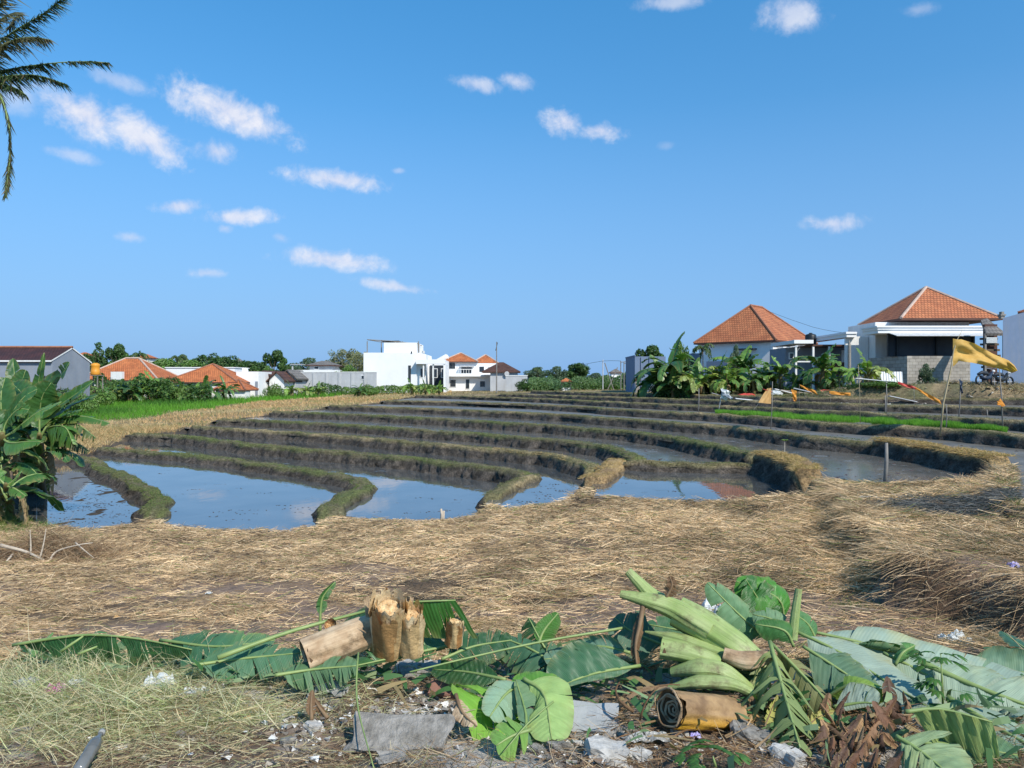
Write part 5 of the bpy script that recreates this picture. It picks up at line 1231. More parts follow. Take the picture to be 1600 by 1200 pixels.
def bplant(kind, px, pyb, d, pyt, label, rot=None, group='banana plants in front of the houses', sx=1.0):
    x = at(px, d); g = gz(x, d) if pyb is None else zz(pyb, d); h0 = {'dark':3.2,'dark2':3.4,'mid':2.6,'mid2':2.4,'yel':2.2,'yel2':2.2}[kind]; s = (zz(pyt, d)-g)/(h0*.98)
    t = thing('banana_plant', label, 'banana plant', (x, d, g), group); t.scale = (s*sx, s*sx, s); t.rotation_euler = (0, 0, rot if rot is not None else random.uniform(0, 6.28))
    for nm, me in zip(('leaves', 'stem'), BP[kind]): o = bpy.data.objects.new(nm, me); COL.objects.link(o); o.parent = t
    return t
for a in [('dark2', 1047, None, 60, 512, 'tall dark banana plant standing highest left of the terracotta house', 0.4),
 ('dark', 1030, None, 61, 535, 'dark banana plant on the left flank of the tall clump', 2.0),
 ('dark2', 1066, None, 61, 540, 'dark leafy banana plant on the right flank of the tall clump', 3.1),
 ('dark', 1052, None, 59, 560, 'short dark banana plant filling the foot of the tall clump', 4.4),
 ('yel', 1085, None, 58, 548, 'yellow green banana plant with ragged drooping leaves beside the dark clump', 1.0),
 ('yel2', 1100, None, 57.5, 558, 'small ragged yellow banana plant with dry lower leaves', 2.2),
 ('yel2', 1120, None, 58, 540, 'bright lime green bushy plant before the terracotta wall', .3),
 ('yel', 1135, None, 57, 549, 'lime green banana plant right of the bushiest bright one', 5.2),
 ('mid', 1160, None, 58, 523, 'upright banana plant with pointed new leaf before the white wall corner', .9),
 ('mid2', 1178, None, 56, 560, 'small banana plant leaning over the red plastic heap', 3.0),
 ('mid2', 1196, None, 57, 556, 'short banana plant left of the spear leaved one', 1.1),
 ('mid', 1222, None, 56, 543, 'banana plant with one spear shaped upright leaf before the bare wall', 2.6),
 ('mid2', 1243, None, 55, 575, 'little banana plant between the spear leaved and the broad ones', 4.0),
 ('mid', 1283, None, 53, 520, 'broad banana plant with tall bent leaf in front of the open shed', .2),
 ('mid2', 1262, None, 54, 566, 'low banana plant at the left foot of the broad one', 5.0),
 ('mid2', 1300, None, 52, 572, 'low banana plant at the right foot of the broad one', .7),
 ('yel', 1356, None, 50, 532, 'bright banana plant growing beside the timber fence', 2.4),
 ('yel', 196, None, 78, 582, 'banana plant low beside the first orange hip roof', 1.0),
 ('mid', 222, None, 80, 577, 'banana plant with tall leaf before the first orange roof', 2.0),
 ('mid2', 165, None, 76, 588, 'banana plant behind the leaf tips of the near clump', 3.0),
 ('mid', 240, None, 79, 568, 'tall banana plant overlapping the right slope of the first orange roof', 3.3),
 ('dark', 205, None, 77, 574, 'dark banana plant overlapping the middle of the first orange roof', .6),
 ('dark', 285, None, 80, 582, 'dark banana plant left of the orange pyramid roof', 4.0),
 ('dark', 322, None, 80, 575, 'dark banana plant in front of the orange pyramid roof', 5.0),
 ('mid', 305, None, 79, 590, 'short banana plant below the orange pyramid roof', 1.5),
 ('dark2', 352, None, 82, 584, 'dark banana plant before the lower orange wing', 2.5),
 ('yel', 455, None, 90, 588, 'yellow green banana plant before the dark gable roof', 3.5),
 ('yel', 480, None, 92, 590, 'bright low banana plant left in front of the long grey wall', .5),
 ('yel2', 498, None, 92, 592, 'smaller bright banana plant along the long grey wall', 1.9),
 ('yel', 643, None, 93, 586, 'bright banana plant before the porch of the modern house', 2.9),
 ('yel2', 665, None, 92, 588, 'lime banana plant in the middle of the row before the porch', 4.1),
 ('yel', 686, None, 92, 590, 'bright banana plant at the right end of the row before the porch', 5.3),
 ('dark', 562, None, 93, 592, 'dark bushy banana plant at the right end of the grey wall', .8),
 ]: bplant(*a)
bpy_palms = [(1092,'far')]
# distant coconut palms
def palm_mesh(seed):
    rr = random.Random(seed); b = MB()
    for i in range(11):
        a = i*2*pi/11+rr.uniform(-.2, .2); el = rr.uniform(.1, 1.1); p = np.array([0, 0, 1.0]); e = el; pts = [p.copy()]
        for k in range(7): p = p+np.array([cos(a)*cos(e), sin(a)*cos(e), sin(e)])*.065; pts.append(p.copy()); e -= .32
        leaf_surf(b, pts, .07, (0,0,1), -.5, .9, .3, rr.randrange(999), 14, (.05,.10,.03), stalk=.05)
    t = MB().tube([(0,0,-.05),(.02,0,.5),(0,0,1.0)], [.02,.014,.012], 6)
    return mesh_np('fronds', b.v, b.f, b.c, b.uv), mesh_np('trunk', t.v, t.f, t.c, t.uv, True)
PM = palm_mesh(3); PM[0].materials.append(M['leaf']); PM[1].materials.append(M['bark'])
for px, d, pyt, lb in ((218, 140, 548, 'small coconut palm left of the tiny orange roofed house'), (278, 145, 553, 'coconut palm on the skyline left of the wide dark tree'), (284, 150, 555, 'second coconut palm close right of its twin on the skyline'), (383, 135, 562, 'coconut palm above the blank cube building'), (396, 140, 566, 'lower coconut palm left of the umbrella shaped tree'), (445, 130, 568, 'small palm right of the umbrella shaped tree'), (840, 120, 573, 'palm head above the bluish trees right of the brown roof'), (1098, 66, 536, 'slender palm in front of the left slope of the terracotta roof')):
    x = at(px, d); g = gz(x, d); h = (zz(pyt, d)-g)/1.12; t = thing('palm_tree', lb, 'palm tree', (x, d, g), 'distant palms'); t.scale = (h*.75, h*.75, h); t.rotation_euler[2] = random.uniform(0, 6)
    for nm, me in zip(('fronds', 'trunk'), PM): o = bpy.data.objects.new(nm, me); COL.objects.link(o); o.parent = t

# -- near clump at the left: every big leaf is a part of its own
D1c, D2c, D3c, D4c = (.055,.15,.035), (.04,.115,.03), (.08,.20,.04), (.05,.135,.035)
def big_plant(label, base, top, rbase, leaves, seed):
    t = thing('banana_plant', label, 'banana plant', base, 'near banana clump by the left pond'); rr = random.Random(seed)
    base = np.array(base); top = np.array(top); mid = (base+top)/2+np.array([rr.uniform(-.1, .1), 0, 0])
    b = MB().tube([base-np.array([0,0,.2]), mid, top, top+(top-base)*.12], [rbase, rbase*.85, rbase*.6, rbase*.3], 12); b.build('stem', M['bstem'], t, True)
    for (tip, via, w, upv, col, tear, fold, droop) in leaves:
        b = MB(); start = top+(top-base)*.05; pts = [start]+[np.array(v) for v in via]+[np.array(tip)]
        c = leaf_surf(b, pts, w*1.4, upv, fold, tear, droop, rr.randrange(9999), 30, col, stalk=.14)
        b2 = MB(); midrib(b2, c, .028, .007); o = b.build('leaf', M['bleaf'], t, True); b2.build('midrib', M['midrib'], o, True)
    for i in range(11 if rbase > .12 else 4):   # inner leaves filling the crown
        a = rr.uniform(0, 6.28); el = rr.uniform(.1, 1.2); ln = rr.uniform(1.0, 1.7); p = np.array(top)-np.array([0,0,rr.uniform(0,.3) if i < 6 else rr.uniform(.4,.9)]); e = el; pts = [p]
        for k in range(5): p = p+np.array([cos(a)*cos(e), sin(a)*cos(e), sin(e)])*ln/5; pts.append(p); e -= .33
        b = MB(); c = leaf_surf(b, pts, rr.uniform(.26, .36), (0,0,1), rr.uniform(0,.3), .2, .15, rr.randrange(9999), 24, rr.choice([D1c, D2c, D4c]), stalk=.14)
        b2 = MB(); midrib(b2, c, .026, .007); o = b.build('leaf', M['bleaf'], t, True); b2.build('midrib', M['midrib'], o, True)
    # dry skirts of old leaves round the stem
    b = MB()
    for i in range(7):
        a = rr.uniform(0, 6.28); dx, dy = cos(a), sin(a); q = top*.85+base*.15; l = rr.uniform(.7, 1.5)
        leaf_surf(b, [q, q+np.array([dx*.3, dy*.3, -.1]), q+np.array([dx*.38, dy*.38, -l*.6]), q+np.array([dx*.34, dy*.34, -l])], .16, (dx, dy, .1), -.7, .9, .1, rr.randrange(9999), 12, rr.choice([(.3,.22,.12),(.2,.17,.08),(.4,.31,.18),(.12,.16,.06)]))
    b.build('dry_leaves', M['bunder'], t)
D1c, D2c, D3c, D4c = (.055,.15,.035), (.04,.115,.03), (.08,.20,.04), (.05,.135,.035)
def L(px, py, d): return Q(px, py, d)
big_plant('tallest plant of the near clump, its upright leaf reaching above the grey house wall', G(48, 770), L(52, 668, 19), .17, [
  (L(69, 551, 18.6), [L(56, 620, 18.8)], .13, (-.2,-1,.1), D3c, .05, .2, 0),
  (L(109, 566, 18.4), [L(66, 640, 18.6), L(88, 600, 18.5)], .30, (-.5,-.8,.4), D2c, .15, .35, .05),
  (L(146, 596, 18.2), [L(70, 650, 18.5), L(110, 622, 18.3)], .26, (-.3,-.7,.6), D1c, .1, .3, .05),
  (L(152, 618, 18.6), [L(70, 660, 18.8), L(112, 634, 18.7)], .22, (0,-.4,.9), D2c, .2, .3, .1),
  (L(172, 661, 18.0), [L(80, 655, 18.4), L(126, 650, 18.1)], .20, (0,-.3,1), D4c, .3, -.1, .15),
  (L(20, 600, 19.5), [L(46, 640, 19), L(34, 615, 19.2)], .34, (.3,-.9,.2), D2c, .05, .1, .05),
  (L(-15, 640, 18), [L(36, 650, 18.6), L(12, 638, 18.2)], .30, (.2,-.7,.7), D1c, .2, .2, .1)], 3)
big_plant('right leaning plant of the near clump with a leaf bent over dry and pale', G(66, 768), L(62, 690, 18.3), .14, [
  (L(150, 684, 17.8), [L(80, 660, 18.2), L(118, 662, 18)], .17, (0,-.3,1), (.10,.15,.06), .75, -.5, .35),
  (L(114, 694, 17.4), [L(76, 668, 18), L(102, 668, 17.6)], .24, (-.2,-.7,.7), D3c, .3, -.5, .3),
  (L(128, 640, 18), [L(74, 668, 18.2), L(100, 650, 18.1)], .22, (0,-.5,.9), D2c, .25, .2, .1),
  (L(80, 598, 17.9), [L(62, 650, 18.1), L(66, 620, 18)], .33, (.3,-.9,.2), D4c, .12, .15, 0),
  (L(140, 705, 18.5), [L(85, 690, 18.4), L(115, 690, 18.4)], .16, (0,-.3,1), (.06,.1,.04), .6, -.3, .3)], 5)
big_plant('left plant of the near clump with a long pale leaf sweeping up to the right', G(10, 782), L(4, 690, 17.2), .16, [
  (L(96, 628, 16.6), [L(20, 675, 17), L(58, 645, 16.8)], .20, (-.4,-.6,.7), (.10,.22,.05), .12, .1, .15),
  (L(64, 690, 16.4), [L(16, 692, 16.8), L(42, 690, 16.6)], .17, (0,-.6,.8), D3c, .15, -.3, .1),
  (L(45, 640, 16.9), [L(10, 660, 17.1), L(28, 640, 17)], .26, (-.3,-.8,.4), D1c, .3, .1, .1),
  (L(8, 590, 17.5), [L(2, 650, 17.3), L(2, 615, 17.4)], .32, (.4,-.9,.1), D2c, .06, .1, 0),
  (L(-60, 640, 17), [L(-14, 650, 17.1)], .3, (0,-.5,.8), D2c, .2, .1, .1),
  (L(58, 608, 17.2), [L(14, 655, 17.2), L(36, 622, 17.2)], .28, (-.5,-.8,.3), D4c, .08, .2, .05)], 7)
big_plant('low young plant at the water edge of the near clump with one bright leaf', G(20, 812), L(10, 762, 15.6), .10, [
  (L(34, 737, 15.4), [L(20, 752, 15.5)], .13, (-.4,-.6,.7), (.14,.30,.05), .05, .1, .05),
  (L(-30, 730, 15.4), [L(-8, 742, 15.5)], .16, (0,-.5,.8), D3c, .1, .1, .1),
  (L(40, 775, 15.2), [L(24, 764, 15.4)], .10, (0,-.4,.9), D3c, .2, -.2, .2)], 9)
big_plant('back plant of the near clump half hidden in its shade', G(28, 752), L(28, 660, 21), .15, [
  (L(100, 622, 20.6), [L(40, 640, 20.9), L(74, 620, 20.8)], .24, (0,-.6,.8), D2c, .2, .1, .1),
  (L(92, 582, 21), [L(46, 635, 21), L(74, 600, 21)], .26, (-.5,-.8,.3), D2c, .1, .2, 0),
  (L(40, 578, 21), [L(32, 630, 21), L(34, 600, 21)], .3, (.2,-.9,.1), D2c, .1, .2, 0),
  (L(-30, 600, 21), [L(10, 630, 21)], .3, (.2,-.9,.4), D2c, .15, .2, 0),
  (L(20, 560, 21.5), [L(26, 620, 21.2)], .22, (.2,-.9,.1), D2c, .15, .2, 0)], 11)

# -- tall palm at the left edge, its fronds hanging into the sky
def near_palm():
    cx, cy, cz = Q(-70, 112, 14.5); g = gz(cx, cy)
    t = thing('palm_tree', 'tall palm whose ragged dark fronds hang in from the top left corner', 'palm tree', (cx, cy, g))
    MB().tube([(cx-.3,cy,g-.2),(cx-.1,cy,g+3),(cx,cy,cz-.5),(cx,cy,cz+.1)], [.22,.16,.13,.1], 10).build('trunk', M['bark'], t, True)
    def frond(pts, wl, seed, pale=0.0, name='frond', lab=None, d0=14.5, hang=.8, gap=None):
        rr = np.random.default_rng(seed); P3 = [Q(px, py, dd) for px, py, dd in pts]; c = spline([np.array([cx, cy, cz])]+P3, .02); n = len(c); u = np.linspace(0, 1, n); b = MB()
        midrib(b, c, .022, .005, 5); rows = []; R = []; D = []; LL = []; C = []
        for i in range(int(n*.22), n):
            tt = i/n; tg = c[min(i+1, n-1)]-c[i-1]; tg /= np.linalg.norm(tg)+1e-9
            if gap and gap[0] < tt < gap[1] and rr.random() < .8: continue
            for s in (-1, 1):
                for _ in range(1 if rr.random() < .35 else 2):
                    sd_ = np.cross(tg, [0, 0.25, 1.0]); sd_ /= np.linalg.norm(sd_)+1e-9
                    d = tg*rr.uniform(.5, 1.0)+sd_*s*rr.uniform(.3, .8)+np.array([0, 0, -hang*rr.uniform(.2, 1.2)]); R.append(c[i]); D.append(d); LL.append(wl*1.05*rr.uniform(.45, 1.25)*(1-.55*tt**4)*(.75+.5*vn(np.array([tt*9.0]), np.array([seed*1.0]), 3)[0]))
                    C.append(np.array((.05,.085,.03))*(1-pale)+np.array((.35,.26,.16))*pale if rr.random() > .15 else (.16,.13,.07))
        o = b.build(name, M['midrib'], t, True); N = len(R)
        o2 = blades('leaflets', np.array(R), np.array(D), np.array(LL), rr.uniform(.016, .03, N), rr.uniform(.1, .5, N), np.array(C)*rr.uniform(.6, 1.4, (N, 1)), M['leaf'], 3, .1, parent=o)
        o2.location = (-wloc(o)).tolist(); 
        if lab: o['label'] = lab
    # points in the sky, at the real distance of the crown
    frond([(-30,90,14.4),(20,50,14.2),(70,20,14),(104,-8,13.9)], .30, 1)
    frond([(-20,100,14.3),(10,68,14.0),(45,58,13.8),(78,62,13.7)], .34, 2, .25, lab='paler dried frond')
    frond([(-10,112,14.4),(40,104,14.2),(90,98,14),(135,96,13.9),(170,98,13.8)], .26, 3, gap=(.62,.74))
    frond([(-20,122,14),(20,118,13.7),(60,118,13.5),(104,132,13.4)], .30, 4)
    frond([(-30,130,13.8),(-5,140,13.5),(12,185,13.3),(16,240,13.2),(8,308,13.1)], .24, 5, .1, hang=.9, gap=(.55,.64))
    frond([(-30,125,14),(0,130,13.8),(25,138,13.6),(40,148,13.5)], .28, 6)
    frond([(-40,60,14.4),(-10,20,14.2),(8,-10,14.1),(20,-60,14)], .34, 7, .3)
    frond([(-120,60,14.8),(-180,90,15),(-230,150,15)], .34, 8)
    frond([(-80,40,14.8),(-100,-40,15),(-110,-100,15)], .34, 9)
    frond([(-130,130,14.8),(-180,180,15),(-200,260,15)], .34, 10)
    frond([(-40,70,15),(0,30,15.4),(30,20,15.8),(14,44,16)], .3, 12, .2)
near_palm()
# ================================================================ POLES, FLAGS AND SCRAPS IN THE PADDIES
def stake(name, label, px, pyb, pyt, r=.018, m='bamboo', lean=(0, 0), h=None, cat='stake', group='stakes standing in the paddies', off=0):
    """h: water or bund level below the eye the stake stands in"""
    b0 = P(px, pyb, h) if h else G(px, pyb); d = b0[1]; top = Q(px+lean[0], pyt, d+lean[1]); t = thing(name, label, cat, b0, group)
    mid = (b0+top)/2+np.array([.02, 0, 0]); MB().tube([b0-np.array([0,0,.15]), mid, top], [r, r*.9, r*.7], 7).build('shaft', M[m], t, True); return t, b0, top
def cloth(t, name, A, B_, C_, m, nx=14, nz=9, amp=.05, seed=0, label=None, taper=None, thick=False):
    """cloth sheet from edge A-B (held) flying to C (free end); real sag and folds"""
    A, B_, C_ = map(lambda v: np.array(v, float), (A, B_, C_)); G_ = []; n = np.cross(B_-A, C_-A); n /= np.linalg.norm(n)+1e-9
    for i in range(nx+1):
        u = i/nx; row = []
        tp = taper(u) if taper else 1-.75*u
        for j in range(nz+1):
            v = j/nz-.5; base = (A+B_)/2*(1-u)+C_*u; p = base+(B_-A)*v*tp*-1
            p = p+n*amp*(sin(u*9+v*4+seed)+.6*sin(u*17-v*7+seed*2))*min(1, u*3)+np.array([0,0,-1])*amp*1.2*sin(u*pi)*(.5-v)
            row.append(p)
        G_.append(row)
    o = MB().grid(np.array(G_)).build(name, m, t, True)
    if label: o['label'] = label
    return o
# big yellow flag on leaning bamboo
b0 = P(1469, 672, 1.52); d = b0[1]; t = thing('flag_pole', 'leaning bamboo pole flying the long yellow cloth flag', 'flag pole', b0)
pts = [b0-np.array([0,0,.2]), Q(1474, 630, d), Q(1486, 575, d), Q(1490, 548, d), Q(1496, 530, d), Q(1504, 515, d)]
MB().tube(pts, [.030,.028,.024,.020,.014,.005], 8).build('shaft', M['bamboo'], t, True)
def yt(u): return 1.0-.15*u-.55*max(0, u-.6)/.4 if u < .95 else .45-.8*(u-.95)*8*.3
G_ = []
for i in range(31):
    u = i/30; pc = [np.interp(u, [0,.1,.3,.55,.8,1], [1489,1500,1522,1550,1574,1588]), np.interp(u, [0,.1,.3,.55,.8,1], [551,547,552,563,571,580])]
    hw_ = np.interp(u, [0,.08,.3,.55,.8,.93,1], [22,17,15,10,8,6,1]); row = []
    for j in range(11):
        v = j/10*2-1; row.append(Q(pc[0]+(v*2 if u < .1 else 0)-2*v, pc[1]+v*hw_, d+.13*sin(u*7+v*2.6)*min(1, u*4)+.05*sin(u*15-v*5)+.04*sin(v*6+u*3)+.15*u))
    G_.append(row)
o = MB().grid(np.array(G_)).build('flag_cloth', M['yellow'], t, True)
# second pole under the flag's tip with an orange rag
t, b0, tp = stake('flag_pole', 'upright weathered pole under the tip of the yellow flag with an orange rag tied on', 1567, 669, 572, .026, 'pole', (-6, 0), 1.52, 'flag pole')
cloth(t, 'rag', Q(1563, 622, b0[1]-.05), Q(1571, 634, b0[1]-.05), Q(1559, 631, b0[1]-.2), M['orange'], amp=.03)
# grey bag flag
t, b0, tp = stake('bag_flag', 'short white stake with a grey plastic bag and cross stick flying from it', 1122, 643, 606, .022, 'metal', (7, 0), 1.56)
d = b0[1]; cloth(t, 'bag', Q(1126, 607, d-.05), Q(1134, 609, d-.05), Q(1140, 622, d-.3), M['greybag'], amp=.07, taper=lambda u: 1+sin(u*3)*.8)
cloth(t, 'bag', Q(1125, 622, d-.05), Q(1135, 626, d-.05), Q(1138, 610, d-.2), M['plastic'], amp=.05, taper=lambda u: 1-.3*u)
MB().tube([Q(1112, 614, d), Q(1136, 620, d)], .014, 6).build('cross_stick', M['metal'], t)
# tan triangular cloth on thin pole
t, b0, tp = stake('cloth_flag', 'tall thin pole with a tan triangular cloth hanging from it', 1204, 671, 596, .018, 'pole', (3, 0), 1.74)
d = P(1204, 645, 1.52)[1]; b = MB(); v = [Q(1199, 607, b0[1]-.05), Q(1206, 606, b0[1]-.05), Q(1204, 631, b0[1]-.1), Q(1185, 629, b0[1]-.25)]
G_ = [[v[0]*(1-u)*(1-w)+v[1]*u*(1-w)+v[3]*(1-u)*w+v[2]*u*w+np.array([0, .05*sin(u*8+w*3), 0]) for u in np.linspace(0, 1, 9)] for w in np.linspace(0, 1, 9)]
MB().grid(np.array(G_)).build('cloth', M['tan'], t, True); MB().tube([Q(1192, 608, b0[1]-.1), Q(1206, 612, b0[1])], .012, 5).build('cross_stick', M['red'], t)
MB().tube([Q(1187, 628, b0[1]-.2), Q(1178, 640, b0[1]-.2)], .008, 5).build('string', M['pole'], t)
# white board lying on the bank, orange rags on strings
t, b0, tp = stake('rag_scarer', 'bird scaring rag of orange cloth bunched on a short stick left of the line', 1240, 638, 607, .008, 'pole', (0, 0), 1.4)
cloth(t, 'rag', Q(1236, 608, b0[1]-.03), Q(1245, 611, b0[1]-.03), Q(1242, 627, b0[1]-.05), M['orange'], amp=.04, taper=lambda u: 1-.55*u)
t, b0, tp = stake('rag_scarer', 'orange rag tied in a bow blowing right from a thin stick', 1249, 640, 600, .007, 'pole', (0, 0), 1.4)
cloth(t, 'rag', Q(1249, 600, b0[1]), Q(1252, 605, b0[1]), Q(1276, 614, b0[1]-.1), M['orange'], amp=.03, taper=lambda u: .8+1.8*max(0, u-.55))
t, b0, tp = stake('rag_scarer', 'low flat orange rag strip hanging between two sticks near the banana row', 1297, 640, 611, .007, 'pole', (0, 0), 1.4)
cloth(t, 'rag', Q(1296, 611, b0[1]), Q(1296, 615, b0[1]), Q(1329, 616, b0[1]-.1), M['orange'], amp=.03, taper=lambda u: 1+.2*sin(u*8))
t, b0, tp = stake('streamer_pole', 'short stake trailing a long red and orange streamer to the right', 1428, 640, 606, .012, 'pole', (0, 0), 1.4)
cloth(t, 'streamer', Q(1403, 596, b0[1]+.3), Q(1403, 600, b0[1]+.3), Q(1432, 607, b0[1]), M['red'], amp=.02, taper=lambda u: 1)
cloth(t, 'streamer', Q(1430, 604, b0[1]), Q(1432, 609, b0[1]), Q(1470, 629, b0[1]-.2), M['orange'], amp=.03, taper=lambda u: .8+.7*u, label='orange end of the streamer')
for px, pyb, pyt, r, m, ln, h, lb in ((1091, 645, 607, .026, 'pole', (1, 0), 1.52, 'grey stake with frayed top left of the grey bag'), (1344, 656, 570, .013, 'bamboo', (-3, 0), 1.5, 'very thin tall bamboo cane in the green seedling strip'),
    (1385, 646, 600, .026, 'pole', (0, 0), 1.4, 'straight grey post right of the thin cane'), (1383, 647, 618, .030, 'pole', (0, 0), 1.42, 'shorter thick post touching the straight grey post'), (1478, 668, 632, .020, 'pole', (1, 0), 1.55, 'short thin stake just right of the leaning bamboo'),
    (1498, 652, 590, .026, 'pole', (3, 0), 1.42, 'grey post topped with a dark rag between the bamboo and the flag tip'), (1535, 617, 607, .03, 'dark', (0, 0), .9, 'small dark stump on the dry bank below the blue grey wall'), (1542, 654, 640, .02, 'pole', (0, 0), 1.36, 'tiny stake left of the orange rag pole'),
    (1197, 612, 577, .02, 'bamboo', (-3, 0), None, 'light crooked stick under the little banana plants'), (1150, 600, 570, .03, 'bamboo', (0, 0), None, 'pale prop pole between bright banana plants')):
    t, b0, tp = stake('stake', lb, px, pyb, pyt, r, m, ln, h)
    if 'dark rag' in lb: cloth(t, 'rag', Q(1498, 592, b0[1]-.05), Q(1504, 596, b0[1]-.05), Q(1503, 616, b0[1]-.1), M['blue'], amp=.03)
t, b0, tp = stake('wooden_post', 'thick weathered post standing in the pond before the straw topped bund', 1382, 752, 692, .045, 'pole', (3, 0), 2.08, group=None)
t, b0, tp = stake('wooden_post', 'short twin topped stump at the near edge of the middle pond', 689, 812, 795, .035, 'stick', (0, 0), 2.95, group=None)
MB().tube([b0+np.array([.05,.02,-.1]), b0+np.array([.06,.02,.19])], .022, 6).build('splinter', M['stick'], t, True)
# papaya sapling
b0 = P(1226, 706, 2.08)+np.array([0,0,0]); t = thing('sapling', 'young papaya sapling with a tuft of leaves standing in the muddy pond', 'sapling', b0)
MB().tube([b0-np.array([0,0,.1]), Q(1226, 690, b0[1])], .012, 6).build('stem', M['stick'], t)
b = MB(); tp = Q(1226, 689, b0[1])
for i in range(8):
    a = i*.8; p2 = tp+np.array([cos(a)*.11, sin(a)*.11, .04]); leaf_surf(b, [tp, (tp+p2)/2+np.array([0,0,.03]), p2], .035, (0,0,1), -.2, .3, .3, i, 6, (.16,.26,.05))
b.build('leaves', M['leaf'], t)
# leaning poles and pylon far behind
for px, pyb, pyt, lx, d, lb in ((942, 609, 562, 0, 96, 'thin white utility mast behind the top paddy'), (959, 603, 567, -14, 97, 'long pole leaning left beside the utility mast'), (949, 600, 574, 16, 98, 'pole leaning right across the first leaning pole'), (970, 602, 564, 0, 92, 'grey utility pole with lamp arm near the blue grey building'), (975, 600, 566, 0, 94, 'thicker dark utility pole close to the lamp pole')):
    x = at(px, d); g = gz(x, d); t = thing('utility_pole', lb, 'pole', (x, d, g), 'poles behind the top paddy')
    MB().tube([(x, d, g), Q(px+lx, pyt, d)], .06, 6).build('shaft', M['pole' if 'white' not in lb else 'metal'], t)
    if 'lamp' in lb: MB().tube([Q(px, pyt+2, d), Q(px+9, pyt+1, d), Q(px+16, pyt+3, d)], .05, 5).build('lamp_arm', M['pole'], t)
def cable(lb, pts, r=.014):
    P3 = [Q(*p) for p in pts]; o = MB().tube(spline(P3, 2.0), r, 4).build('overhead_cable', M['dark'], None, loc=P3[0]); tag(o, lb, 'cable')
cable('thin cable sagging from the terracotta ridge to the right hand house', [(1200, 486, 72), (1270, 511, 68), (1335, 522, 60), (1400, 526, 58)])
cable('faint cable between the leaning poles and the lamp pole', [(905, 571, 98), (942, 564, 96), (970, 564, 92)], .02)
# motorbike parked by the wall
def motorbike(px, d, lb, s=1.0, m='blue'):
    x = at(px, d); g = gz(x, d); t = thing('motorbike', lb, 'motorbike', (x, d, g)); b = lambda: MB()
    for sx in (-.62, .62):
        pts = [(sx+.27*cos(a), 0, .27+.27*sin(a)) for a in np.linspace(0, 2*pi, 17)]; w = lbuild(MB().tube(pts, .05, 6, cap=False), 'wheel', M['blacktank'], t, True)
        lbuild(MB().tube([(sx-.2, 0, .27), (sx+.2, 0, .27)], .015, 5).tube([(sx, 0, .07), (sx, 0, .47)], .015, 5), 'spokes', M['metal'], w)
    lbuild(MB().tube([(-.75, 0, .62), (-.4, 0, .72), (-.05, 0, .68), (.15, 0, .62)], [.06, .12, .12, .05], 8), 'seat', M['dark'], t, True)
    lbuild(MB().tube([(-.5, 0, .45), (-.1, 0, .38), (.2, 0, .42), (.42, 0, .75)], [.12, .15, .12, .08], 8), 'body', M[m], t, True)
    lbuild(MB().tube([(.62, 0, .27), (.45, 0, .85)], .03, 6), 'fork', M['metal'], t); lbuild(MB().tube([(.38, -.3, .98), (.44, 0, .92), (.38, .3, .98)], .02, 6), 'handlebar', M['metal'], t)
    lbuild(MB().tube([(.50, 0, .82), (.58, 0, .80)], .08, 8), 'headlight', M['white2'], t, True); t.rotation_euler[2] = radians(20); return t
motorbike(1542, 45, 'dark motorbike parked between the lean to and the dry bank'); motorbike(1566, 44.5, 'second dark motorbike parked closest to the blue grey wall', m='blacktank')
# rubble and junk on the right bank
def lump(name, label, cat, c, r, m, seed, flat=.5, group=None, elong=1.0, rot=0, sub=None):
    rr = np.random.default_rng(seed); n, k = 9, 14; V = []
    for i in range(n+1):
        th = pi*i/n
        for j in range(k): 
            ph = 2*pi*j/k; q = 1+.55*(vn(np.array([cos(ph)*1.3+seed]), np.array([sin(ph)*1.3+th*1.2]), 3)[0]-.5)+.25*(vn(np.array([ph*2.6+seed]), np.array([th*3.0]), 9)[0]-.5)
            x_, y_, z_ = sin(th)*cos(ph)*q*elong, sin(th)*sin(ph)*q, cos(th)*q*flat; V.append((c[0]+r*(x_*cos(rot)-y_*sin(rot)), c[1]+r*(x_*sin(rot)+y_*cos(rot)), c[2]+r*z_))
    b = MB().add(V, [(i*k+j, (i+1)*k+j, (i+1)*k+(j+1) % k, i*k+(j+1) % k) for i in range(n) for j in range(k)]); o = b.build(name, m, None, False, loc=c); 
    return tag(o, label, cat, group)
x, y, z = GD(1165, 54); lump('plastic_heap', 'red plastic sheeting heaped under the small banana plants', 'plastic sheet', (x, y, z+.10), .26, M['red'], 5, .5, elong=2.6)
x, y, z = GD(1290, 50); lump('plastic_heap', 'small red plastic bundle at the foot of the broad banana plant', 'plastic sheet', (x, y, z+.15), .25, M['red'], 6, .5, elong=1.5)
x, y, z = GD(1211, 52); lump('plastic_sack', 'white sack lying beside the red plastic sheeting', 'sack', (x, y, z+.2), .35, M['plastic'], 7, .6, elong=1.4)
for k, (px, d, s, m, lb) in enumerate(((1225, 51, .7, 'white2', 'pale plank leaning under the spear leaved banana'), (1240, 50, .9, 'stick', 'long brown plank on the bank below the open shed'), (1255, 49.5, .6, 'metal', 'short grey board near the low banana plants'), (1172, 47, .9, 'white2', 'white board lying on the bank beside the tan cloth'), (1370, 47, 1.2, 'white2', 'white tilted board on the shrubs before the timber fence'), (1410, 45, .8, 'metal', 'pale metal sheet lying where the red streamer starts'))):
    x, y, z = GD(px, d); o = MB().box(-s, s, -.14, .14, -.02, .02).build('plank', M[m], None); o.location = (x, y, z+.35); o.rotation_euler = (random.uniform(-.2, .2), random.uniform(.1, .35), random.uniform(-.5, .5)); tag(o, lb, 'plank')
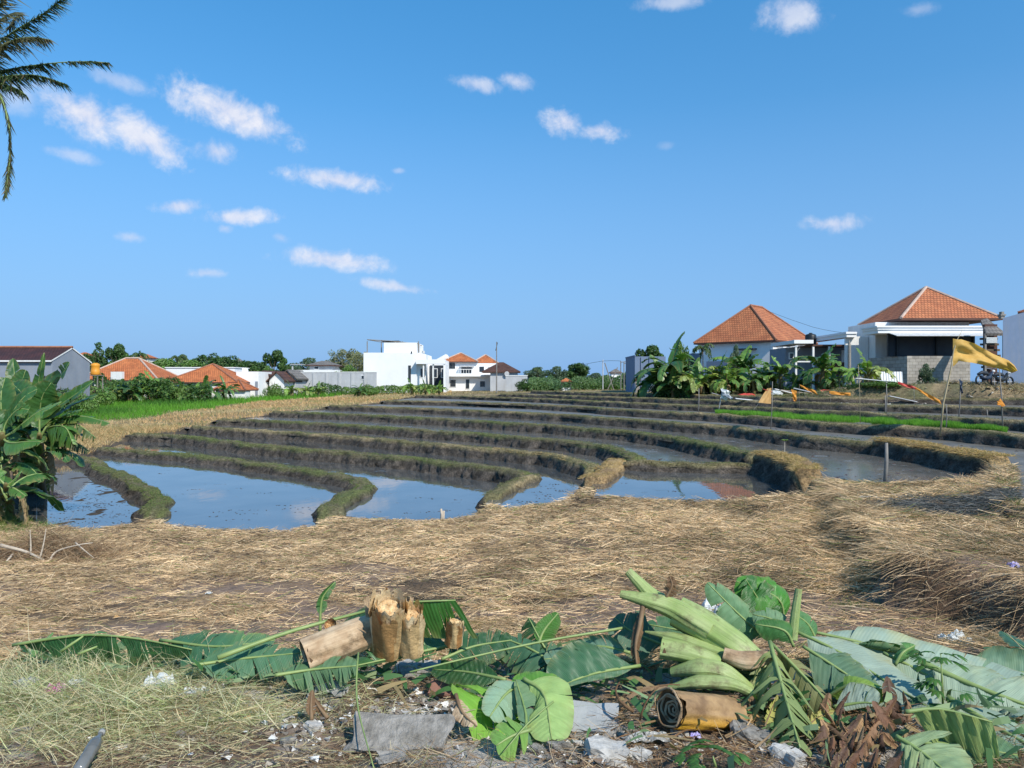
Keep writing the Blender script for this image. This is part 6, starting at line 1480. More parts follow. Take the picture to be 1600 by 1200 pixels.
def rubble():
    b = MB(); rr = random.Random(4)
    for _ in range(520):
        px = rr.uniform(1190, 1600); d = rr.uniform(43, 50); x, y, z = GD(px, d); r = rr.uniform(.04, .2)**1.0; s = [(rr.uniform(-1, 1)*r, rr.uniform(-1, 1)*r, rr.uniform(-.3, 1)*r) for _ in range(6)]
        v = [(x+q[0], y+q[1], z+q[2]) for q in s]; c = rr.choice([(.3,.27,.22),(.2,.17,.14),(.12,.1,.08),(.38,.35,.3),(.16,.13,.1)]); b.add(v, [(0,1,2),(0,2,3),(0,3,4),(0,4,5),(1,2,5),(2,3,5),(3,4,1),(1,5,4)], c=c)
    o = b.build('rubble', mat('rubble', attr=True, rough=.95), None); tag(o, 'broken stones and builders rubble strewn along the right hand bank', 'rubble', kind='stuff')
rubble()

# ================================================================ FOREGROUND HEAP OF CUT BANANA
def hitd(px, py, up=0.02):
    k = (600-py)/F; ds = np.arange(2.5, 9, .02); z = ground_z((px-800)/F*ds, ds)+up; h = np.nonzero(E+k*ds <= z)[0]; return ds[h[0]] if len(h) else 9.0
_Q0 = Q
def QF(px, py, d, up=.035):
    # keep a point of the heap on top of the ground it lies on
    if py > 700: d = min(d, hitd(px, py, up))
    return _Q0(px, py, d)
PALE, DKG, BRG, OLV = (.30,.38,.30), (.045,.13,.035), (.16,.33,.05), (.16,.20,.09)
def cutleaf(label, pts, w, up, col, under=True, tear=.12, fold=.0, droop=.1, seed=1, side=(1,1), stalk=.08, curl=0, nst=34, rib=.012, name='cut_banana_leaf', mat_=None, wf=None, cv=.08):
    """pts: (px, py, height above ground) on the heap"""
    P3 = []
    for p in pts:
        P3.append(QF(p[0], p[1], p[2]))
    t = thing(name, label, 'banana leaf', P3[0], 'cut banana leaves heaped in the foreground')
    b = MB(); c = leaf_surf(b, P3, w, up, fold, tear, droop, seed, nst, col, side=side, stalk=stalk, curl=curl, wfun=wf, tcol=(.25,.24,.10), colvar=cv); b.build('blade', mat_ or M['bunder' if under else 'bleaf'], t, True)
    b2 = MB(); midrib(b2, c, rib, rib*.3, 7); b2.build('midrib', M['midrib'] if name == 'cut_banana_leaf' else M['fibre'], t, True); return t
UPc = (0, -.75, .65)
# right hand big pale leaves
cutleaf('broad pale leaf lying from the sheath pile to the lower right, midrib bare', [(1240,985,5.15),(1310,1018,4.95),(1390,1068,4.7),(1450,1105,4.5),(1490,1130,4.4)], .30, (.1,-.75,.65), PALE, seed=11, fold=.05, tear=.06)
cutleaf('long pale leaf above the broad one reaching the right edge', [(1260,985,5.4),(1350,1005,5.3),(1440,1030,5.2),(1530,1052,5.1),(1640,1075,5.0)], .24, (.05,-.8,.6), (.27,.36,.29), seed=12, fold=-.1)
cutleaf('pale leaf with thick midrib running off the right edge', [(1440,1035,4.95),(1500,1062,4.8),(1560,1086,4.65),(1660,1120,4.5)], .30, (.05,-.8,.6), (.31,.40,.29), seed=13, fold=.1, rib=.022)
cutleaf('lower right pale leaf with dark folded edge', [(1480,1090,4.4),(1530,1120,4.25),(1580,1150,4.1),(1660,1190,3.9)], .26, (0,-.75,.65), (.26,.35,.27), seed=14, fold=0, rib=.02)
cutleaf('pale leaf tucked under the right edge of the heap', [(1500,1040,5.3),(1560,1048,5.25),(1680,1056,5.1)], .20, (0,-.6,.8), (.15,.26,.17), seed=15, fold=-.3, curl=.4)
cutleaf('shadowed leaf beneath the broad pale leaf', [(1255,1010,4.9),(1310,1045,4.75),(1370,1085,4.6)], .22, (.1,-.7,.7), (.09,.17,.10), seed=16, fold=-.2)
cutleaf('ribbed yellow green leaf hanging folded near the bottom right', [(1415,1112,3.9),(1470,1108,3.88),(1550,1128,3.8)], .30, (.05,-1,.12), (.34,.44,.16), seed=17, side=(.02,1.3), fold=-.2, tear=.0, droop=.12, curl=.15, nst=40, wf=lambda t: min(1, t*6+.5)*min(1, (1-t)*5+.15))
cutleaf('small pale leaf at the very bottom right of the heap', [(1400,1150,3.75),(1440,1175,3.65),(1490,1215,3.5)], .22, (-.1,-.8,.6), (.24,.34,.18), seed=18, fold=.1)
cutleaf('dark leaf tip lifting at the right edge behind the heap', [(1640,1040,5.6),(1600,1012,5.9),(1564,986,6.2)], .12, (0,-.9,.4), (.05,.14,.08), seed=19, fold=.1, under=False)
cutleaf('yellow green small leaf curled over in the middle of the heap', [(1290,1090,4.6),(1335,1068,4.5),(1388,1080,4.4)], .14, (0,-.8,.6), (.20,.32,.06), seed=20, fold=-.4, droop=.3)
cutleaf('pale leaf scrap below the curled yellow green leaf', [(1300,1105,4.4),(1345,1098,4.35),(1372,1100,4.3)], .16, (0,-.8,.6), PALE, seed=21, side=(1.1,.2))
cutleaf('wide pale leaf filling the middle of the right hand heap', [(1380,1020,5.1),(1440,1050,4.95),(1500,1085,4.8),(1560,1110,4.7)], .26, (.05,-.8,.6), (.27,.36,.27), seed=22, fold=.0, tear=.05)
cutleaf('pale leaf at the right edge below the thick midrib', [(1530,1075,4.8),(1580,1100,4.65),(1680,1140,4.5)], .24, (.05,-.8,.6), (.28,.37,.28), seed=23, fold=.05, tear=.05, rib=.016)
cutleaf('rolled green leaf edge on the skyline of the right heap', [(1330,1005,5.3),(1380,1015,5.25),(1440,1022,5.2)], .11, (0,-.5,.85), (.12,.24,.12), seed=24, fold=.5, curl=.7)
cutleaf('green folded leaf flap sticking up on the right heap', [(1398,1040,4.95),(1410,1020,4.95),(1430,1008,5.0)], .13, (-.3,-.9,.3), (.12,.27,.08), seed=25, fold=-.4, curl=-.5)
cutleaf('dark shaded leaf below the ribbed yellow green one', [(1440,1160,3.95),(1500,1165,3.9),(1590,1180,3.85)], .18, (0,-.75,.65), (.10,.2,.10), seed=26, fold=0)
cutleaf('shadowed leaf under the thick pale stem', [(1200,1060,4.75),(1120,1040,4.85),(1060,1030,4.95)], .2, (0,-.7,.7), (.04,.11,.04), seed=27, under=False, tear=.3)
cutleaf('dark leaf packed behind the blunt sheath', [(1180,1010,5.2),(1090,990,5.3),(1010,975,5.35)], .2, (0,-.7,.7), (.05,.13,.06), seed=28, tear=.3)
# behind the sheaths: dark glossy cluster
for k, (a, lb, c, w, sd_) in enumerate((
  ([(1215,990,5.5),(1190,945,5.45),(1165,905,5.4)], 'large dark glossy leaf standing up behind the sheath pile', (.04,.15,.03), .22, 31),
  ([(1225,975,5.55),(1215,935,5.5),(1150,908,5.45)], 'bright glossy leaf folded over the dark standing leaf', (.07,.24,.03), .20, 32),
  ([(1205,1000,5.3),(1160,965,5.3),(1105,910,5.35)], 'pale folded leaf left of the glossy standing leaf', (.14,.27,.13), .13, 33),
  ([(1230,1000,5.2),(1210,970,5.2),(1176,960,5.25)], 'small pale leaf below the glossy standing leaves', (.16,.28,.15), .12, 34),
  ([(1240,1010,5.1),(1225,985,5.1),(1180,975,5.15)], 'narrow dark leaf wedged beside the sheath pile', (.05,.16,.04), .10, 35),
  ([(1275,1000,5.3),(1262,975,5.3),(1240,958,5.3)], 'short green leaf behind the upright leaf stalk', (.09,.22,.08), .11, 36))):
    cutleaf(lb, a, w, (.1,-.8,.5), c, under=k > 1, seed=sd_, fold=.15, tear=.08, curl=-.2)
# centre and left leaves
cutleaf('dull green leaf lying flat below the sheath pile with a folded crease', [(1000,1040,4.75),(930,1052,4.6),(862,1076,4.45)], .26, (0,-.8,.6), (.055,.15,.07), seed=41, side=(.15,1.25), fold=-.05, tear=.05, under=False)
cutleaf('grey green leaf behind the dried hanging sheath', [(1040,1010,5.1),(985,985,5.15),(960,965,5.2)], .2, (0,-.8,.6), (.08,.17,.11), seed=42, fold=.1)
cutleaf('tangled dark leaf left of centre standing in the straw', [(880,1052,5.1),(850,1010,5.15),(826,965,5.25)], .16, (.2,-.9,.3), (.035,.10,.035), under=False, seed=43, tear=.4, droop=.3, fold=-.2)
cutleaf('second tangled dark leaf leaning left from the same spot', [(885,1060,4.95),(840,1020,5.05),(775,992,5.2)], .16, (0,-.8,.5), (.06,.15,.08), seed=44, tear=.35, droop=.3)
cutleaf('third tangled leaf with bright tip leaning right', [(840,1010,5.15),(850,985,5.2),(872,958,5.25)], .09, (0,-.8,.5), (.10,.26,.05), seed=45, under=False)
cutleaf('narrow leaf lying between the tangled leaves and the dull green leaf', [(960,1010,5.2),(900,1025,5.05),(850,1030,4.95)], .13, (0,-.7,.7), (.09,.19,.13), seed=46, fold=.2)
cutleaf('folded leaf catching light above the dull green leaf', [(985,1020,5.0),(940,1010,5.05),(890,1012,5.1)], .12, (0,-.7,.7), (.15,.27,.20), seed=47, fold=.3, curl=.4)
cutleaf('bright green leaf with a torn brown edge in the middle foreground', [(800,1075,4.4),(770,1100,4.25),(728,1112,4.15)], .27, (0,-.85,.55), (.16,.36,.04), seed=48, side=(1.0,1.1), fold=-.05, tear=.05)
cutleaf('pale folded leaf lying over the bright green torn leaf', [(820,1065,4.35),(790,1085,4.25),(765,1120,4.1)], .13, (.2,-.85,.5), (.20,.32,.22), seed=49, fold=.1)
cutleaf('upright grey green leaf standing between the two light leaves', [(815,1170,3.95),(822,1120,4.1),(806,1062,4.3)], .17, (.3,-.9,.2), (.11,.21,.12), seed=50, side=(.3,1.2), fold=-.2)
cutleaf('smooth light green leaf hanging over the grey concrete slab', [(818,1060,4.3),(850,1085,4.2),(862,1155,3.95)], .17, (0,-.9,.4), (.30,.44,.15), seed=51, fold=-.1, tear=.03)
cutleaf('green leaf blade curving left above the smooth light leaf', [(890,1100,4.2),(850,1072,4.3),(800,1062,4.4)], .13, (0,-.6,.8), (.12,.30,.05), seed=52, fold=.1)
cutleaf('dark narrow leaf lying left of the bright green leaf', [(790,1062,4.6),(730,1050,4.75),(675,1046,4.9)], .11, (0,-.7,.7), (.03,.10,.03), seed=53, fold=.2, under=False)
cutleaf('lower fragment of green leaf by the straw stalk', [(830,1140,3.95),(800,1150,3.9),(775,1165,3.85)], .12, (0,-.7,.7), (.15,.30,.07), seed=54)
cutleaf('ragged leaf lying in front of the cut logs, strips hanging down', [(728,1003,5.2),(640,1022,5.0),(520,1048,4.75)], .20, (0,-.9,.35), (.06,.16,.06), seed=55, side=(.1,1.0), tear=.45, fold=-.45, droop=.2, under=False)
cutleaf('leaf on long green stalk with glossy torn strips right of the logs', [(340,1028,4.7),(450,988,4.95),(560,958,5.15),(632,942,5.0),(712,938,4.98)], .27, (.0,-1,.05), (.04,.14,.03), seed=56, side=(.0,1.0), stalk=.765, tear=.30, fold=-.12, droop=.0, nst=9, under=False, rib=.017, wf=lambda t: 1.0)
cutleaf('long dark leaf lying along the left edge of the heap', [(20,1008,5.25),(80,998,5.25),(140,992,5.25),(215,998,5.15),(300,1015,5.0)], .20, (0,-.93,.3), (.035,.115,.045), seed=57, side=(.05,1), fold=-.7, tear=.3, stalk=.02, under=False)
cutleaf('second leaf continuing behind the grass at left', [(250,1000,5.2),(340,1010,5.05),(430,1000,5.1)], .16, (0,-.85,.5), (.055,.15,.08), seed=58, tear=.3, fold=-.2)
cutleaf('green leaf pieces under the long stalk at left', [(300,1040,4.75),(370,1030,4.85),(470,1020,4.9)], .15, (0,-.8,.6), (.08,.19,.10), seed=59, tear=.3)
cutleaf('pale green leaf flap under the cut log', [(430,1055,4.6),(490,1046,4.7),(560,1040,4.7)], .14, (0,-.8,.6), (.11,.21,.10), seed=60, tear=.4, fold=-.2)
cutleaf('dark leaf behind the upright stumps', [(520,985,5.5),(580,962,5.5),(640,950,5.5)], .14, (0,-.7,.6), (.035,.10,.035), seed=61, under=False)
cutleaf('dark leaf fold low between logs and tangled leaves', [(690,1030,5.0),(740,1010,5.1),(800,1000,5.15)], .15, (0,-.8,.6), (.04,.12,.05), seed=62, tear=.3, under=False)
cutleaf('small leaf shoot standing beside the long stalk', [(500,986,5.2),(501,950,5.2),(506,930,5.2),(524,909,5.2)], .045, (.2,-.9,.1), (.07,.20,.05), seed=63, fold=.2, stalk=.3, under=False)
# wilted frond
cutleaf('wilted olive frond with split leaflets hanging over the sheath ends', [(1203,1003,4.65),(1216,1050,4.4),(1230,1100,4.15),(1250,1168,3.85)], .26, (-.1,-.9,.4), (.21,.27,.10), seed=71, tear=.8, fold=-.35, droop=.4, nst=24, rib=.014, wf=lambda t: (.25+.75*sin(min(1, t)*pi)))
cutleaf('second wilted frond curving down right with yellow ends', [(1205,1005,4.7),(1250,1050,4.5),(1290,1095,4.35),(1310,1140,4.2)], .13, (.1,-.9,.4), (.22,.22,.09), seed=72, tear=.95, fold=-.4, droop=.5, nst=14, rib=.012)
cutleaf('limp pale leaf remnant left of the wilted frond', [(1205,1035,4.6),(1180,1070,4.5),(1165,1098,4.4)], .10, (-.1,-.9,.4), (.25,.28,.13), seed=73, tear=.8, droop=.4, nst=10)

# leaf sheaths and stems
def sheath(label, pts, radii, m='gstem', cutm='cut', name='banana_sheath', cat='banana stem', n=14, flat=.75, group='cut banana stems in the foreground'):
    P3 = [QF(*p) for p in pts]; c = spline(P3, .03); k = len(c); rr = np.interp(np.linspace(0, 1, k), np.linspace(0, 1, len(radii)), radii)
    t = thing(name, label, cat, P3[0], group); b = MB(); V_ = []; upv = np.array([0,0,1.0]); sd9 = int(P3[0][0]*97) % 50; K9 = 40
    for i9, p9 in enumerate(c):
        tg9 = c[min(i9+1, k-1)]-c[max(i9-1, 0)]; tg9 = tg9/(np.linalg.norm(tg9)+1e-9); a9 = np.cross(tg9, upv); a9 /= np.linalg.norm(a9)+1e-9; b9 = np.cross(a9, tg9); upv = b9
        w9 = np.linspace(0, 2*pi, K9+1); u9 = i9/k; lay = ((w9/(2*pi)*3+u9*.25) % 1.0)
        q9 = rr[i9]*(1+.07*(lay-.5)+.035*np.sin(w9*9+sd9)+.05*(vn(w9*0+u9*6+sd9, np.abs(np.sin(w9/2))*3, 41)-.5))
        V_.append([p9+q9[j9]*(a9*cos(w9[j9])+b9*sin(w9[j9])*flat) for j9 in range(K9+1)])
    b.grid(np.array(V_), 0, [(j9/K9, i9/max(1, k-1)) for i9 in range(k) for j9 in range(K9+1)]); o = b.build('sheath', M[m], t, True)
    # cut face with layered rings
    e = MB(); ax = c[0]-c[3]; ax /= np.linalg.norm(ax); up = np.array([0,0,1.0]); a = np.cross(ax, up); a /= np.linalg.norm(a); b_ = np.cross(a, ax)
    G_ = []
    for q in range(9):
        rq = rr[0]*(1-q/8.6); G_.append([c[0]-ax*(.014*(q % 2)+.03*float(fbm(np.array([cos(w)*2+q*.35+sd9]), np.array([sin(w)*2.0]), 3)[0]))-ax*.004*q+rq*(1+.10*sin(w*2+q*.9)*(q > 0)*(q < 8))*(a*cos(w)+b_*sin(w)*flat) for w in np.linspace(0, 2*pi, n+1)])
    e.grid(np.array(G_)); e.build('cut_face', M[cutm], t, False); 
    e = MB(); ax = c[-1]-c[-4]; ax /= np.linalg.norm(ax); G_ = []
    a = np.cross(ax, up); a /= np.linalg.norm(a); b_ = np.cross(a, ax)
    for q in range(5): rq = rr[-1]*(1-q/4.5); G_.append([c[-1]-ax*.006*q+rq*(a*cos(w)+b_*sin(w)*flat) for w in np.linspace(0, 2*pi, n+1)])
    e.grid(np.array(G_)).build('far_end', M[cutm], t, False)
    return t
sheath('thick pale green banana stem section sloping across the sheath pile', [(1058,955,5.0),(1100,978,4.92),(1150,1010,4.8),(1200,1042,4.7)], [.13,.135,.12,.06])
sheath('green sheath arm rising to the upper left of the pile', [(981,892,5.1),(1000,912,5.07),(1025,935,5.03),(1075,960,4.98)], [.035,.055,.075,.08])
sheath('blunt pointed sheath below the rising arm', [(969,928,5.0),(1000,935,4.98),(1050,950,4.95),(1110,985,4.85)], [.03,.07,.09,.09])
sheath('narrow yellow green sheath splitting off under the thick stem', [(1008,987,4.95),(1060,998,4.85),(1130,1022,4.75)], [.008,.05,.055])
sheath('cut stem end showing a dark rotten core', [(1034,1012,4.75),(1075,1020,4.7),(1125,1035,4.65)], [.085,.075,.05], cutm='brown')
sheath('curved green sheath at the front of the pile', [(1050,1050,4.65),(1090,1044,4.58),(1130,1050,4.55),(1175,1078,4.5)], [.035,.075,.07,.035])
sheath('lowest slim green sheath of the pile', [(1044,1074,4.5),(1090,1066,4.46),(1140,1068,4.43),(1175,1082,4.4)], [.012,.05,.05,.03])
sheath('tan dried sheath collar around the stem ends', [(1130,1022,4.66),(1165,1032,4.62),(1205,1025,4.6)], [.05,.075,.045], 'tanstem')
sheath('short green leaf stalk standing upright behind the pile', [(1248,920,5.2),(1243,955,5.17),(1238,1000,5.12)], [.024,.03,.034], 'gstem', 'cut')
# hanging dried fibre
cutleaf('dried brown sheath strip hanging from the rising arm with green tip', [(1005,945,4.95),(1000,975,4.88),(993,1010,4.8),(996,1045,4.75)], .05, (0,-1,.1), (.34,.22,.13), seed=81, tear=.2, fold=-.6, name='dried_sheath', mat_=M['brown'], rib=.02)
cutleaf('crumpled brown leaf shred on top of the sheath pile', [(1040,935,4.95),(1050,915,4.95),(1046,900,4.97)], .05, (0,-1,.2), (.25,.15,.09), seed=82, tear=.5, name='dried_sheath', mat_=M['brown'])
# spiral roll: rotten stem lying on its side with exposed rings
def roll():
    dd = hitd(1048, 1140, .02)-.06; c0 = _Q0(1048, 1108, dd); c1 = _Q0(1148, 1116, dd+.22); t = thing('rotten_banana_stem', 'rotten banana stem with spiral cut face and orange yellow side', 'banana stem', c0, 'cut banana stems in the foreground')
    ax = (c0-c1)/np.linalg.norm(c0-c1); up = np.array([0,0,1.0]); a = np.cross(ax, up); a /= np.linalg.norm(a); b_ = np.cross(a, ax); b = MB(); V = []; r0 = .115
    k = 48; G_ = []
    for i in range(13):
        u = i/12; p = c0*(1-u)+c1*u; G_.append([p+ax*(.05*(u == 0)*(vn(np.array([cos(w)*3+5]), np.array([sin(w)*3.0]), 5)[0]-.5))+r0*(1-.16*u)*(1+.07*sin(w*3+u*5)+.16*(fbm(np.array([cos(w)*2+u*3]), np.array([sin(w)*2.0]), 3)[0]-.5)+.03*sin(w*11))*(a*cos(w)+b_*sin(w)*.85) for w in np.linspace(0, 2*pi, k+1)])
    uvs = [(j/k, i/12) for i in range(13) for j in range(k+1)]
    m2 = mat('rotten_stem', (.42,.27,.13), (.2,.12,.06), rough=.6, scale=9, bump=.008, fn=lambda t_, tc, c, nz, bb: (lambda sx: t_.mix(t_.math('MULTIPLY', t_.maprange(sx, .46, .60), t_.maprange(sx, .97, .86)), c, t_.mix(nz, c4((.80,.42,.02)), c4((.55,.30,.05)))))( (lambda q: (t_.l.new(tc.outputs['UV'], q.inputs[0]), q.outputs[0])[1])(t_.node('ShaderNodeSeparateXYZ'))))
    MB().grid(np.array(G_), 0, uvs).build('body', m2, t, True)
    # rings as a real spiral ridge
    s = MB(); prev = None
    for q in range(160):
        th = q/160*2*pi*5.2; r = r0*(1-q/172)*(1+.10*sin(th*1.3+q*.05)+.05*sin(th*5.3)); p = c0+ax*(.018*(1-q/160)-.03*(q/160))+r*(a*cos(th)+b_*sin(th)*.85)
        if prev is not None: s.tube([prev, p], .0065, 5, cap=False)
        prev = p
    s.build('spiral_rings', M['tanstem'], t, True)
    f = MB(); f.grid(np.array([[c0-ax*.012*q+r0*(1-q/5)*(a*cos(w)+b_*sin(w)*.85) for w in np.linspace(0, 2*pi, k+1)] for q in range(6)])).build('cut_face', M['brown'], t, True)
roll()
# logs at left centre
sheath('weathered cut banana log lying by the upright stumps', [(476,1026,4.8),(520,1008,4.88),(560,992,4.95),(600,975,5.05)], [.12,.125,.12,.11], 'tanstem', 'brown', 'banana_log', 'banana stem', 18, .85)
def ragged_stump(label, top, base, r, seed, lean=.0):
    T, B0 = QF(*top), QF(*base); t = thing('banana_stump', label, 'banana stem', B0, 'cut banana stems in the foreground'); rr = random.Random(seed); ax = (T-B0)/np.linalg.norm(T-B0); H = np.linalg.norm(T-B0)
    a = np.cross(ax, np.array([0, 1.0, 0])); a /= np.linalg.norm(a); b_ = np.cross(ax, a); b = MB(); o = MB()
    for ring, (rf, hmn, hmx) in enumerate(((1.0, .70, 1.08), (.84, .78, 1.12), (.66, .85, 1.05))):   # sheath plates torn at uneven heights
        n = 9-ring*2; off = rr.uniform(0, 6)
        for k in range(n):
            w0 = off+k*2*pi/n; w1 = w0+2*pi/n*rr.uniform(1.0, 1.3); h1, h2 = rr.uniform(hmn, hmx), rr.uniform(hmn, hmx); fl = rr.uniform(0, .16); G_ = []
            for i in range(9):
                u = i/8; row = []
                for j in range(7):
                    v = j/6; w = w0+(w1-w0)*v; h = (h1*(1-v)+h2*v)+.06*sin(v*11+k); q = r*rf*(1+fl*max(0, u-.55)**1.3*2+.04*sin(w*7+u*5)); row.append(B0+ax*H*h*u+q*(a*cos(w)+b_*sin(w)))
                G_.append(row)
            c = rr.choice([(.50,.28,.11),(.62,.42,.2),(.38,.19,.07),(.68,.5,.28),(.45,.33,.12)]) if ring == 0 else rr.choice([(.72,.53,.30),(.62,.4,.18),(.78,.62,.38)])
            (b if ring == 0 else o).grid(np.array(G_), 0, None, c)
    m1 = M.setdefault('plate', mat('stem_plate', attr=True, rough=.6, scale=14, var=.35, bump=.008, bscale=40)); b.build('outer_sheath', m1, t, True); o.build('inner_sheath', m1, t, True)
    f = MB(); G_ = []
    for q in range(8):
        rq = r*.62*(1-q/7.2); G_.append([B0+ax*H*(.86+.10*(fbm(np.array([cos(w)*2.5+q*.7+seed]), np.array([sin(w)*2.5]), 3)[0]-.3)+.03*(q % 2))+rq*(a*cos(w)+b_*sin(w)) for w in np.linspace(0, 2*pi, 15)])
    f.grid(np.array(G_)).build('torn_core', M['cut'], t, True)
ragged_stump('fat splintered banana stump with cream torn core beside the lying log', (607,942,4.80), (606,1012,5.02), .115, 3)
ragged_stump('second splintered stump half behind the hanging leaf strips', (642,955,4.86), (642,1015,5.0), .085, 5)
ragged_stump('small broken orange stump at the right end of the logs', (712,966,4.98), (709,1004,5.06), .06, 7)
sheath('small cut end with rings between log and stalk', [(516,976,5.0),(522,980,5.1),(534,985,5.3)], [.042,.042,.042], 'tanstem', 'cut', 'banana_log', 'banana stem', 14, .95)
def frayed():
    t = thing('bark_strips', 'upright frayed bark strips sticking up at the banana stumps', 'bark strips', Q(600, 1000, 5.05)); rr = random.Random(3); b = MB()
    for i in range(16):
        px = rr.uniform(575, 655); h = rr.uniform(925, 945); P3 = [Q(px, 1008, 4.98), Q(px+rr.uniform(-3, 3), 970, 4.97), Q(px+rr.uniform(-6, 6), h, 4.97)]
        leaf_surf(b, P3, rr.uniform(.012, .026), (0,-1,.1), .1, .1, 0, rr.randrange(999), 5, (.42,.28,.14), wfun=lambda q: 1, stalk=.0)
    b.build('strips', M['tanstem'], t)
frayed()
# thin stalks lying across
def stalk(label, pts, r, m='midrib'):
    P3 = [QF(*p) for p in pts]; c = spline(P3, .06); o = MB().tube(c, list(np.linspace(r, r*.5, len(c))), 6).build('leaf_stalk', M[m], None, True, loc=P3[0]); tag(o, label, 'stalk', 'stalks lying over the heap')
stalk('long thin green stalk running from the sheath pile down to the left', [(975,981,5.05),(850,1002,4.9),(740,1026,4.75),(640,1050,4.6)], .010)
stalk('thin jointed grass stalk crossing the white rubble', [(560,1020,4.4),(557,1060,4.25),(560,1110,4.05),(584,1200,3.75)], .006)
stalk('short green stalk pieces lying on the dark left leaf', [(95,1018,5.0),(130,994,5.05)], .012); stalk('second green stalk piece beside the first on the dark leaf', [(122,1022,4.95),(152,1010,5.0)], .012)
stalk('pale stalk slanting over the light green leaf', [(865,1096,4.0),(825,1130,3.92),(786,1176,3.8)], .006)
stalk('bent dry stem arching beside the rotten roll', [(1000,1125,4.1),(1008,1100,4.1),(1030,1072,4.15),(1062,1070,4.2)], .006, 'brown')
stalk('curved brown stem hooked in front of the dull green leaf', [(990,1112,4.15),(968,1095,4.2),(962,1078,4.3),(968,1066,4.35)], .010, 'brown')
stalk('long brown dried stem running down right from the frond', [(1285,1130,4.1),(1330,1165,3.9),(1375,1205,3.7)], .02, 'brown')
# weed plant standing on the leaves
def weed(px, pyb, pyt, d, lb, seed):
    b0 = Q(px, pyb, d); tp = Q(px-4, pyt, d); t = thing('weed_plant', lb, 'weed', b0); rr = random.Random(seed); MB().tube([b0, (b0+tp)/2, tp], [.008, .006, .003], 6).build('stem', M['midrib'], t, True); b = MB()
    for i in range(18):
        u = rr.uniform(.35, 1); p = b0*(1-u)+tp*u; a = rr.uniform(0, 6.28); q = p+np.array([cos(a), sin(a), .1])*rr.uniform(.06, .13)
        for k in range(5): an = a+(k-2)*.5; leaf_surf(b, [q, q+np.array([cos(an), sin(an), .1])*.03, q+np.array([cos(an), sin(an), -.3])*.07], .014, (0,0,1), 0, 0, .1, k, 5, rr.choice([(.05,.14,.03),(.07,.18,.04)]))
    b.build('leaves', M['leaf'], t)
weed(1474, 1112, 1022, 4.45, 'small dark green lobed weed standing on the pale leaves', 3)
weed(1118, 1198, 1182, 3.6, 'low green weed among stones at the bottom centre', 4)
# dry brown leaf heap
def drypile():
    t = thing('dried_leaf_heap', 'heap of curled dark brown banana leaves below the pale leaves', 'dried leaves', Q(1360, 1140, 4.05)); rr = random.Random(9)
    for i in range(46):
        px, py = rr.uniform(1285, 1420), rr.uniform(1085, 1195); d = np.interp(py, [1080, 1200], [4.5, 3.65])-rr.uniform(0, .1); a = rr.uniform(-1, 1); ln = rr.uniform(18, 50); P3 = [QF(px-ln*a*.5, py-ln*.6, d+.05), QF(px, py, d), QF(px+ln*a*.5+rr.uniform(-8, 8), py+ln*.6, d-.02)]
        b = MB(); leaf_surf(b, P3, rr.uniform(.02, .055), (rr.uniform(-.3,.3), -.9, .4), -rr.uniform(.2, 1.1), .5, .2, rr.randrange(999), 8, rr.choice([(.22,.12,.06),(.14,.07,.04),(.30,.18,.09),(.10,.055,.035)]), curl=rr.uniform(-.8, .8), stalk=0, wfun=lambda q: .4+.6*sin(q*pi)); 
        if i == 0: B0 = b
        else: B0.add(b.v, b.f, 0, b.uv, b.c)
    B0.build('curled_leaves', mat('curled_leaf', attr=True, rough=.65, scale=8, bump=.006, bscale=30), t, True)
drypile()

def shreds():
    N = 900; px = RNG.uniform(30, 1600, N); base = np.interp(px, [0, 300, 480, 760, 900, 1200, 1400, 1600], [1020, 1030, 1035, 1045, 1060, 1085, 1090, 1110])
    py = base+RNG.normal(0, 1, N)*np.interp(px, [0, 700, 1000, 1300, 1600], [9, 22, 30, 38, 34]); pts = np.array([QF(a, b, 9, .03+.10*RNG.uniform()) for a, b in zip(px, py)])
    a = RNG.uniform(0, 6.28, N); d = np.column_stack([np.cos(a), np.sin(a)*.6, RNG.normal(.1, .35, N)])
    col = pick([(.05,.13,.04),(.08,.18,.06),(.16,.25,.12),(.03,.09,.03),(.22,.30,.15),(.26,.2,.1)], N, .2)
    sd_ = np.column_stack([RNG.normal(0, .5, N), RNG.normal(-.3, .5, N), RNG.uniform(.4, 1, N)]); sd_ = np.cross(d, sd_); sd_ /= np.linalg.norm(sd_, axis=1)[:, None]
    blades('leaf_shreds', pts, d, RNG.uniform(.06, .26, N), RNG.uniform(.01, .05, N), RNG.uniform(.1, .9, N), col, M['bunder'], 5, .25, 'torn strips of banana leaf scattered all through the heap', 'leaf scraps', side=sd_)
shreds()

def fibres():
    N = 2100; px = RNG.normal(1200, 120, N); py = RNG.normal(1118, 26, N); m = (px > 960) & (px < 1440) & (py > 1062) & ~((np.abs(px-1085) < 75) & (py < 1150)) & ~((np.abs(px-1235) < 45) & (RNG.uniform(0, 1, N) < .7)); px, py = px[m], py[m]; N = len(px)
    pts = np.array([QF(a, b, 9, 0.01+.04*RNG.uniform()) for a, b in zip(px, py)]); a = RNG.normal(-.4, .8, N)+pi*(RNG.uniform(0, 1, N) < .5); d = np.column_stack([np.cos(a), np.sin(a)*.5, RNG.normal(.05, .3, N)])
    blades('brown_fibres', pts, d, RNG.uniform(.05, .20, N), RNG.uniform(.002, .012, N), RNG.uniform(-.6, 1.2, N), pick([(.26,.15,.08),(.36,.23,.12),(.16,.09,.05),(.46,.32,.18),(.10,.06,.035),(.3,.2,.11)], N, .25), M['straw'], 6, .3, 'brown shredded banana fibre matted around the rotten stem and frond', 'fibre')
fibres()
